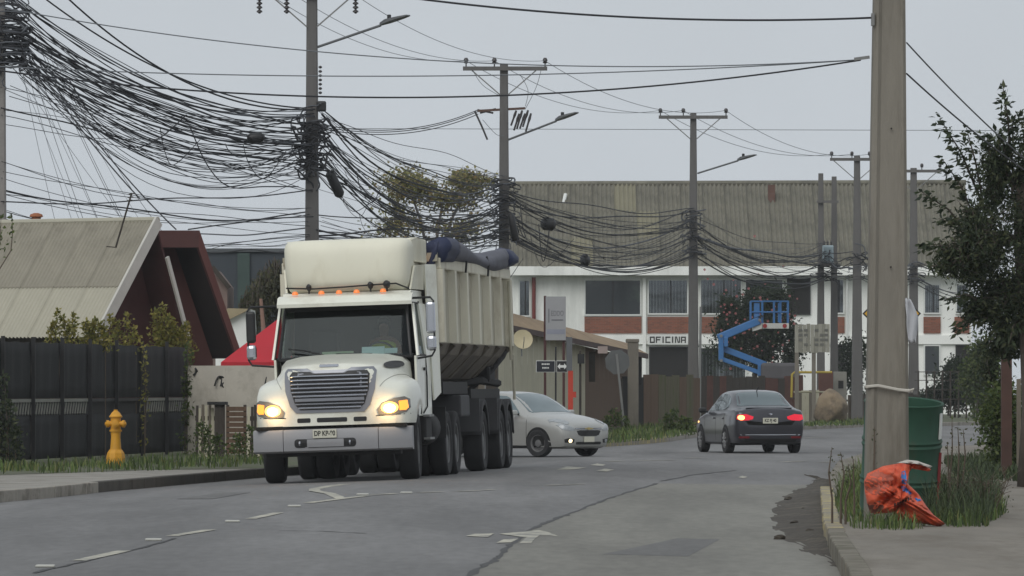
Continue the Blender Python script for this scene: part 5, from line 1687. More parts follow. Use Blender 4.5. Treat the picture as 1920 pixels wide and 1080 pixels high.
def pole(x, ytop, d, label, w0=0.30, w1=0.20, arm=None, lamp=None, lean=0.0, group='concrete utility poles', zbase=0.0, m=None, name='utility_pole'):
    t = P(x, ytop, d)
    po = thing(name, label, 'utility pole', (t.x, d, zbase), (0, lean, 0), group)
    h = t.z - zbase
    ch = 0.22
    rows = []
    for k in range(7):
        z = h * k / 6
        w_ = (w0 + (w1 - w0) * k / 6) / 2
        dpt = w_ * 0.8
        c = w_ * ch
        rows.append([(-w_ + c, -dpt, z), (w_ - c, -dpt, z), (w_, -dpt + c, z), (w_, dpt - c, z), (w_ - c, dpt, z), (-w_ + c, dpt, z), (-w_, dpt - c, z), (-w_, -dpt + c, z)])
    mb = MB().grid(rows, closed=True)
    mb.f.append(tuple(range(8)))
    mb.f.append(tuple(len(mb.v) - 8 + j for j in range(8)))
    mb.build('shaft', m or M_pole, po)
    if arm:
        xl_, xr_, ya, insx = arm
        za = P(0, ya, d).z - zbase
        s = d / F
        MB().box((((xl_ + xr_) / 2 - x) * s, -0.16, za), ((xr_ - xl_) * s, 0.1, 0.12)).build('crossarm', M_pole, po)
        for sx in (-1, 1):
            MB().bar((sx * 0.95, -0.15, za - 0.06), (sx * 0.12, -0.15, za - 0.78), 0.035, 0.035).build('brace', M_steel, po)
        for ix in insx:
            mb = MB().lathe([(0.02, 0.0), (0.02, 0.1), (0.06, 0.11), (0.075, 0.14), (0.05, 0.16), (0.075, 0.18), (0.07, 0.22), (0.04, 0.27), (0.0, 0.27)], 10, Matrix.Translation(((ix - x) * s, -0.16, za + 0.05)))
            mb.build('insulator', M_ins, po, smooth=True)
    if lamp:
        (x0, y0), (x1, y1) = lamp
        s = d / F
        a = Vector(((x0 - x) * s, -0.02, P(0, y0, d).z - zbase))
        b = Vector(((x1 - x) * s, -1.3, P(0, y1, d - 1.3).z - zbase))
        q = a.lerp(b, 0.7)
        MB().tube([a, q], 0.032, 6).build('lamp_arm', M_lampb, po)
        head = MB()
        u_ = (b - q).normalized()
        for k, (w_, hh) in enumerate(((0.07, 0.06), (0.15, 0.09), (0.16, 0.07), (0.15, 0.05), (0.10, 0.03))):
            c = q.lerp(b, k / 4)
            nrm = Vector((u_.y, -u_.x, 0)).normalized() * w_
            head.v += [tuple(c + nrm), tuple(c - nrm), tuple(c - nrm + Vector((0, 0, hh))), tuple(c + nrm + Vector((0, 0, hh)))]
        for k in range(4):
            for j in range(4):
                head.f.append((k * 4 + j, k * 4 + (j + 1) % 4, k * 4 + 4 + (j + 1) % 4, k * 4 + 4 + j))
        head.f += [(0, 1, 2, 3), (16, 17, 18, 19)]
        lh = head.build('lamp_head', M_lampb, po)
        c = q.lerp(b, 0.3)
        MB().lathe([(0.05, 0), (0.05, 0.12), (0.0, 0.13)], 10, Matrix.Translation(c + Vector((0, 0, 0.07)))).build('photocell', M_blk, lh)
    return po
DA, DBp, DC, DD, DE, DF, DG = 144.0, 157.0, 189.0, 229.0, 262.0, 258.0, 268.0
pA = pole(-1, -60, DA, 'pale concrete utility pole at the left edge wrapped in black cable', 0.36, 0.24, m=mat('pole_pale', rgb(138, 134, 130), 0.9, var=0.15, scale=2))
pB = pole(585, -30, DBp, 'tall dark concrete pole with a street lamp rising behind the truck cab', 0.40, 0.26, arm=(480, 690, -8, (500, 545, 660)), lamp=((596, 88), (767, 30)))
pC = pole(945, 120, DC, 'concrete pole with crossarm and fuse cutouts above the dump trailer', 0.40, 0.24, arm=(868, 1026, 129, (874, 927, 1022)), lamp=((953, 262), (1081, 212)))
pD = pole(1300, 212, DD, 'concrete pole with crossarm and street lamp in front of the OFICINA board', 0.42, 0.22, arm=(1235, 1364, 220, (1238, 1281, 1361)), lamp=((1308, 325), (1414, 291)))
pE1 = pole(1539, 325, DE, 'left pole of the transformer pair', 0.36, 0.2)
pE2 = pole(1564, 331, DE + 1, 'right pole of the transformer pair', 0.36, 0.2)
pF = pole(1607, 292, DF, 'concrete pole with crossarm just left of the near pole', 0.48, 0.24, arm=(1556, 1640, 299, (1559, 1597, 1630)))
pG = pole(1713, 315, DG, 'concrete pole with crossarm just right of the near pole', 0.46, 0.26, arm=(1664, 1765, 321, (1668, 1728, 1762)))
# hanging insulator strings under B's crossarm
s = DBp / F
for ix in (487, 538, 667):
    mb = MB()
    for k in range(4):
        mb.lathe([(0.02, 0), (0.07, -0.03), (0.075, -0.06), (0.03, -0.08), (0.025, -0.1)], 10, Matrix.Translation(((ix - 585) * s, -0.16, P(0, -4, DBp).z - k * 0.1)))
    mb.build('insulator_string', M_ins, pB, smooth=True)
mb = MB()
for k in range(7):
    mb.lathe([(0.012, 0), (0.045, -0.02), (0.045, -0.05), (0.012, -0.07)], 8, Matrix.Translation((16 * s, -0.2, P(0, 124 + k * 8, DBp).z)))
mb.build('insulator_string', M_ins, pB, smooth=True)
MB().box((18 * s, -0.2, P(0, 200, DBp).z), (0.24, 0.2, 0.26)).build('splice_box', M_blk, pB, bevel=0.04)
# fuse cutouts on C
s = DC / F
for k in range(6):
    a = Vector((((968 + k * 5.5) - 945) * s, -0.3 - 0.06 * k, P(0, 208 + (k % 2) * 6, DC).z))
    b = a + Vector((-10 * s, 0, -0.45 - 0.05 * (k % 3)))
    MB().tube([a, a.lerp(b, .3), a.lerp(b, .5), b], [0.03, 0.045, 0.03, 0.03], 7).build('fuse_cutout', M_ins, pC, smooth=True)
MB().bar(P(895, 208, DC) - Vector(pC.location), P(985, 203, DC) - Vector(pC.location), 0.07, 0.07).build('dead_end_arm', mat('rusty_arm', rgb(92, 70, 60), 0.8), pC)
for a, b in (((895, 206), (925, 212)), ((900, 212), (930, 204)), ((890, 208), (903, 236)), ((903, 236), (914, 262))):
    MB().tube([P(*a, DC) - Vector(pC.location), P(*b, DC) - Vector(pC.location)], 0.028, 6).build('dead_end_insulator', M_ins, pC)
for pts in (((885, 130), (905, 160), (940, 182)), ((1015, 130), (1005, 165), (985, 205)), ((975, 140), (990, 170), (985, 200)), ((905, 225), (930, 252), (945, 255))):
    MB().tube([P(x, y, DC) - Vector(pC.location) + Vector((0, -0.2, 0)) for x, y in catrom(pts, 5)], 0.008, 4).build('jumper_wire', M_wire, pC)
# transformer between E1 and E2
tf = thing('transformer', 'pale blue pole transformer between the paired poles', 'transformer', P(1552, 496, DE - 0.1))
tfb = MB().box((0, 0, 0.42), (0.46, 0.5, 0.74)).build('tank', mat('transformer_blue', rgb(150, 166, 172), 0.6), tf, bevel=0.04)
for k in range(5):
    MB().box((-0.18 + k * 0.09, -0.3, 0.42), (0.02, 0.1, 0.6)).build('cooling_fin', mat('transformer_blue', rgb(150, 166, 172), 0.6), tf)
MB().box((0, 0, 0.0), (1.0, 0.7, 0.1)).build('platform', M_pole, tf)
for k in range(3):
    MB().lathe([(0.02, 0), (0.05, 0.04), (0.03, 0.08), (0.05, 0.12), (0.02, 0.2)], 8, Matrix.Translation((-0.14 + k * 0.14, 0, 0.79))).build('bushing', M_ins, tf)
cb = MB().box((0, 0, 0), (0.9, 0.12, 0.1)).build('crossbeam', M_pole)
cb.location = P(1552, 378, DE - 0.2)
cb.parent = None
tag(cb, 'short grey crossbeam tying the tops of the transformer poles', 'beam')
# thin steel riser pipe beside pole D
rp_ = MB().tube([P(1314, 575, DD - 0.4), P(1313, 640, DD - 0.4), P(1312, 795, DD - 0.4)], 0.045, 6).build('riser_pipe', M_steel)
tag(rp_, 'thin pale steel riser pipe on the pole before the OFICINA board', 'pipe')

# near pole
npole = thing('concrete_pole', 'huge pale weathered concrete pole in the right foreground', 'utility pole', (P(1662, 0, 62).x, 62.0, ZR - 0.05))
rows = []
hN = 6.2
for k in range(11):
    z = hN * k / 10
    w_ = (0.43 - 0.024 * z) / 2
    g = 0.012
    e = w_ * 0.30
    dd = w_ * 0.95
    lean = -0.008 * 0 + 0.005 * z
    pr = [(-w_, -dd * .8), (-w_ + 0.03, -dd), (-w_ + e, -dd), (-w_ + e + 0.035, -dd + 0.03), (w_ - e - 0.035, -dd + 0.03), (w_ - e, -dd), (w_ - 0.03, -dd), (w_, -dd * .8), (w_, dd), (-w_, dd)]
    rows.append([(x + lean, y, z) for x, y in pr])
mb = MB().grid(rows, closed=True)
mb.f.append(tuple(len(mb.v) - 10 + j for j in range(10)))
M_near = mat('near_pole_concrete', rgb(131, 126, 116), 0.95, var=0.18, scale=1.6, col2=rgb(106, 101, 91), lo=0.45, hi=0.62, bump=0.35, bscale=24, streak=(2.4, 2.4, 0.35))
mb.build('shaft', M_near, npole)
tp = []
zb = P(0, 729, 62).z - npole.location.z
wb_ = (0.43 - 0.024 * zb) / 2 + 0.006
for x, y, z in ((-wb_, -wb_, .02), (-.1, -wb_, .03), (.1, -wb_, -.01), (wb_, -wb_, -.02), (wb_, wb_, 0), (-wb_, wb_, .02), (-wb_, -wb_, .02)):
    tp.append((x + 0.006, y, zb + z))
MB().tube(tp, 0.016, 6).build('binding_cord', mat('cord_white', rgb(188, 184, 174), 0.9), npole)
MB().tube([(wb_, -wb_, zb - .02), (wb_ + .05, -wb_ - .02, zb + .0), (wb_ + .03, -wb_, zb - .03)], 0.01, 5).build('cord_end', mat('cord_white', rgb(188, 184, 174), 0.9), npole)
for zz in (2.55, 3.9):
    MB().lathe([(0.009, 0), (0.009, 0.02), (0, 0.02)], 8, Matrix.Translation((0.02 + 0.005 * zz, -0.19 + 0.011 * zz, zz)) @ Matrix.Rotation(PI / 2, 4, 'X')).build('bolt_hole', M_dark, npole)
MB().bar((-0.17, -0.1, P(0, 108, 62).z - 0.1), (-0.32, -0.1, P(0, 112, 62).z - 0.1), 0.03, 0.03).build('wire_bracket', M_steel, npole)
MB().box((-0.14, -0.12, P(0, 38, 62).z - 0.1), (0.03, 0.1, 0.12)).build('wire_bracket', M_steel, npole)
# white plastic rag on the pole
rg = []
for i in range(13):
    t = i / 12
    wd_ = 0.05 + 0.05 * math.sin(PI * min(1, t * 1.1)) + 0.03 * t
    cxp = np.interp(t, [0, .4, 1], [1702, 1710, 1710])
    rg.append([P(cxp, 560 + 82 * t, 61.8) + Vector(((j / 6 - .5) * wd_, -0.03 * math.sin(j * 1.4 + t * 4) - 0.02, 0.01 * math.sin(j * 2))) for j in range(7)])
tag(MB().grid(rg).build('plastic_rag', mat('rag_white', rgb(182, 184, 188), 0.7, var=0.1, scale=8), smooth='all', solid=0.004), 'white plastic rag hanging on the right of the near pole', 'rag')

# ---------------------------------------------------------------- cables
def cable(a, b, sag, r, m, name, label, group, n=22, wob=0.0, cat='cable'):
    a, b = Vector(a), Vector(b)
    pts = []
    ph = rnd.uniform(0, 6)
    for i in range(n + 1):
        t = i / n
        p = a.lerp(b, t)
        p.z -= sag * 4 * t * (1 - t)
        p.z += wob * math.sin(t * 9 + ph) * math.sin(PI * t)
        p.x += wob * 0.6 * math.sin(t * 7 + ph * 2) * math.sin(PI * t)
        pts.append(p)
    o = MB().tube(pts, r, 5).build(name, m, smooth='all', fix=False)
    return tag(o, label, cat, group)
def bundle(pa, pb, n, sag, ra, lab, grp, ya, yb_, xa=(0, 0), xb=(0, 0), thin=0.3):
    """pa/pb = (pixel x, distance); ya/yb pixel y range at each pole"""
    for k in range(n):
        t = rnd.random()
        t2 = min(1, max(0, t + rnd.uniform(-0.4, 0.4)))
        a = P(pa[0] + rnd.uniform(*xa), ya[0] + (ya[1] - ya[0]) * t, pa[1] + rnd.uniform(-0.3, 0.1))
        b = P(pb[0] + rnd.uniform(*xb), yb_[0] + (yb_[1] - yb_[0]) * t2, pb[1] + rnd.uniform(-0.3, 0.1))
        th = rnd.random() < thin
        cable(a, b, rnd.uniform(*sag), (rnd.uniform(0.006, 0.009) if th else rnd.uniform(0.010, ra * 0.92) * (1.7 if rnd.random() < .2 else 1)), M_cable if rnd.random() < 0.7 else M_cable2, 'cable', lab, grp, wob=rnd.uniform(0, 0.11))
bundle((0, DA), (580, DBp), 42, (0.35, 1.3), 0.017, 'black cable sagging in the thick bundle between the left-edge pole and the tall lamp pole', 'cables of the upper left bundle', (-30, 110), (200, 300), (-6, 40), (-12, 12))
bundle((20, DA), (580, DBp), 24, (0.5, 1.9), 0.012, 'thin slack cable hanging low under the upper left bundle', 'slack cables of the left span', (60, 150), (250, 330), (-6, 30), (-10, 10), 0.6)
bundle((0, DA), (580, DBp), 9, (0.1, 0.5), 0.012, 'thin low cable crossing the sky just above the tin roof', 'low cables above the tin roof', (300, 412), (390, 445), (0, 10), (-8, 8), 0.7)
bundle((600, DBp), (940, DC), 36, (0.35, 1.35), 0.018, 'black cable in the bundle between the tall lamp pole and the fuse pole', 'cables of the middle bundle', (205, 330), (345, 440), (-4, 14), (-10, 8))
bundle((590, DBp), (945, DC), 16, (0.0, 0.5), 0.018, 'low cable running behind the truck fairing to the fuse pole', 'low cables behind the truck', (395, 470), (395, 455), (-4, 8), (-8, 8), 0.4)
bundle((350, 168), (585, DBp), 6, (0.0, 0.25), 0.022, 'low cable between the maroon roof and the tall lamp pole', 'low cables above the maroon roof', (430, 475), (395, 470), (-40, 40), (-8, 8), 0.4)
bundle((950, DC), (1298, DD), 36, (0.25, 1.25), 0.02, 'black cable in the bundle hanging before the grey roof', 'cables before the grey roof', (350, 450), (390, 480), (-4, 10), (-6, 6))
bundle((1305, DD), (1545, DE), 24, (0.2, 1.0), 0.021, 'black cable between the OFICINA pole and the transformer poles', 'cables to the transformer poles', (395, 480), (455, 520), (-4, 6), (-10, 10))
bundle((1545, DE), (1607, DF), 9, (0.05, 0.25), 0.026, 'short cable between the transformer poles and the next pole', 'cables past the transformer', (470, 525), (470, 520), (-4, 6), (-4, 4))
bundle((1607, DF), (1714, DG), 9, (0.1, 0.4), 0.026, 'cable passing behind the near pole', 'cables behind the near pole', (470, 520), (485, 530), (-4, 4), (-4, 4))
bundle((1714, DG), (1900, 290), 9, (0.2, 0.5), 0.026, 'cable leaving right towards the dark tree', 'cables to the right edge', (485, 535), (515, 570), (-4, 4), (-4, 4))
bundle((0, DA), (585, DBp), 12, (-0.05, 0.3), 0.009, 'loose thin strand crossing the left span at its own slant', 'loose crossing strands of the left span', (40, 400), (230, 440), (0, 20), (-8, 8), 0.9)
bundle((595, DBp), (945, DC), 14, (-0.05, 0.5), 0.010, 'loose thin strand crossing the middle span at its own slant', 'loose crossing strands of the middle span', (220, 460), (330, 460), (0, 10), (-8, 8), 0.8)
for k in range(8):
    cable(P(30 + 9 * k, 70 + 9 * (k % 4), DA), P(120 + 29 * k + rnd.uniform(-12, 12), 450 if k < 5 else 470, 146), rnd.uniform(0, .25), rnd.uniform(.004, .008), M_cable2 if k % 2 else M_wire, 'service_drop', 'thin service drop fanning down from the left-edge knot', 'fanned thin service drops')
# single long spans, each with its own label
def span(f, x0, x1, d, r, m, label, n=50):
    pts = [P(x, f(x), d) for x in np.linspace(x0, x1, n)]
    tag(MB().tube(pts, r, 5).build('overhead_wire', m, smooth='all', fix=False), label, 'wire')
span(lambda x: 38 - 9.9e-5 * (x - 1420) ** 2, -300, 1640, 62.0, 0.011, M_cable, 'topmost dark twisted wire sagging left from the near pole')
span(lambda x: 125 - 7.7e-5 * (x - 1200) ** 2, -300, 1612, 61.9, 0.006, M_wire, 'faint wire rising to the upper left from the near pole bracket')
span(lambda x: 143 - 3.7e-5 * (x - 700) ** 2, -300, 1612, 62.1, 0.006, M_wire, 'pale wire, middle of the three from the near pole bracket')
span(lambda x: 183 - 9.2e-5 * (x - 740) ** 2, -300, 1614, 62.2, 0.009, M_cable, 'dark wire, lowest of the three from the near pole bracket')
span(lambda x: 242 + 0.003 * (x - 960), 640, 1900, 240.0, 0.012, M_wire, 'faint level wire low across the sky')
# service drops on the right
cable(P(1700, 80, 62), P(1960, 330, 66), 0.05, 0.008, M_wire, 'service_wire', 'upper service wire dropping right from the near pole', None, cat='wire')
cable(P(1700, 138, 62), P(1960, 345, 70), 0.05, 0.009, M_cable2, 'service_wire', 'lower service wire dropping right from the near pole', None, cat='wire')
# primary conductors crossarm to crossarm
for i, (xb_, xc_, xd_, xe_, xg_) in enumerate(((500, 874, 1238, 1559, 1668), (545, 927, 1281, 1597, 1728), (660, 1022, 1361, 1630, 1762))):
    pos = ('left', 'middle', 'right')[i]
    cable(P(xb_, -14, DBp - .16), P(xc_, 114, DC - .16), 0.5, 0.008, M_wire, 'power_line', pos + ' thin power line from the lamp pole to the fuse pole', None, cat='wire')
    cable(P(xc_, 114, DC - .16), P(xd_, 207, DD - .16), 0.6, 0.009, M_wire, 'power_line', pos + ' thin power line from the fuse pole to the OFICINA pole', None, cat='wire')
    cable(P(xd_, 207, DD - .16), P(xe_, 289, DF - .16), 0.6, 0.010, M_wire, 'power_line', pos + ' thin power line from the OFICINA pole towards the near pole', None, cat='wire')
# three feeders to the dead-end arm
for k, (ya_, yb2) in enumerate(((232, 206), (236, 209), (240, 214))):
    cable(P(595, ya_, DBp - .3), P(896, yb2, DC - .2), 0.35, 0.013, M_cable, 'feeder_cable', ('upper', 'middle', 'lower')[k] + ' feeder cable ending at the dead-end arm of the fuse pole', None, cat='cable')
# two heavy strays and service drops of the left pole
cable(P(75, -10, DA), P(570, 203, DBp), 0.55, 0.02, M_cable, 'cable', 'heavy cable swooping from the top left to the lamp pole', None)
cable(P(120, -10, DA), P(590, 205, DBp - .3), 0.75, 0.022, M_cable, 'cable', 'second heavy cable crossing the top left corner', None)
for k, (a, b, sg) in enumerate((((60, 110), (262, 372), 0.15), ((75, 120), (330, 430), 0.2), ((20, 120), (250, 440), 0.05), ((45, 110), (195, 440), 0.0), ((35, 130), (160, 440), 0.0))):
    cable(P(*a, DA), P(*b, 137), sg, 0.016 if k < 2 else 0.006, M_cable if k < 2 else M_wire, 'service_drop', ('thick service drop ending at the antenna', 'thick service drop passing right of the antenna', 'thin service drop reaching the ridge by the antenna', 'thin service drop to the middle of the tin roof', 'leftmost thin service drop to the tin roof')[k], None)
# hanging loops
for k, (a, lo_, b, d, lb) in enumerate((((355, 235), (430, 350), (560, 350), 152, 'drooping slack loop left of the lamp pole'), ((130, 150), (245, 275), (350, 215), 149, 'long slack loop under the upper left bundle'), ((1010, 420), (1018, 490), (1030, 430), 195, 'small hanging cable loop before the grey roof'), ((975, 380), (985, 445), (970, 410), 188, 'narrow cable loop beside the fuse pole'))):
    pts = [P(*q, d) for q in catrom([a, ((a[0] * .55 + lo_[0] * .45), (a[1] * .35 + lo_[1] * .65)), lo_, ((b[0] * .5 + lo_[0] * .5), (b[1] * .25 + lo_[1] * .75)), b], 6)]
    tag(MB().tube(pts, 0.016, 5).build('cable_loop', M_cable, smooth='all'), lb, 'cable')
# stray tails drooping from the bundles
for k in range(16):
    reg = rnd.choice(((60, 540, 130, 300, DA, DBp, 0, 585), (620, 900, 300, 440, DBp, DC, 585, 945), (970, 1270, 400, 480, DC, DD, 945, 1300), (650, 930, 380, 460, DBp, DC, 585, 945)))
    x = rnd.uniform(reg[0], reg[1])
    t = (x - reg[6]) / (reg[7] - reg[6])
    d_ = reg[4] + (reg[5] - reg[4]) * t
    y = reg[2] + (reg[3] - reg[2]) * t + rnd.uniform(-10, 30)
    a = (x, y)
    b = (x + rnd.uniform(40, 100), y + rnd.uniform(5, 30))
    lo_ = ((a[0] + b[0]) / 2 + rnd.uniform(-12, 12), max(a[1], b[1]) + rnd.uniform(8, 55))
    tag(MB().tube([P(*q, d_) for q in catrom([a, (a[0] * .7 + lo_[0] * .3, a[1] * .4 + lo_[1] * .6), lo_, b], 6)], rnd.uniform(.006, .014), 5).build('stray_cable', M_cable, smooth='all', fix=False), 'short slack end of cable drooping out of a bundle between the poles', 'cable', 'stray cable ends')
# tangles wound round the poles
def tangle(x, d, y0, y1, n, lab, w_=0.3, spread=0.35, big=0.5):
    th = thing('cable_tangle', lab, 'cable tangle', P(x, (y0 + y1) / 2, d))
    for k in range(n):
        c = P(x + rnd.uniform(-6, 6), rnd.uniform(y0, y1), d) - Vector(th.location)
        rr = w_ * rnd.uniform(0.75, 1.3)
        tilt = rnd.uniform(-.35, .35)
        ph = rnd.uniform(0, 6)
        pts = []
        if rnd.random() < big:                     # ring round the pole
            for i in range(17):
                a = 2 * PI * i / 16
                q = Vector((rr * math.cos(a), rr * math.sin(a), rr * tilt * math.cos(a + ph) + 0.03 * math.sin(3 * a)))
                pts.append(c + q)
        else:                                      # slack tail wandering over the knot
            q = c + Vector((rnd.uniform(-1.3, 1.3) * w_, -w_ * rnd.uniform(.7, 1.1), 0))
            v_ = Vector((rnd.gauss(0, 1), rnd.gauss(0, .3), rnd.gauss(0, 1.3))).normalized() * 0.12
            for i in range(16):
                pts.append(q.copy())
                q += v_
                v_ = (v_ + Vector((rnd.gauss(0, .018), rnd.gauss(0, .01), rnd.gauss(-.004, .02)))).normalized() * 0.085
                q.x -= (q.x - c.x) * 0.12
                q.z -= (q.z - c.z) * 0.1
        MB().tube(pts, rnd.uniform(0.012, 0.026), 5).build('loop', M_cable if rnd.random() < .7 else M_cable2, th, smooth='all')
    return th
tangle(14, DA - .2, 10, 125, 60, 'dense black knot of cables round the left-edge pole', 0.42)
tangle(588, DBp, 232, 325, 46, 'thick knot of cables round the tall lamp pole', 0.33)
tangle(945, DC, 335, 455, 36, 'knot of cables round the fuse pole above the trailer', 0.33)
tangle(1301, DD, 390, 480, 24, 'knot of cables round the OFICINA pole', 0.32)
tangle(1608, DF, 480, 525, 12, 'knot of cables on the pole left of the near pole', 0.36)
tangle(1714, DG, 485, 530, 10, 'knot of cables on the pole right of the near pole', 0.36)
tangle(1550, DE - .3, 490, 530, 12, 'knot of cables under the transformer', 0.5)
def closure(x, y, d, l, r, ang, lab):
    o = MB().lathe([(0.0, -l / 2), (r * .6, -l / 2 + .03), (r, -l / 2 + .1), (r, l / 2 - .1), (r * .6, l / 2 - .03), (0.0, l / 2)], 12).build('splice_closure', M_blk, smooth=True)
    o.location = P(x, y, d)
    o.rotation_euler = (0, ang, 0.2)
    tag(o, lab, 'closure')
closure(628, 345, 158, 0.75, 0.13, 2.7, 'black splice closure hanging just right of the tall lamp pole')
closure(962, 425, 187.5, 0.85, 0.11, 2.95, 'black splice closure hanging beside the fuse pole')
closure(480, 258, 152, 0.45, 0.12, 1.5, 'black splice box in the upper left cable bundle')
closure(1028, 420, 196, 0.5, 0.2, 1.7, 'round black cable knot before the left of the grey roof')
closure(1097, 488, 204, 0.34, 0.2, 1.5, 'dark round splice drum low before the white fascia')

# ---------------------------------------------------------------- street furniture
M_hyd = mat('hydrant_yellow', rgb(208, 150, 36), 0.55, var=0.15, scale=4, col2=rgb(150, 96, 30), lo=0.55, hi=0.68)
hp = G(217, 875, ZL)
hy = thing('fire_hydrant', 'yellow cast-iron fire hydrant on the verge before the black fence', 'hydrant', (hp.x, hp.y, ZL))
MB().lathe([(0.0, 0.0), (0.165, 0.0), (0.165, 0.16), (0.15, 0.24), (0.11, 0.30), (0.0, 0.30)], 8).build('base', M_hyd, hy)
MB().lathe([(0.10, 0.29), (0.095, 0.34), (0.082, 0.52), (0.088, 0.6), (0.09, 0.63), (0.0, 0.63)], 20).build('lower_barrel', M_hyd, hy, smooth=True)
MB().lathe([(0.11, 0.615), (0.11, 0.645), (0.09, 0.65), (0.09, 0.86), (0.115, 0.865), (0.115, 0.885), (0.1, 0.9), (0.07, 0.95), (0.035, 0.975), (0.035, 1.0), (0.0, 1.0)], 20).build('bonnet', M_hyd, hy, smooth=True)
for an_ in (-0.25, PI + 0.25, -PI / 2):
    Mx = Matrix.Translation((0, 0, 0.75)) @ Matrix.Rotation(an_, 4, 'Z') @ Matrix.Rotation(PI / 2, 4, 'Y')
    nz = MB().lathe([(0.05, 0.05), (0.05, 0.12), (0.065, 0.125), (0.065, 0.165), (0.03, 0.17), (0.03, 0.19), (0.0, 0.19)], 12, Mx).build('nozzle', M_hyd, hy, smooth=True)
# drum
dp = P(1691, 0, 64.0)
M_drum = mat('drum_green', rgb(40, 78, 60), 0.7, var=0.22, scale=3.5, col2=rgb(74, 70, 54), lo=0.54, hi=0.72, bump=0.3, bscale=5, streak=(1, 1, 0.5))
dr = thing('oil_drum', 'dented green steel drum standing behind the near pole', 'drum', (P(1684, 0, 64.2).x, 64.2, ZR + 0.02), (math.radians(7), math.radians(2.5), 0))
hD = P(0, 754, 64.2).z - ZR
q_ = 0.03
prof = [(0.39, 0.0), (0.405, 0.015), (0.395, 0.04)]
for z in (0.34, 0.39, 0.72, 0.77):
    prof += [(0.395, z * hD / 1.15 - .03), (0.41, z * hD / 1.15), (0.395, z * hD / 1.15 + .03)]
prof += [(0.395, hD - .03), (0.408, hD - .012), (0.40, hD), (0.38, hD - .01), (0.38, hD - .25), (0, hD - .26)]
MB().lathe(prof, 36).build('shell', M_drum, dr, smooth=True)
MB().box((0.372, -0.15, hD - 0.22), (0.012, 0.08, 0.26), Matrix.Rotation(-0.3, 3, 'Z')).build('paper_label', M_winframe, dr)
rp2 = MB().box((P(1759, 0, 64).x, 64.0, 0.42), (0.03, 0.03, 0.8), Matrix.Rotation(0.05, 3, 'Y')).build('red_strip', mat('red_strip', rgb(128, 36, 38), 0.7))
tag(rp2, 'thin red slat leaning on the right of the green drum', 'slat')

# orange sack
M_sack = mat('sack_orange', rgb(212, 90, 56), 0.6, var=0.2, scale=6, col2=rgb(176, 62, 42), lo=0.52, hi=0.7, bump=0.5, bscale=18)
DSk = 60.6
def sack_part(outline, name, m, depth, d, seed, parent=None, lift=0.0, nr=9):
    cx = sum(p[0] for p in outline) / len(outline)
    cy = sum(p[1] for p in outline) / len(outline)
    ol = densify(outline, 5)
    R_ = random.Random(seed)
    ph = [R_.uniform(0, 6) for _ in range(6)]
    fr, bk = [], []
    for k in range(nr + 1):
        t = 1 - k / (nr + 0.3)
        rf, rb = [], []
        for i, (x, y) in enumerate(ol):
            px, py = cx + (x - cx) * t, cy + (y - cy) * t
            bul = depth * math.sqrt(max(0.0, 1 - t * t))
            a = (px * 0.9 + py * 0.5) * 0.16
            an_ = math.atan2(py - 905, px - 1690)
            fold = 0.05 * (abs(math.sin(an_ * 5 + ph[5] + 0.02 * px)) ** 1.6 - .4) * min(1, math.hypot(px - 1690, py - 905) / 25) + 0.012 * math.sin(a + ph[0]) + 0.022 * math.sin((px * 0.4 - py * 0.8) * 0.22 + ph[1]) + 0.015 * math.sin((px + py) * 0.37 + ph[2]) + 0.012 * math.sin((px - 1.7 * py) * 0.5 + ph[3])
            f_ = fold * 2.2 * (0.3 + 0.9 * (1 - t * t)) + 0.05 * abs(math.sin((px * 0.55 + py) * 0.11 + ph[4])) * (1 - t * t)
            rf.append(P(px, py, d) + Vector((0, -bul - f_ - lift, 0)))
            rb.append(P(px, py, d) + Vector((0, bul * 0.7 + f_ * 0.3, 0)))
        fr.append(rf)
        bk.append(rb)
    mb = MB()
    rows = list(reversed(bk)) + fr[1:] if False else list(reversed(bk[1:])) + [fr[0]] + fr[1:]
    mb.grid(rows, closed=True)
    n_ = len(ol)
    mb.f.append(tuple(range(n_)))
    mb.f.append(tuple(len(mb.v) - n_ + j for j in range(n_)))
    return mb, mb.build(name, m, parent, smooth='all')
sk = thing('orange_sack', 'torn orange sack with blue stripes slumped at the foot of the near pole', 'sack')
ol1 = [(1620, 902), (1626, 888), (1655, 874), (1690, 868), (1708, 872), (1692, 886), (1700, 905), (1722, 926), (1738, 950), (1750, 965), (1772, 982), (1762, 988), (1735, 982), (1700, 978), (1676, 982), (1674, 972), (1684, 960), (1660, 962), (1640, 964), (1626, 945), (1622, 925)]
mbs, so_ = sack_part(ol1, 'cloth', M_sack, 0.16, DSk, 5, sk)
bs = bvh_of(mbs)
mbt, st_ = sack_part([(1686, 868), (1706, 866), (1726, 868), (1746, 880), (1742, 884), (1722, 876), (1706, 873), (1694, 884), (1690, 896), (1682, 890)], 'torn_mouth', M_sack, 0.05, DSk + 0.12, 9, sk, nr=5)
mbt, st_ = sack_part([(1680, 868), (1700, 862), (1720, 864), (1748, 874), (1744, 877), (1718, 870), (1700, 868)], 'white_hem', mat('hem_white', rgb(186, 180, 172), 0.8), 0.03, DSk + 0.08, 11, sk, nr=4)
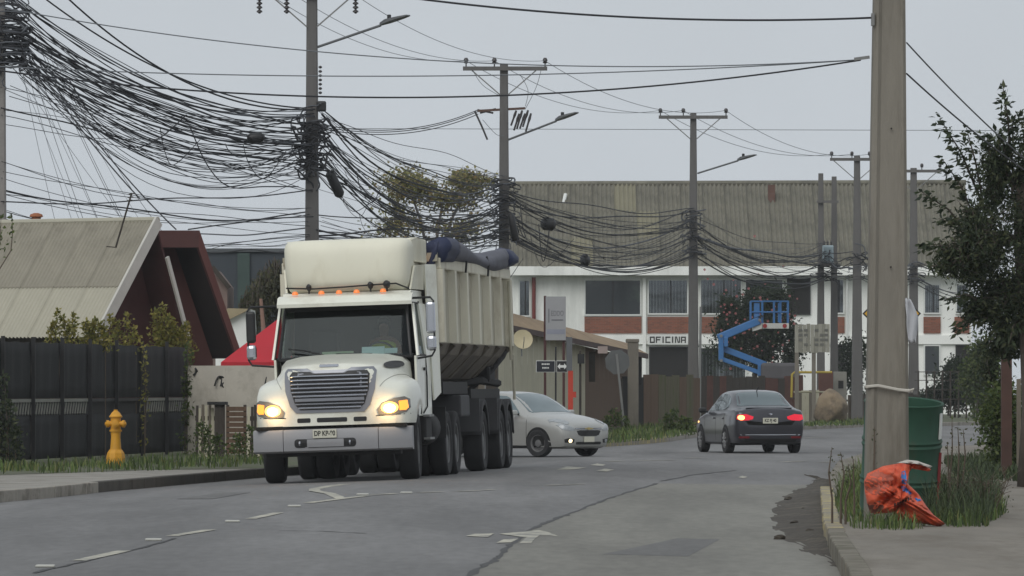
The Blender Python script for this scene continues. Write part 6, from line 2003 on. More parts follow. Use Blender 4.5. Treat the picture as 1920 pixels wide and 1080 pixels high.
def on_sack(outpx, m, nm, off):
    ol = [((x - 960) / F * DSk, P(0, y, DSk).z) for x, y in densify(outpx, 4)]
    decal(bs, [(a, b) for a, b in ol], 1, -1, off, 3, 0.01) if False else None
    mb = MB()
    n_ = len(ol)
    cu, cv = sum(a for a, b in ol) / n_, sum(b for a, b in ol) / n_
    rows = []
    last = DSk
    for k in range(4):
        t = 1 - k / 3.4
        row = []
        for a, b in ol:
            o_ = Vector((cu + (a - cu) * t, DSk - 3, cv + (b - cv) * t))
            h_ = bs.ray_cast(o_, Vector((0, 1, 0)), 10)[0]
            if h_:
                last = h_.y
            row.append((o_.x, (h_.y if h_ else last) - off, o_.z))
        rows.append(row)
    mb.grid(rows, closed=True)
    mb.f.append(tuple(len(mb.v) - n_ + j for j in range(n_)))
    return mb.build(nm, m, sk, smooth='all')
M_blue = mat('stripe_blue', rgb(40, 118, 186), 0.6, var=0.12, scale=6)
on_sack([(1690, 884), (1696, 882), (1698, 896), (1696, 908), (1689, 906), (1688, 894)], M_blue, 'blue_stripe', 0.006)
on_sack([(1688, 911), (1694, 911), (1710, 925), (1705, 927), (1690, 919)], M_blue, 'blue_stripe', 0.006)
on_sack([(1714, 934), (1722, 932), (1727, 938), (1718, 940)], M_blue, 'blue_stripe', 0.006)
on_sack([(1621, 904), (1630, 890), (1656, 877), (1668, 884), (1674, 898), (1664, 914), (1650, 928), (1632, 926), (1623, 918)], mat('sack_faded', rgb(166, 88, 70), 0.8, var=0.3, scale=9, bump=0.4), 'faded_side', 0.004)
on_sack([(1626, 945), (1648, 938), (1656, 950), (1646, 962), (1632, 962)], mat('sack_opening_dark', rgb(104, 60, 48), 0.9), 'dark_opening', 0.005)  # dark inside of the sack's opening painted flat onto the cloth
for k in range(7):                            # faded print, unreadable strokes
    x, y = 1674 + k * 5.0, 946 - k * 2.2
    on_sack([(x, y - 3), (x + 3, y - 4), (x + 3.4, y), (x + 2, y + 3), (x, y + 3), (x - .6, y)], mat('print_black', rgb(60, 44, 40), 0.8), 'faded_print', 0.006)

# warning sign behind the near pole
ws = thing('warning_sign', 'yellow diamond warning sign mostly hidden behind the near pole', 'sign', (P(1672, 0, 114).x, 114.0, ZR))
zc_ = P(0, 588, 114).z - ZR
hwD = 55 / F * 114
M_yel = mat('sign_yellow', rgb(206, 158, 44), 0.5, var=0.08)
MB().prism([(-hwD, 0, zc_), (0, 0, zc_ - hwD), (hwD, 0, zc_), (0, 0, zc_ + hwD)], (0, 0.02, 0)).build('plate', M_blk, ws)
for sc1, m, yy in ((0.93, M_yel, -0.004), (0.83, M_blk, -0.008), (0.76, M_yel, -0.012)):
    MB().prism([(-hwD * sc1, yy, zc_), (0, yy, zc_ - hwD * sc1), (hwD * sc1, yy, zc_), (0, yy, zc_ + hwD * sc1)], (0, 0.003, 0)).build('border', m, ws)
MB().tube([(0, 0.04, 0), (0, 0.04, zc_ + 0.3)], 0.03, 8).build('post', M_steel, ws)

# octagonal sign from behind
ss = thing('leaning_sign', 'octagonal road sign seen from behind on a leaning grey post', 'sign', (P(1171, 0, 196).x, 196.0, ZF), (0, math.radians(-6), 0))
zs = P(0, 678, 196).z - ZF
oc = [(0.40 * math.cos(PI / 8 + k * PI / 4), 0, zs + 0.40 * math.sin(PI / 8 + k * PI / 4)) for k in range(8)]
MB().prism(oc, (0, 0.01, 0)).build('plate', mat('sign_back', rgb(96, 98, 98), 0.6, 0.2), ss)
MB().box((0, -0.03, zs / 2 + 0.1), (0.07, 0.05, zs + 0.3)).build('post', M_steel, ss)
# concrete post
cp = thing('concrete_post', 'squat grey concrete post right of the leaning sign', 'post', (P(1187, 0, 198).x, 198, ZF))
MB().box((0, 0, (P(0, 640, 198).z - ZF) / 2), (0.34, 0.3, P(0, 640, 198).z - ZF)).build('shaft', M_conc, cp, bevel=0.03)
MB().box((-0.02, 0, P(0, 639, 198).z - ZF), (0.42, 0.36, 0.12)).build('cap', M_conc, cp, bevel=0.03)
# grey and orange post with a tap box
op = thing('painted_post', 'square post, grey above and orange-red below, behind the silver car', 'post', (P(1069, 0, 153).x, 153, ZF))
zt_ = P(0, 632, 153).z - ZF
zm_ = P(0, 695, 153).z - ZF
MB().box((-0.02, 0, (zt_ + zm_) / 2), (0.14, 0.14, zt_ - zm_)).build('upper_shaft', mat('post_grey', rgb(92, 94, 96), 0.8), op)
MB().box((0.01, 0, zm_ / 2), (0.12, 0.12, zm_)).build('lower_shaft', mat('post_orange', rgb(178, 62, 44), 0.8), op)
MB().box((0.10, 0, 1.15), (0.09, 0.1, 0.14)).build('tap_box', mat('post_orange', rgb(178, 62, 44), 0.8), op)
# small electric post
ep = thing('meter_post', 'thin dark post carrying a small meter box', 'post', (P(1088, 0, 186).x, 186, ZF))
MB().box((0, 0, 1.2), (0.07, 0.07, 2.4)).build('shaft', M_woodd, ep)
MB().box((0.02, -0.06, 2.15), (0.2, 0.14, 0.28)).build('meter', M_blk, ep)
# street-name sign with arrow sign
sn = thing('street_name_sign', 'black street-name plate with a white double-arrow plate on a black post', 'sign', (P(1042, 0, 154).x, 154, ZF))
zt_ = P(0, 650, 154).z - ZF
MB().tube([(0, 0, 0), (0, 0, zt_)], 0.022, 8).build('post', M_blk, sn)
sp = 154 / F
zp = P(0, 687, 154).z - ZF
MB().box((-19 * sp, -0.03, zp), (36 * sp, 0.015, 22 * sp)).build('name_plate_border', M_winframe, sn)
np1 = MB().box((-19 * sp, -0.042, zp), (34 * sp, 0.015, 20 * sp)).build('name_plate', mat('plate_navy', rgb(20, 24, 34), 0.5), sn)
text('CAMILO', 0.075, M_winframe, np1, (-19 * sp, -0.052, zp + 0.05), (PI / 2, 0, 0), extrude=.002) if False else None
for zz, ww in ((0.055, 0.2), (-0.035, 0.17)):     # lettering too small to read: short white strokes
    for k in range(5):
        MB().box((-19 * sp + (k - 2) * ww / 5, -0.052, zp + zz), (ww / 5 * 0.7, 0.004, 0.035)).build('stroke', M_winframe, np1)
MB().box((12 * sp, -0.03, zp), (21 * sp, 0.015, 22 * sp)).build('arrow_plate_border', M_winframe, sn)
ap = MB().box((12 * sp, -0.042, zp), (19.5 * sp, 0.015, 20 * sp)).build('arrow_plate', M_blk, sn)
ar = [(-.115, 0), (-.05, .075), (-.05, .03), (.05, .03), (.05, .075), (.115, 0), (.05, -.075), (.05, -.03), (-.05, -.03), (-.05, -.075)]
MB().prism([(12 * sp + a, -0.053, zp + b) for a, b in ar], (0, 0.004, 0)).build('double_arrow', M_winframe, ap)
# grey board on maroon posts
gbd = thing('advert_board', 'upright pale grey board with faded lettering on two maroon posts', 'sign', (P(1041, 0, 172).x, 172, ZF))
sp = 172 / F
z0_, z1_ = P(0, 638, 172).z - ZF, P(0, 556, 172).z - ZF
for sx, top in ((-19, z1_ + 0.02), (16, z0_ + 0.3)):
    MB().box((sx * sp, 0.03, top / 2), (0.07, 0.07, top)).build('post', mat('post_maroon', rgb(70, 34, 32), 0.7), gbd)
bp_ = MB().box((1 * sp, -0.04, (z0_ + z1_) / 2), (38 * sp, 0.06, z1_ - z0_)).build('panel', mat('board_grey', rgb(150, 150, 152), 0.6, var=0.06, scale=1.5), gbd)
MB().box((1 * sp, -0.072, z0_ + 16 * sp), (34 * sp, 0.004, 9 * sp)).build('band', mat('board_blue', rgb(136, 138, 150), 0.6), bp_)
text('EDDO', 0.2, mat('faded_ink', rgb(112, 112, 116), 0.7), bp_, (4 * sp, -0.073, z0_ + 50 * sp), (PI / 2, 0, 0), wide=0.62, extrude=.002)
MB().box((4 * sp, -0.073, z0_ + 38 * sp), (22 * sp, 0.004, 2.5 * sp)).build('text_line', mat('faded_ink', rgb(112, 112, 116), 0.7), bp_)
MB().box((-12 * sp, -0.073, z0_ + 46 * sp), (2 * sp, 0.004, 26 * sp)).build('logo_bar', mat('faded_ink', rgb(112, 112, 116), 0.7), bp_)
# weathered plank billboard
wbd = thing('plank_billboard', 'weathered white plank billboard with unreadable lettering on two posts', 'sign', (P(1523, 0, 238).x, 238, ZF))
sp = 238 / F
z0_, z1_ = P(0, 661, 238).z - ZF, P(0, 608, 238).z - ZF
for sx in (-29, 3):
    MB().box((sx * sp, 0.06, z0_ / 2 + .3), (0.15, 0.1, z0_ + .6)).build('post', M_conc, wbd)
for k in range(9):
    xk = (-33 + (k + .5) * 66 / 9) * sp
    o_ = MB().box((xk, rnd.uniform(-.008, .008), (z0_ + z1_) / 2 + rnd.uniform(-.02, .02)), (66 / 9 * sp - .008, 0.03, z1_ - z0_)).build('plank', [mat('plank_white', rgb(150, 148, 136), 0.9, var=0.2, scale=3, streak=(4, 4, .5)), mat('plank_white2', rgb(134, 132, 120), 0.9, var=0.2, scale=3)][k % 2], wbd)
M_fad = mat('faded_print', rgb(104, 104, 98), 0.9)
for r_ in range(4):
    for k, x0 in enumerate((-22, -12, 8, 18, 26)):
        if (r_ + k) % 4 == 3:
            continue
        MB().box((x0 * sp, -0.03, z1_ - (11 + r_ * 9) * sp), (7 * sp, 0.008, 4.5 * sp)).build('faded_word', M_fad, wbd)
# yellow pipe barrier
yb_ = thing('yellow_barrier', 'bent yellow pipe barrier left of the plank billboard', 'barrier')
MB().tube([P(1484, 745, 241), P(1485, 702, 241), P(1490, 698, 241), P(1560, 698, 241)], 0.045, 6).build('frame', mat('barrier_yellow', rgb(172, 150, 62), 0.7), yb_, smooth=True)
MB().tube([P(1488, 735, 241), P(1556, 735, 241)], 0.035, 6).build('lower_rail', mat('rail_pale', rgb(150, 146, 124), 0.8), yb_)
# shed/cabinet behind the barrier
cbt = thing('rusty_cabinet', 'rusty brown roadside cabinet behind the plank billboard', 'cabinet', (P(1548, 0, 246).x, 246, ZF))
MB().box((0, 0, 0.95), (0.55, 0.5, 1.9)).build('body', mat('cabinet_rust', rgb(98, 64, 54), 0.85), cbt, bevel=0.02)
MB().box((0, -0.26, 1.0), (0.46, 0.02, 1.6)).build('door', mat('cabinet_rust2', rgb(86, 58, 50), 0.85), cbt)
cbt2 = thing('grey_cabinet', 'pale grey roadside cabinet left of the fourth pole', 'cabinet', (P(1575, 0, 247).x, 247, ZF))
MB().box((0, 0, 0.95), (0.5, 0.5, 1.9)).build('body', mat('cabinet_grey', rgb(128, 126, 118), 0.85), cbt2, bevel=0.02)
MB().box((0.02, -0.26, 1.4), (0.2, 0.02, 0.3)).build('vent', M_dark, cbt2)

# boulder
bm = bmesh.new()
bmesh.ops.create_icosphere(bm, subdivisions=4, radius=1)
from mathutils import noise
for v in bm.verts:
    n1 = noise.noise(v.co * 1.1 + Vector((3, 1, 7)))
    n2 = noise.noise(v.co * 3.2)
    v.co *= 1 + 0.22 * n1 + 0.06 * n2
    for pn, pd in ((Vector((-.7, -.6, -.2)), .9), (Vector((.5, -.8, .4)), .92), (Vector((.2, -.5, .9)), .92)):
        pn = pn.normalized()
        ex_ = v.co.dot(pn) - pd
        if ex_ > 0:
            v.co -= pn * ex_ * 0.85
me = bpy.data.meshes.new('boulder')
bm.to_mesh(me)
bm.free()
me.materials.append(mat('boulder_rock', rgb(140, 124, 102), 0.95, var=0.25, scale=1.2, col2=rgb(92, 82, 70), lo=0.46, hi=0.6, bump=0.5, bscale=5))
me.polygons.foreach_set('use_smooth', [True] * len(me.polygons))
bo = inst('boulder', me, None, (P(1558, 0, 236).x, 236, ZF + 0.5), (0.3, 0.4, 0.6), (0.66, 0.62, 0.64))
tag(bo, 'big tan boulder on the kerb beyond the dark sedan', 'boulder')

# ---------------------------------------------------------------- blue boom lift
M_lift = mat('lift_blue', rgb(52, 106, 160), 0.5, var=0.12, scale=2)
DLf = 250.0
lf = thing('boom_lift', 'blue articulated boom lift with its basket raised before the flowering tree', 'boom lift', (P(1420, 0, DLf).x, DLf, ZF))
LO = Vector(lf.location)
def LP(x, y, dy=0.0):
    return P(x, y, DLf) + Vector((0, dy, 0)) - LO
def arm(a, b, w_, name, par=lf):
    return MB().bar(LP(*a), LP(*b), w_, w_, up=(0, 1, 0)).build(name, M_lift, par, bevel=0.02)
arm((1350, 672), (1436, 703), 0.17, 'lower_arm')
MB().bar(LP(1357, 654, .12), LP(1436, 684, .12), 0.24, 0.14, up=(0, 1, 0)).build('lower_arm', M_lift, lf, bevel=0.02)
MB().bar(LP(1352, 676), LP(1352, 626), 0.2, 0.3, up=(0, 1, 0)).build('riser', M_lift, lf, bevel=0.03)
MB().bar(LP(1361, 650, -.15), LP(1361, 632, -.15), 0.16, 0.2, up=(0, 1, 0)).build('cylinder', M_lift, lf, bevel=0.02)
MB().bar(LP(1346, 634), LP(1424, 601), 0.30, 0.26, up=(0, 1, 0)).build('main_boom', M_lift, lf, bevel=0.03)
MB().bar(LP(1368, 618, -.05), LP(1430, 592, -.05), 0.09, 0.1, up=(0, 1, 0)).build('hose_track', M_blk, lf)
MB().bar(LP(1420, 606), LP(1420, 590), 0.2, 0.2, up=(0, 1, 0)).build('basket_mount', M_lift, lf, bevel=0.02)
for x, y in ((1352, 676), (1352, 630), (1436, 703), (1424, 600)):
    c = LP(x, y, -0.2)
    MB().lathe([(0.0, 0), (0.06, 0), (0.06, 0.4), (0.0, 0.4)], 10, Matrix.Translation(c) @ Matrix.Rotation(-PI / 2, 4, 'X')).build('pivot_pin', M_steel, lf)
for xx in (1425, 1442):
    MB().bar(LP(xx, 684), LP(xx, 706), 0.18, 0.24, up=(0, 1, 0)).build('turret', M_lift, lf, bevel=0.02)
bk = MB()
x0, x1, yt, ym, yb2 = 1408, 1478, 565, 585, 606
depth = 0.75
for yy in (yt, ym):
    for dy in (0, depth):
        bk.tube([LP(x0, yy, dy), LP(x1, yy, dy)], 0.028, 6)
    for xx in (x0, x1):
        bk.tube([LP(xx, yy, 0), LP(xx, yy, depth)], 0.028, 6)
bk.build('basket_rails', M_lift, lf, smooth=True)
for xx in (x0, 1430, 1452, 1464, x1):
    for dy in (0, depth):
        MB().tube([LP(xx, yb2, dy), LP(xx, yt, dy)], 0.03, 6).build('basket_post', M_lift, lf)
for xx, ww in ((1419, .22), (1462, .14)):
    MB().bar(LP(xx, 604, .1), LP(xx, 568, .1), ww, 0.1, up=(0, 1, 0)).build('basket_panel', M_lift, lf)
M_lw = mat('lift_white', rgb(196, 196, 190), 0.6)
MB().prism([LP(1430, 606, -.1), LP(1479, 606, -.1), LP(1479, 616, -.1), LP(1430, 616, -.1)], (0, 0.9, 0)).build('toe_board', M_lw, lf)
MB().prism([LP(1412, 612, -.02), LP(1429, 606, -.08), LP(1429, 616, -.08), LP(1412, 621, -.02)], (0, 0.8, 0)).build('toe_board', M_lw, lf)
for xx in (1434, 1471):
    MB().lathe([(0, 0), (0.085, 0), (0.085, 0.02), (0, 0.02)], 14, Matrix.Translation(LP(xx, 611, -.11)) @ Matrix.Rotation(PI / 2, 4, 'X')).build('reflector', mat('lift_red', rgb(150, 40, 40), 0.6), lf)
MB().box(LP(1430, 735), (1.9, 1.2, 0.9)).build('chassis', mat('lift_grey', rgb(66, 66, 68), 0.8), lf, bevel=0.05)
MB().box(LP(1462, 697), (1.5, 0.9, 0.7)).build('counterweight', mat('lift_grey2', rgb(84, 82, 84), 0.8), lf, bevel=0.12)
for xx in (1405, 1460):
    w_ = MB().lathe([(0.2, -.13), (0.40, -.13), (0.42, -.08), (0.42, .08), (0.40, .13), (0.2, .13), (0.0, .1)], 20, Matrix.Translation(LP(xx, 770, -.6)) @ Matrix.Rotation(PI / 2, 4, 'X')).build('wheel', M_rub, lf, smooth=True)
# ---------------------------------------------------------------- vegetation
M_bark = mat('bark', rgb(84, 76, 68), 0.95, var=0.25, scale=4, bump=0.4)
def leafmat(name, cols, rough=0.6):
    m = mat(name, cols[0], rough, var=0.12, scale=2, island=cols, spec=0.3)
    t = m.node_tree
    b = t.nodes['Principled BSDF']
    tl = t.nodes.new('ShaderNodeBsdfTranslucent')
    t.links.new(b.inputs['Base Color'].links[0].from_socket, tl.inputs['Color'])
    ms = t.nodes.new('ShaderNodeMixShader')
    ms.inputs[0].default_value = 0.38
    t.links.new(b.outputs[0], ms.inputs[1])
    t.links.new(tl.outputs[0], ms.inputs[2])
    t.links.new(ms.outputs[0], [k for k in t.nodes if k.type == 'OUTPUT_MATERIAL'][0].inputs['Surface'])
    return m
L_dark = leafmat('leaf_dark', [rgb(38, 49, 36), rgb(54, 66, 46), rgb(70, 80, 56), rgb(88, 92, 64)])
L_yel = leafmat('leaf_yellowing', [rgb(112, 118, 76), rgb(138, 138, 92), rgb(160, 152, 102), rgb(146, 122, 80)])
L_wil = leafmat('leaf_willow', [rgb(66, 70, 52), rgb(84, 86, 62), rgb(98, 96, 70)])
L_cam = leafmat('leaf_glossy', [rgb(32, 44, 32), rgb(44, 58, 40), rgb(60, 70, 48)])
L_vine = leafmat('leaf_vine', [rgb(100, 104, 50), rgb(130, 128, 62), rgb(152, 140, 74), rgb(88, 96, 50)])
L_mid = leafmat('leaf_mid', [rgb(54, 70, 38), rgb(76, 92, 48), rgb(98, 108, 58)])
L_pink = leafmat('petal', [rgb(160, 96, 96), rgb(186, 130, 126), rgb(150, 76, 80)])
def tree(name, label, trunk, cl, leaf, m, r0=0.12, cat='tree', twigs=4, droop=0.3, aspect=2.0, tight=0.35, wood=None, k=14):
    """trunk = polyline; cl = [(centre, radii, leaf count)]"""
    th = thing(name, label, cat, (trunk[0].x, trunk[0].y, trunk[0].z))
    O = Vector(trunk[0])
    mb = MB()
    n = len(trunk)
    mb.tube([p - O for p in trunk], [r0 * (1 - 0.55 * i / (n - 1)) for i in range(n)], 8)
    pos = []
    for c, r, cnt in cl:
        p, cen = clumps(c, r, cnt, k, tight)
        pos.append(p)
        c = Vector(c)
        top = trunk[-1]
        st_ = min(trunk, key=lambda q: (q - c).length)
        mid = st_.lerp(c, 0.5) + Vector((0, 0, 0.1 * (c - st_).length))
        mb.tube([st_ - O, mid - O, c - O], [r0 * 0.45, r0 * 0.33, r0 * 0.2], 6)
        for q in cen:
            q = Vector(q)
            m2 = c.lerp(q, 0.5) + Vector((rnd.uniform(-.1, .1), rnd.uniform(-.1, .1), 0.1))
            mb.tube([c - O, m2 - O, q - O], [r0 * 0.2, r0 * 0.12, r0 * 0.05], 5)
            for _ in range(twigs):
                e = q + Vector((rnd.gauss(0, r[0] * .22), rnd.gauss(0, r[1] * .22), rnd.gauss(.05, r[2] * .22)))
                mb.tube([m2.lerp(q, rnd.random()) - O, e - O], [r0 * 0.06, r0 * 0.025], 4)
    mb.build('trunk', wood or M_bark, th, smooth='all', fix=False)
    leaf_mesh('crown', np.concatenate(pos) - np.array(O), leaf, m, th, droop, aspect)
    return th

# dark tree on the right
b0 = P(1925, 0, 84)
tk_ = [Vector((b0.x, 84, ZR)), Vector((b0.x + .05, 84, 1.2)), Vector((b0.x, 84.1, 2.4)), Vector((b0.x - .1, 84, 3.4)), Vector((b0.x - .05, 84, 4.4))]
s84 = 84 / F
def c84(x, y, rx, ry, n, dd=84):
    return (tuple(P(x, y, dd)), (rx * s84, 0.8 * max(rx, ry) * s84, ry * s84), n)
dt = tree('dark_tree', 'dark leafy tree at the right edge overhanging the pavement', tk_,
          [c84(1880, 560, 90, 70, 5600), c84(1850, 440, 70, 80, 4200, 83.6), c84(1900, 340, 60, 90, 4200), c84(1800, 490, 55, 40, 1800, 83.4), c84(1960, 480, 80, 140, 5000), c84(1950, 260, 60, 80, 2600), c84(1895, 635, 62, 42, 2800, 84.6)], 0.075, L_dark, 0.13, droop=0.5, aspect=3.0, tight=0.4)
O = Vector(dt.location)
sp_pos, sp_dir = [], []
tw = MB()
for a, b, n in (((1900, 330), (1880, 160), 120), ((1850, 400), (1762, 222), 150), ((1850, 420), (1812, 240), 110), ((1860, 350), (1850, 250), 90), ((1840, 470), (1728, 360), 110), ((1830, 500), (1725, 462), 110), ((1840, 470), (1760, 410), 100), ((1860, 580), (1775, 560), 110),
                ((1870, 600), (1790, 620), 100), ((1900, 620), (1850, 650), 90), ((1880, 330), (1905, 215), 90), ((1840, 440), (1768, 300), 110), ((1910, 600), (1890, 655), 80), ((1890, 320), (1872, 250), 70), ((1835, 520), (1745, 500), 90)):
    A, Bp = P(*a, 84), P(*b, 83.6 + rnd.uniform(-.5, .5))
    mid = A.lerp(Bp, 0.55) + Vector((0, 0, 0.12))
    tw.tube([A - O, mid - O, Bp - O], [0.02, 0.013, 0.005], 5)
    for k in range(n):
        t = rnd.uniform(0.15, 1.0)
        q = (A.lerp(mid, t / .55) if t < .55 else mid.lerp(Bp, (t - .55) / .45))
        q = q + Vector((rnd.gauss(0, .04), rnd.gauss(0, .06), rnd.gauss(0, .04)))
        sp_pos.append(q - O)
        d_ = (Bp - A).normalized()
        sp_dir.append(Vector((d_.x + rnd.uniform(-.8, .8), d_.y + rnd.uniform(-.6, .6), d_.z * .4 - .35)))
tw.build('branch', M_bark, dt, smooth='all', fix=False)
leaf_mesh('spray_leaves', sp_pos, 0.10, L_dark, dt, 0.2, 2.4, sp_dir, jitter=0.35)
# rusty post and shrubs under it
rpst = thing('rusty_post', 'rust-red square steel post under the dark tree', 'post', (P(1887, 0, 92).x, 92, ZR))
MB().box((0, 0, 1.0), (0.15, 0.15, 2.0)).build('shaft', mat('rust_post', rgb(74, 52, 44), 0.85, var=0.3, scale=3), rpst)
MB().box((0.14, 0, 2.05), (0.5, 0.2, 0.12)).build('beam', mat('rust_post', rgb(96, 54, 44), 0.85), rpst)
pst2 = thing('pale_post', 'thin pale garden post at the right edge', 'post', (P(1910, 0, 94).x, 94, ZR))
MB().box((0, 0, 0.72), (0.06, 0.06, 1.44)).build('shaft', M_wood, pst2)
MB().box((0.12, 0, 1.4), (0.3, 0.05, 0.05)).build('rail', M_wood, pst2)
def bush(name, label, x, y, d, rx, ry, n, leaf, m, zb, k=12, rz=None, cat='shrub', tight=0.4, twigs=3):
    c = P(x, y, d)
    s = d / F
    return tree(name, label, [Vector((c.x, d, zb)), Vector((c.x + .03, d, (zb + c.z) / 2)), Vector((c.x, d, c.z))], [(tuple(c), (rx * s, rx * s * .8, ry * s), n)], leaf, m, 0.05, cat, twigs, 0.2, 1.8, tight, k=k)
bush('shrub', 'dense green shrub at the right edge below the rusty post', 1886, 800, 97, 60, 95, 7000, 0.065, L_mid, ZR, 22)
bush('shrub', 'smaller dark shrub left of the rusty post, above the verge', 1862, 725, 100, 30, 70, 2600, 0.07, L_dark, ZR)
bush('hedge_tree', 'bushy olive-green tree before the right end of the office block', 1832, 700, 250, 40, 80, 5000, 0.15, L_mid, ZF, 14)
bush('hedge_bush', 'tall dark hedge bush behind the wire fence', 1790, 725, 270, 42, 52, 4200, 0.15, L_cam, ZF, 16)
bush('hedge_bush', 'low dark hedge bush just right of the near pole', 1745, 748, 270, 34, 30, 2400, 0.15, L_cam, ZF)
bush('hedge_bush', 'dark round bush left of the near pole behind the fourth pole', 1600, 690, 264, 36, 56, 2200, 0.15, L_cam, ZF)
bush('cypress_shrub', 'small dark upright conifer before the right lower windows', 1778, 700, 285, 6, 26, 500, 0.12, L_cam, ZF, 6)
# flowering tree
c = P(1415, 625, 268)
s = 268 / F
ft = tree('flowering_tree', 'round dark glossy tree dotted with pink flowers behind the blue lift', [Vector((c.x, 268, ZF)), Vector((c.x, 268, 1.8)), Vector((c.x + .1, 268, 3.4))],
          [(tuple(P(1405, 640, 268)), (78 * s, 1.7, 62 * s), 7000), (tuple(P(1440, 570, 268)), (60 * s, 1.5, 48 * s), 5600), (tuple(P(1370, 600, 268)), (42 * s, 1.2, 50 * s), 3600), (tuple(P(1468, 640, 268)), (46 * s, 1.2, 70 * s), 4200)], 0.15, L_cam, 0.16, k=16)
O = Vector(ft.location)
fl = MB()
for k in range(85):
    q = P(rnd.gauss(1412, 46), rnd.gauss(600, 48), 266.4 + rnd.uniform(-.5, .3)) - O
    rr = rnd.uniform(0.03, 0.055)
    for j in range(5):
        a = 2 * PI * j / 5 + k
        fl.add([q, q + Vector((rr * math.cos(a), -.02, rr * math.sin(a))), q + Vector((rr * 1.2 * math.cos(a + .6), -.03, rr * 1.2 * math.sin(a + .6))), q + Vector((rr * math.cos(a + 1.1), -.02, rr * math.sin(a + 1.1)))], [(0, 1, 2, 3)])
fo = fl.build('flowers', L_pink, ft, fix=False)
fo['kind'] = 'stuff'
# tree with yellowing leaves and bare twigs in the middle
d = 216
s = d / F
bt_ = [Vector((P(820, 0, d).x, d, 0)), Vector((P(815, 0, d).x, d, 3.0)), Vector((P(812, 0, d).x, d, 5.2))]
yt = tree('yellowing_tree', 'half-bare tree with yellowing leaves behind the cables above the trailer', bt_,
          [(tuple(P(765, 345, d)), (58 * s, 1.1, 32 * s), 2200), (tuple(P(880, 345, d)), (52 * s, 1.1, 28 * s), 1500), (tuple(P(830, 375, d)), (70 * s, 1.1, 28 * s), 1100), (tuple(P(740, 420, d)), (60 * s, 1.1, 38 * s), 800), (tuple(P(850, 430, d)), (80 * s, 1.1, 42 * s), 700)], 0.12, L_yel, 0.14, twigs=14, wood=mat('grey_bark', rgb(112, 106, 104), 0.9, var=0.15), aspect=1.5, tight=0.45, k=16)
# willow-like tree behind the canopy
d = 172
s = d / F
wt = thing('weeping_tree', 'grey-green weeping tree between the slate warehouse and the truck cab', 'tree', (P(520, 0, d).x, d, 0))
O = Vector(wt.location)
mb = MB()
mb.tube([Vector((0, 0, 0)), Vector((0, 0, 2)), Vector((.1, 0, 4.2))], [0.18, 0.14, 0.07], 8)
wp, wdv = [], []
for k in range(240):
    top = P(rnd.uniform(445, 600), 0, d) - O
    xpx = (top.x + O.x) * F / d + 960
    ytop = np.interp(xpx, [440, 470, 505, 540, 600], [575, 520, 488, 474, 470]) + rnd.uniform(0, 60)
    a = P(xpx, ytop, d + rnd.uniform(-1.2, 1.2)) - O
    l = rnd.uniform(0.6, 1.6)
    dx = rnd.uniform(-.25, .1)
    b = a + Vector((dx, 0, -l))
    if k % 2 == 0:
        mb.tube([Vector((.05, 0, min(4.1, a.z))), (a + Vector((0, 0, .05))), b], [0.02, 0.012, 0.004], 4)
    for q in range(34):
        t = rnd.random()
        wp.append(a.lerp(b, t) + Vector((rnd.gauss(0, .04), rnd.gauss(0, .04), 0)))
        wdv.append((rnd.uniform(-.4, .4), rnd.uniform(-.3, .3), -1))
mb.build('trunk', M_bark, wt, smooth='all', fix=False)
leaf_mesh('crown', wp, 0.11, L_wil, wt, 0, 2.6, wdv, jitter=0.3)
# vines on the black fence and sprigs above it
def sprig_plant(name, label, sticks, d, leaf, m, per=60, spread=0.05, zb=ZL, root=None):
    x0 = sum(q[0] for q in sticks) / len(sticks)
    th = thing(name, label, 'plant', (P(x0, 0, d).x, d, zb))
    O = Vector(th.location)
    mb = MB()
    pos = []
    for x, yt_, yb_ in sticks:
        a = P(x + rnd.uniform(-6, 6), yb_, d) - O
        b = P(x, yt_, d) - O
        mid = a.lerp(b, .5) + Vector((rnd.uniform(-.05, .05), 0, 0))
        mb.tube([Vector((a.x, 0, 0)) if root is None else P(root, 600, d) - O, a, mid, b], [0.012, 0.01, 0.008, 0.003], 4)
        for k in range(per):
            t = rnd.random() ** 0.8
            q = a.lerp(b, t)
            w_ = spread * (1.25 - t)
            pos.append(q + Vector((rnd.gauss(0, w_), rnd.gauss(0, w_), 0)))
    mb.build('stems', M_twig, th, fix=False)['kind'] = 'stuff'
    leaf_mesh('leaves', pos, leaf, m, th, -0.2, 1.8)
    return th
d0 = 124.5
sprig_plant('sprig_plant', 'tall leafy sprigs above the black fence under the tin roof', [(108, 578, 650), (118, 592, 650), (138, 588, 650), (98, 606, 650), (128, 604, 650)], 123.5, 0.07, L_vine, 150, 0.06)
sprig_plant('sprig_plant', 'bushy olive sprigs above the fence at the foot of the white bargeboard', [(160, 602, 660), (178, 598, 660), (195, 610, 660), (170, 612, 660), (186, 606, 660)], 124.2, 0.075, L_vine, 190, 0.09)
sprig_plant('sprig_plant', 'loose green sprigs above the fence before the pale gable panel', [(208, 590, 665), (222, 600, 665), (238, 586, 665), (250, 612, 665)], 127.5, 0.075, L_vine, 150, 0.09)
sprig_plant('sprig_plant', 'large yellow-green climber above the right end of the black fence', [(292, 580, 670), (304, 572, 670), (316, 590, 670), (328, 604, 670), (340, 614, 670), (350, 606, 675), (300, 610, 670), (320, 620, 670)], 133.5, 0.08, L_vine, 230, 0.1)
sprig_plant('fence_climber', 'climbing plant down the end post of the black fence', [(352, 640, 860), (358, 660, 840), (346, 700, 870), (362, 690, 800)], 131.0, 0.08, L_mid, 160, 0.07)
sprig_plant('fence_climber', 'sparse climber on the black fence right of the hydrant', [(268, 650, 856), (274, 660, 800)], 126.6, 0.07, L_vine, 70, 0.05)
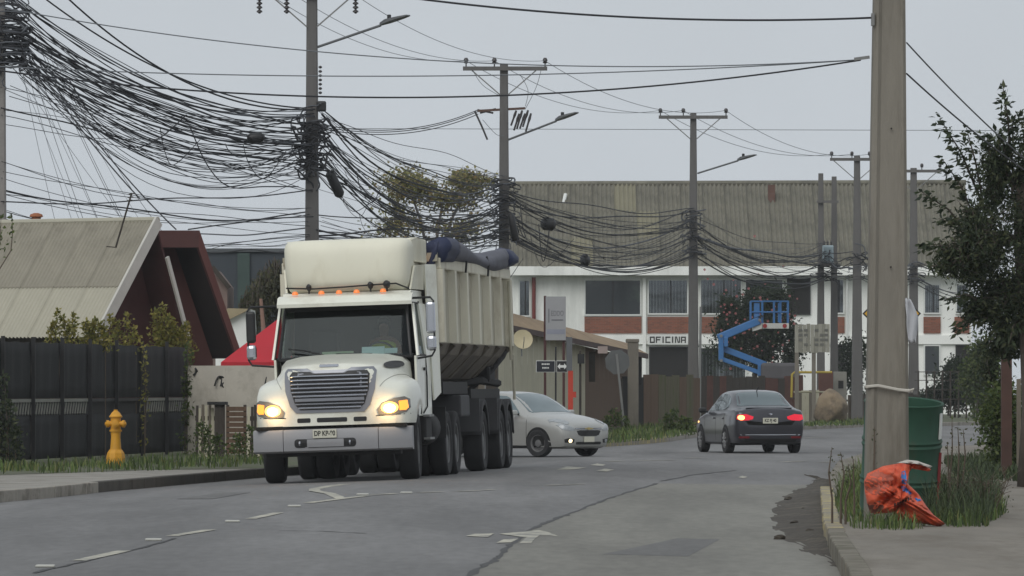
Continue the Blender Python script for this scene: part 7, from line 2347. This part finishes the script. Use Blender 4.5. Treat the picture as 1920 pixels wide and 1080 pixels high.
sprig_plant('fence_climber', 'dark climber on the black fence at the left edge', [(8, 700, 880), (20, 750, 880), (-6, 760, 880), (32, 800, 880)], 112.5, 0.08, L_dark, 220, 0.1)
sprig_plant('overhanging_branch', 'leafy branch tip at the left edge above the tin roof', [(2, 402, 480), (22, 400, 470), (-8, 420, 490)], 116.0, 0.08, L_mid, 26, 0.07, root=-60)
sprig_plant('verge_weed', 'leafy weeds at the foot of the low board fence', [(390, 800, 862), (410, 815, 864), (445, 815, 864), (470, 800, 862), (375, 790, 860), (490, 812, 864)], 121.0, 0.08, L_mid, 120, 0.12)
sprig_plant('verge_weed', 'bushy weed at the foot of the leaning sign', [(1150, 765, 812), (1160, 775, 812), (1140, 780, 815), (1172, 782, 812)], 186.0, 0.11, L_mid, 90, 0.12, ZF)
sprig_plant('verge_weed', 'dark green weed left of the OFICINA pole', [(1250, 778, 818), (1265, 770, 816), (1280, 782, 816), (1292, 786, 815)], 178.0, 0.12, L_mid, 120, 0.13, ZF)
sprig_plant('verge_weed', 'thin dry stalks right of the green drum', [(1785, 790, 900), (1796, 800, 900), (1806, 805, 905), (1776, 830, 900)], 66.0, 0.03, L_wil, 18, 0.02, ZR)
sprig_plant('verge_weed', 'thin dry stalks before the left of the near pole', [(1560, 838, 935), (1576, 848, 930), (1600, 860, 930), (1640, 800, 900), (1590, 870, 940)], 61.5, 0.03, L_wil, 22, 0.03, ZR)

# ---------------------------------------------------------------- damp air
hz = MB().box((0, 420, 6.3), (820, 1000, 15)).build('haze', M_dark)
hz.data.materials.clear()
mh = bpy.data.materials.new('haze_air')
mh.use_nodes = True
n = mh.node_tree.nodes
n.clear()
pv = n.new('ShaderNodeVolumePrincipled')
pv.inputs['Color'].default_value = (0.93, 0.95, 0.97, 1)
pv.inputs['Density'].default_value = 0.0002
pv.inputs['Anisotropy'].default_value = 0.0
ou = n.new('ShaderNodeOutputMaterial')
mh.node_tree.links.new(pv.outputs[0], ou.inputs['Volume'])
hz.data.materials.append(mh)
hz['kind'] = 'stuff'
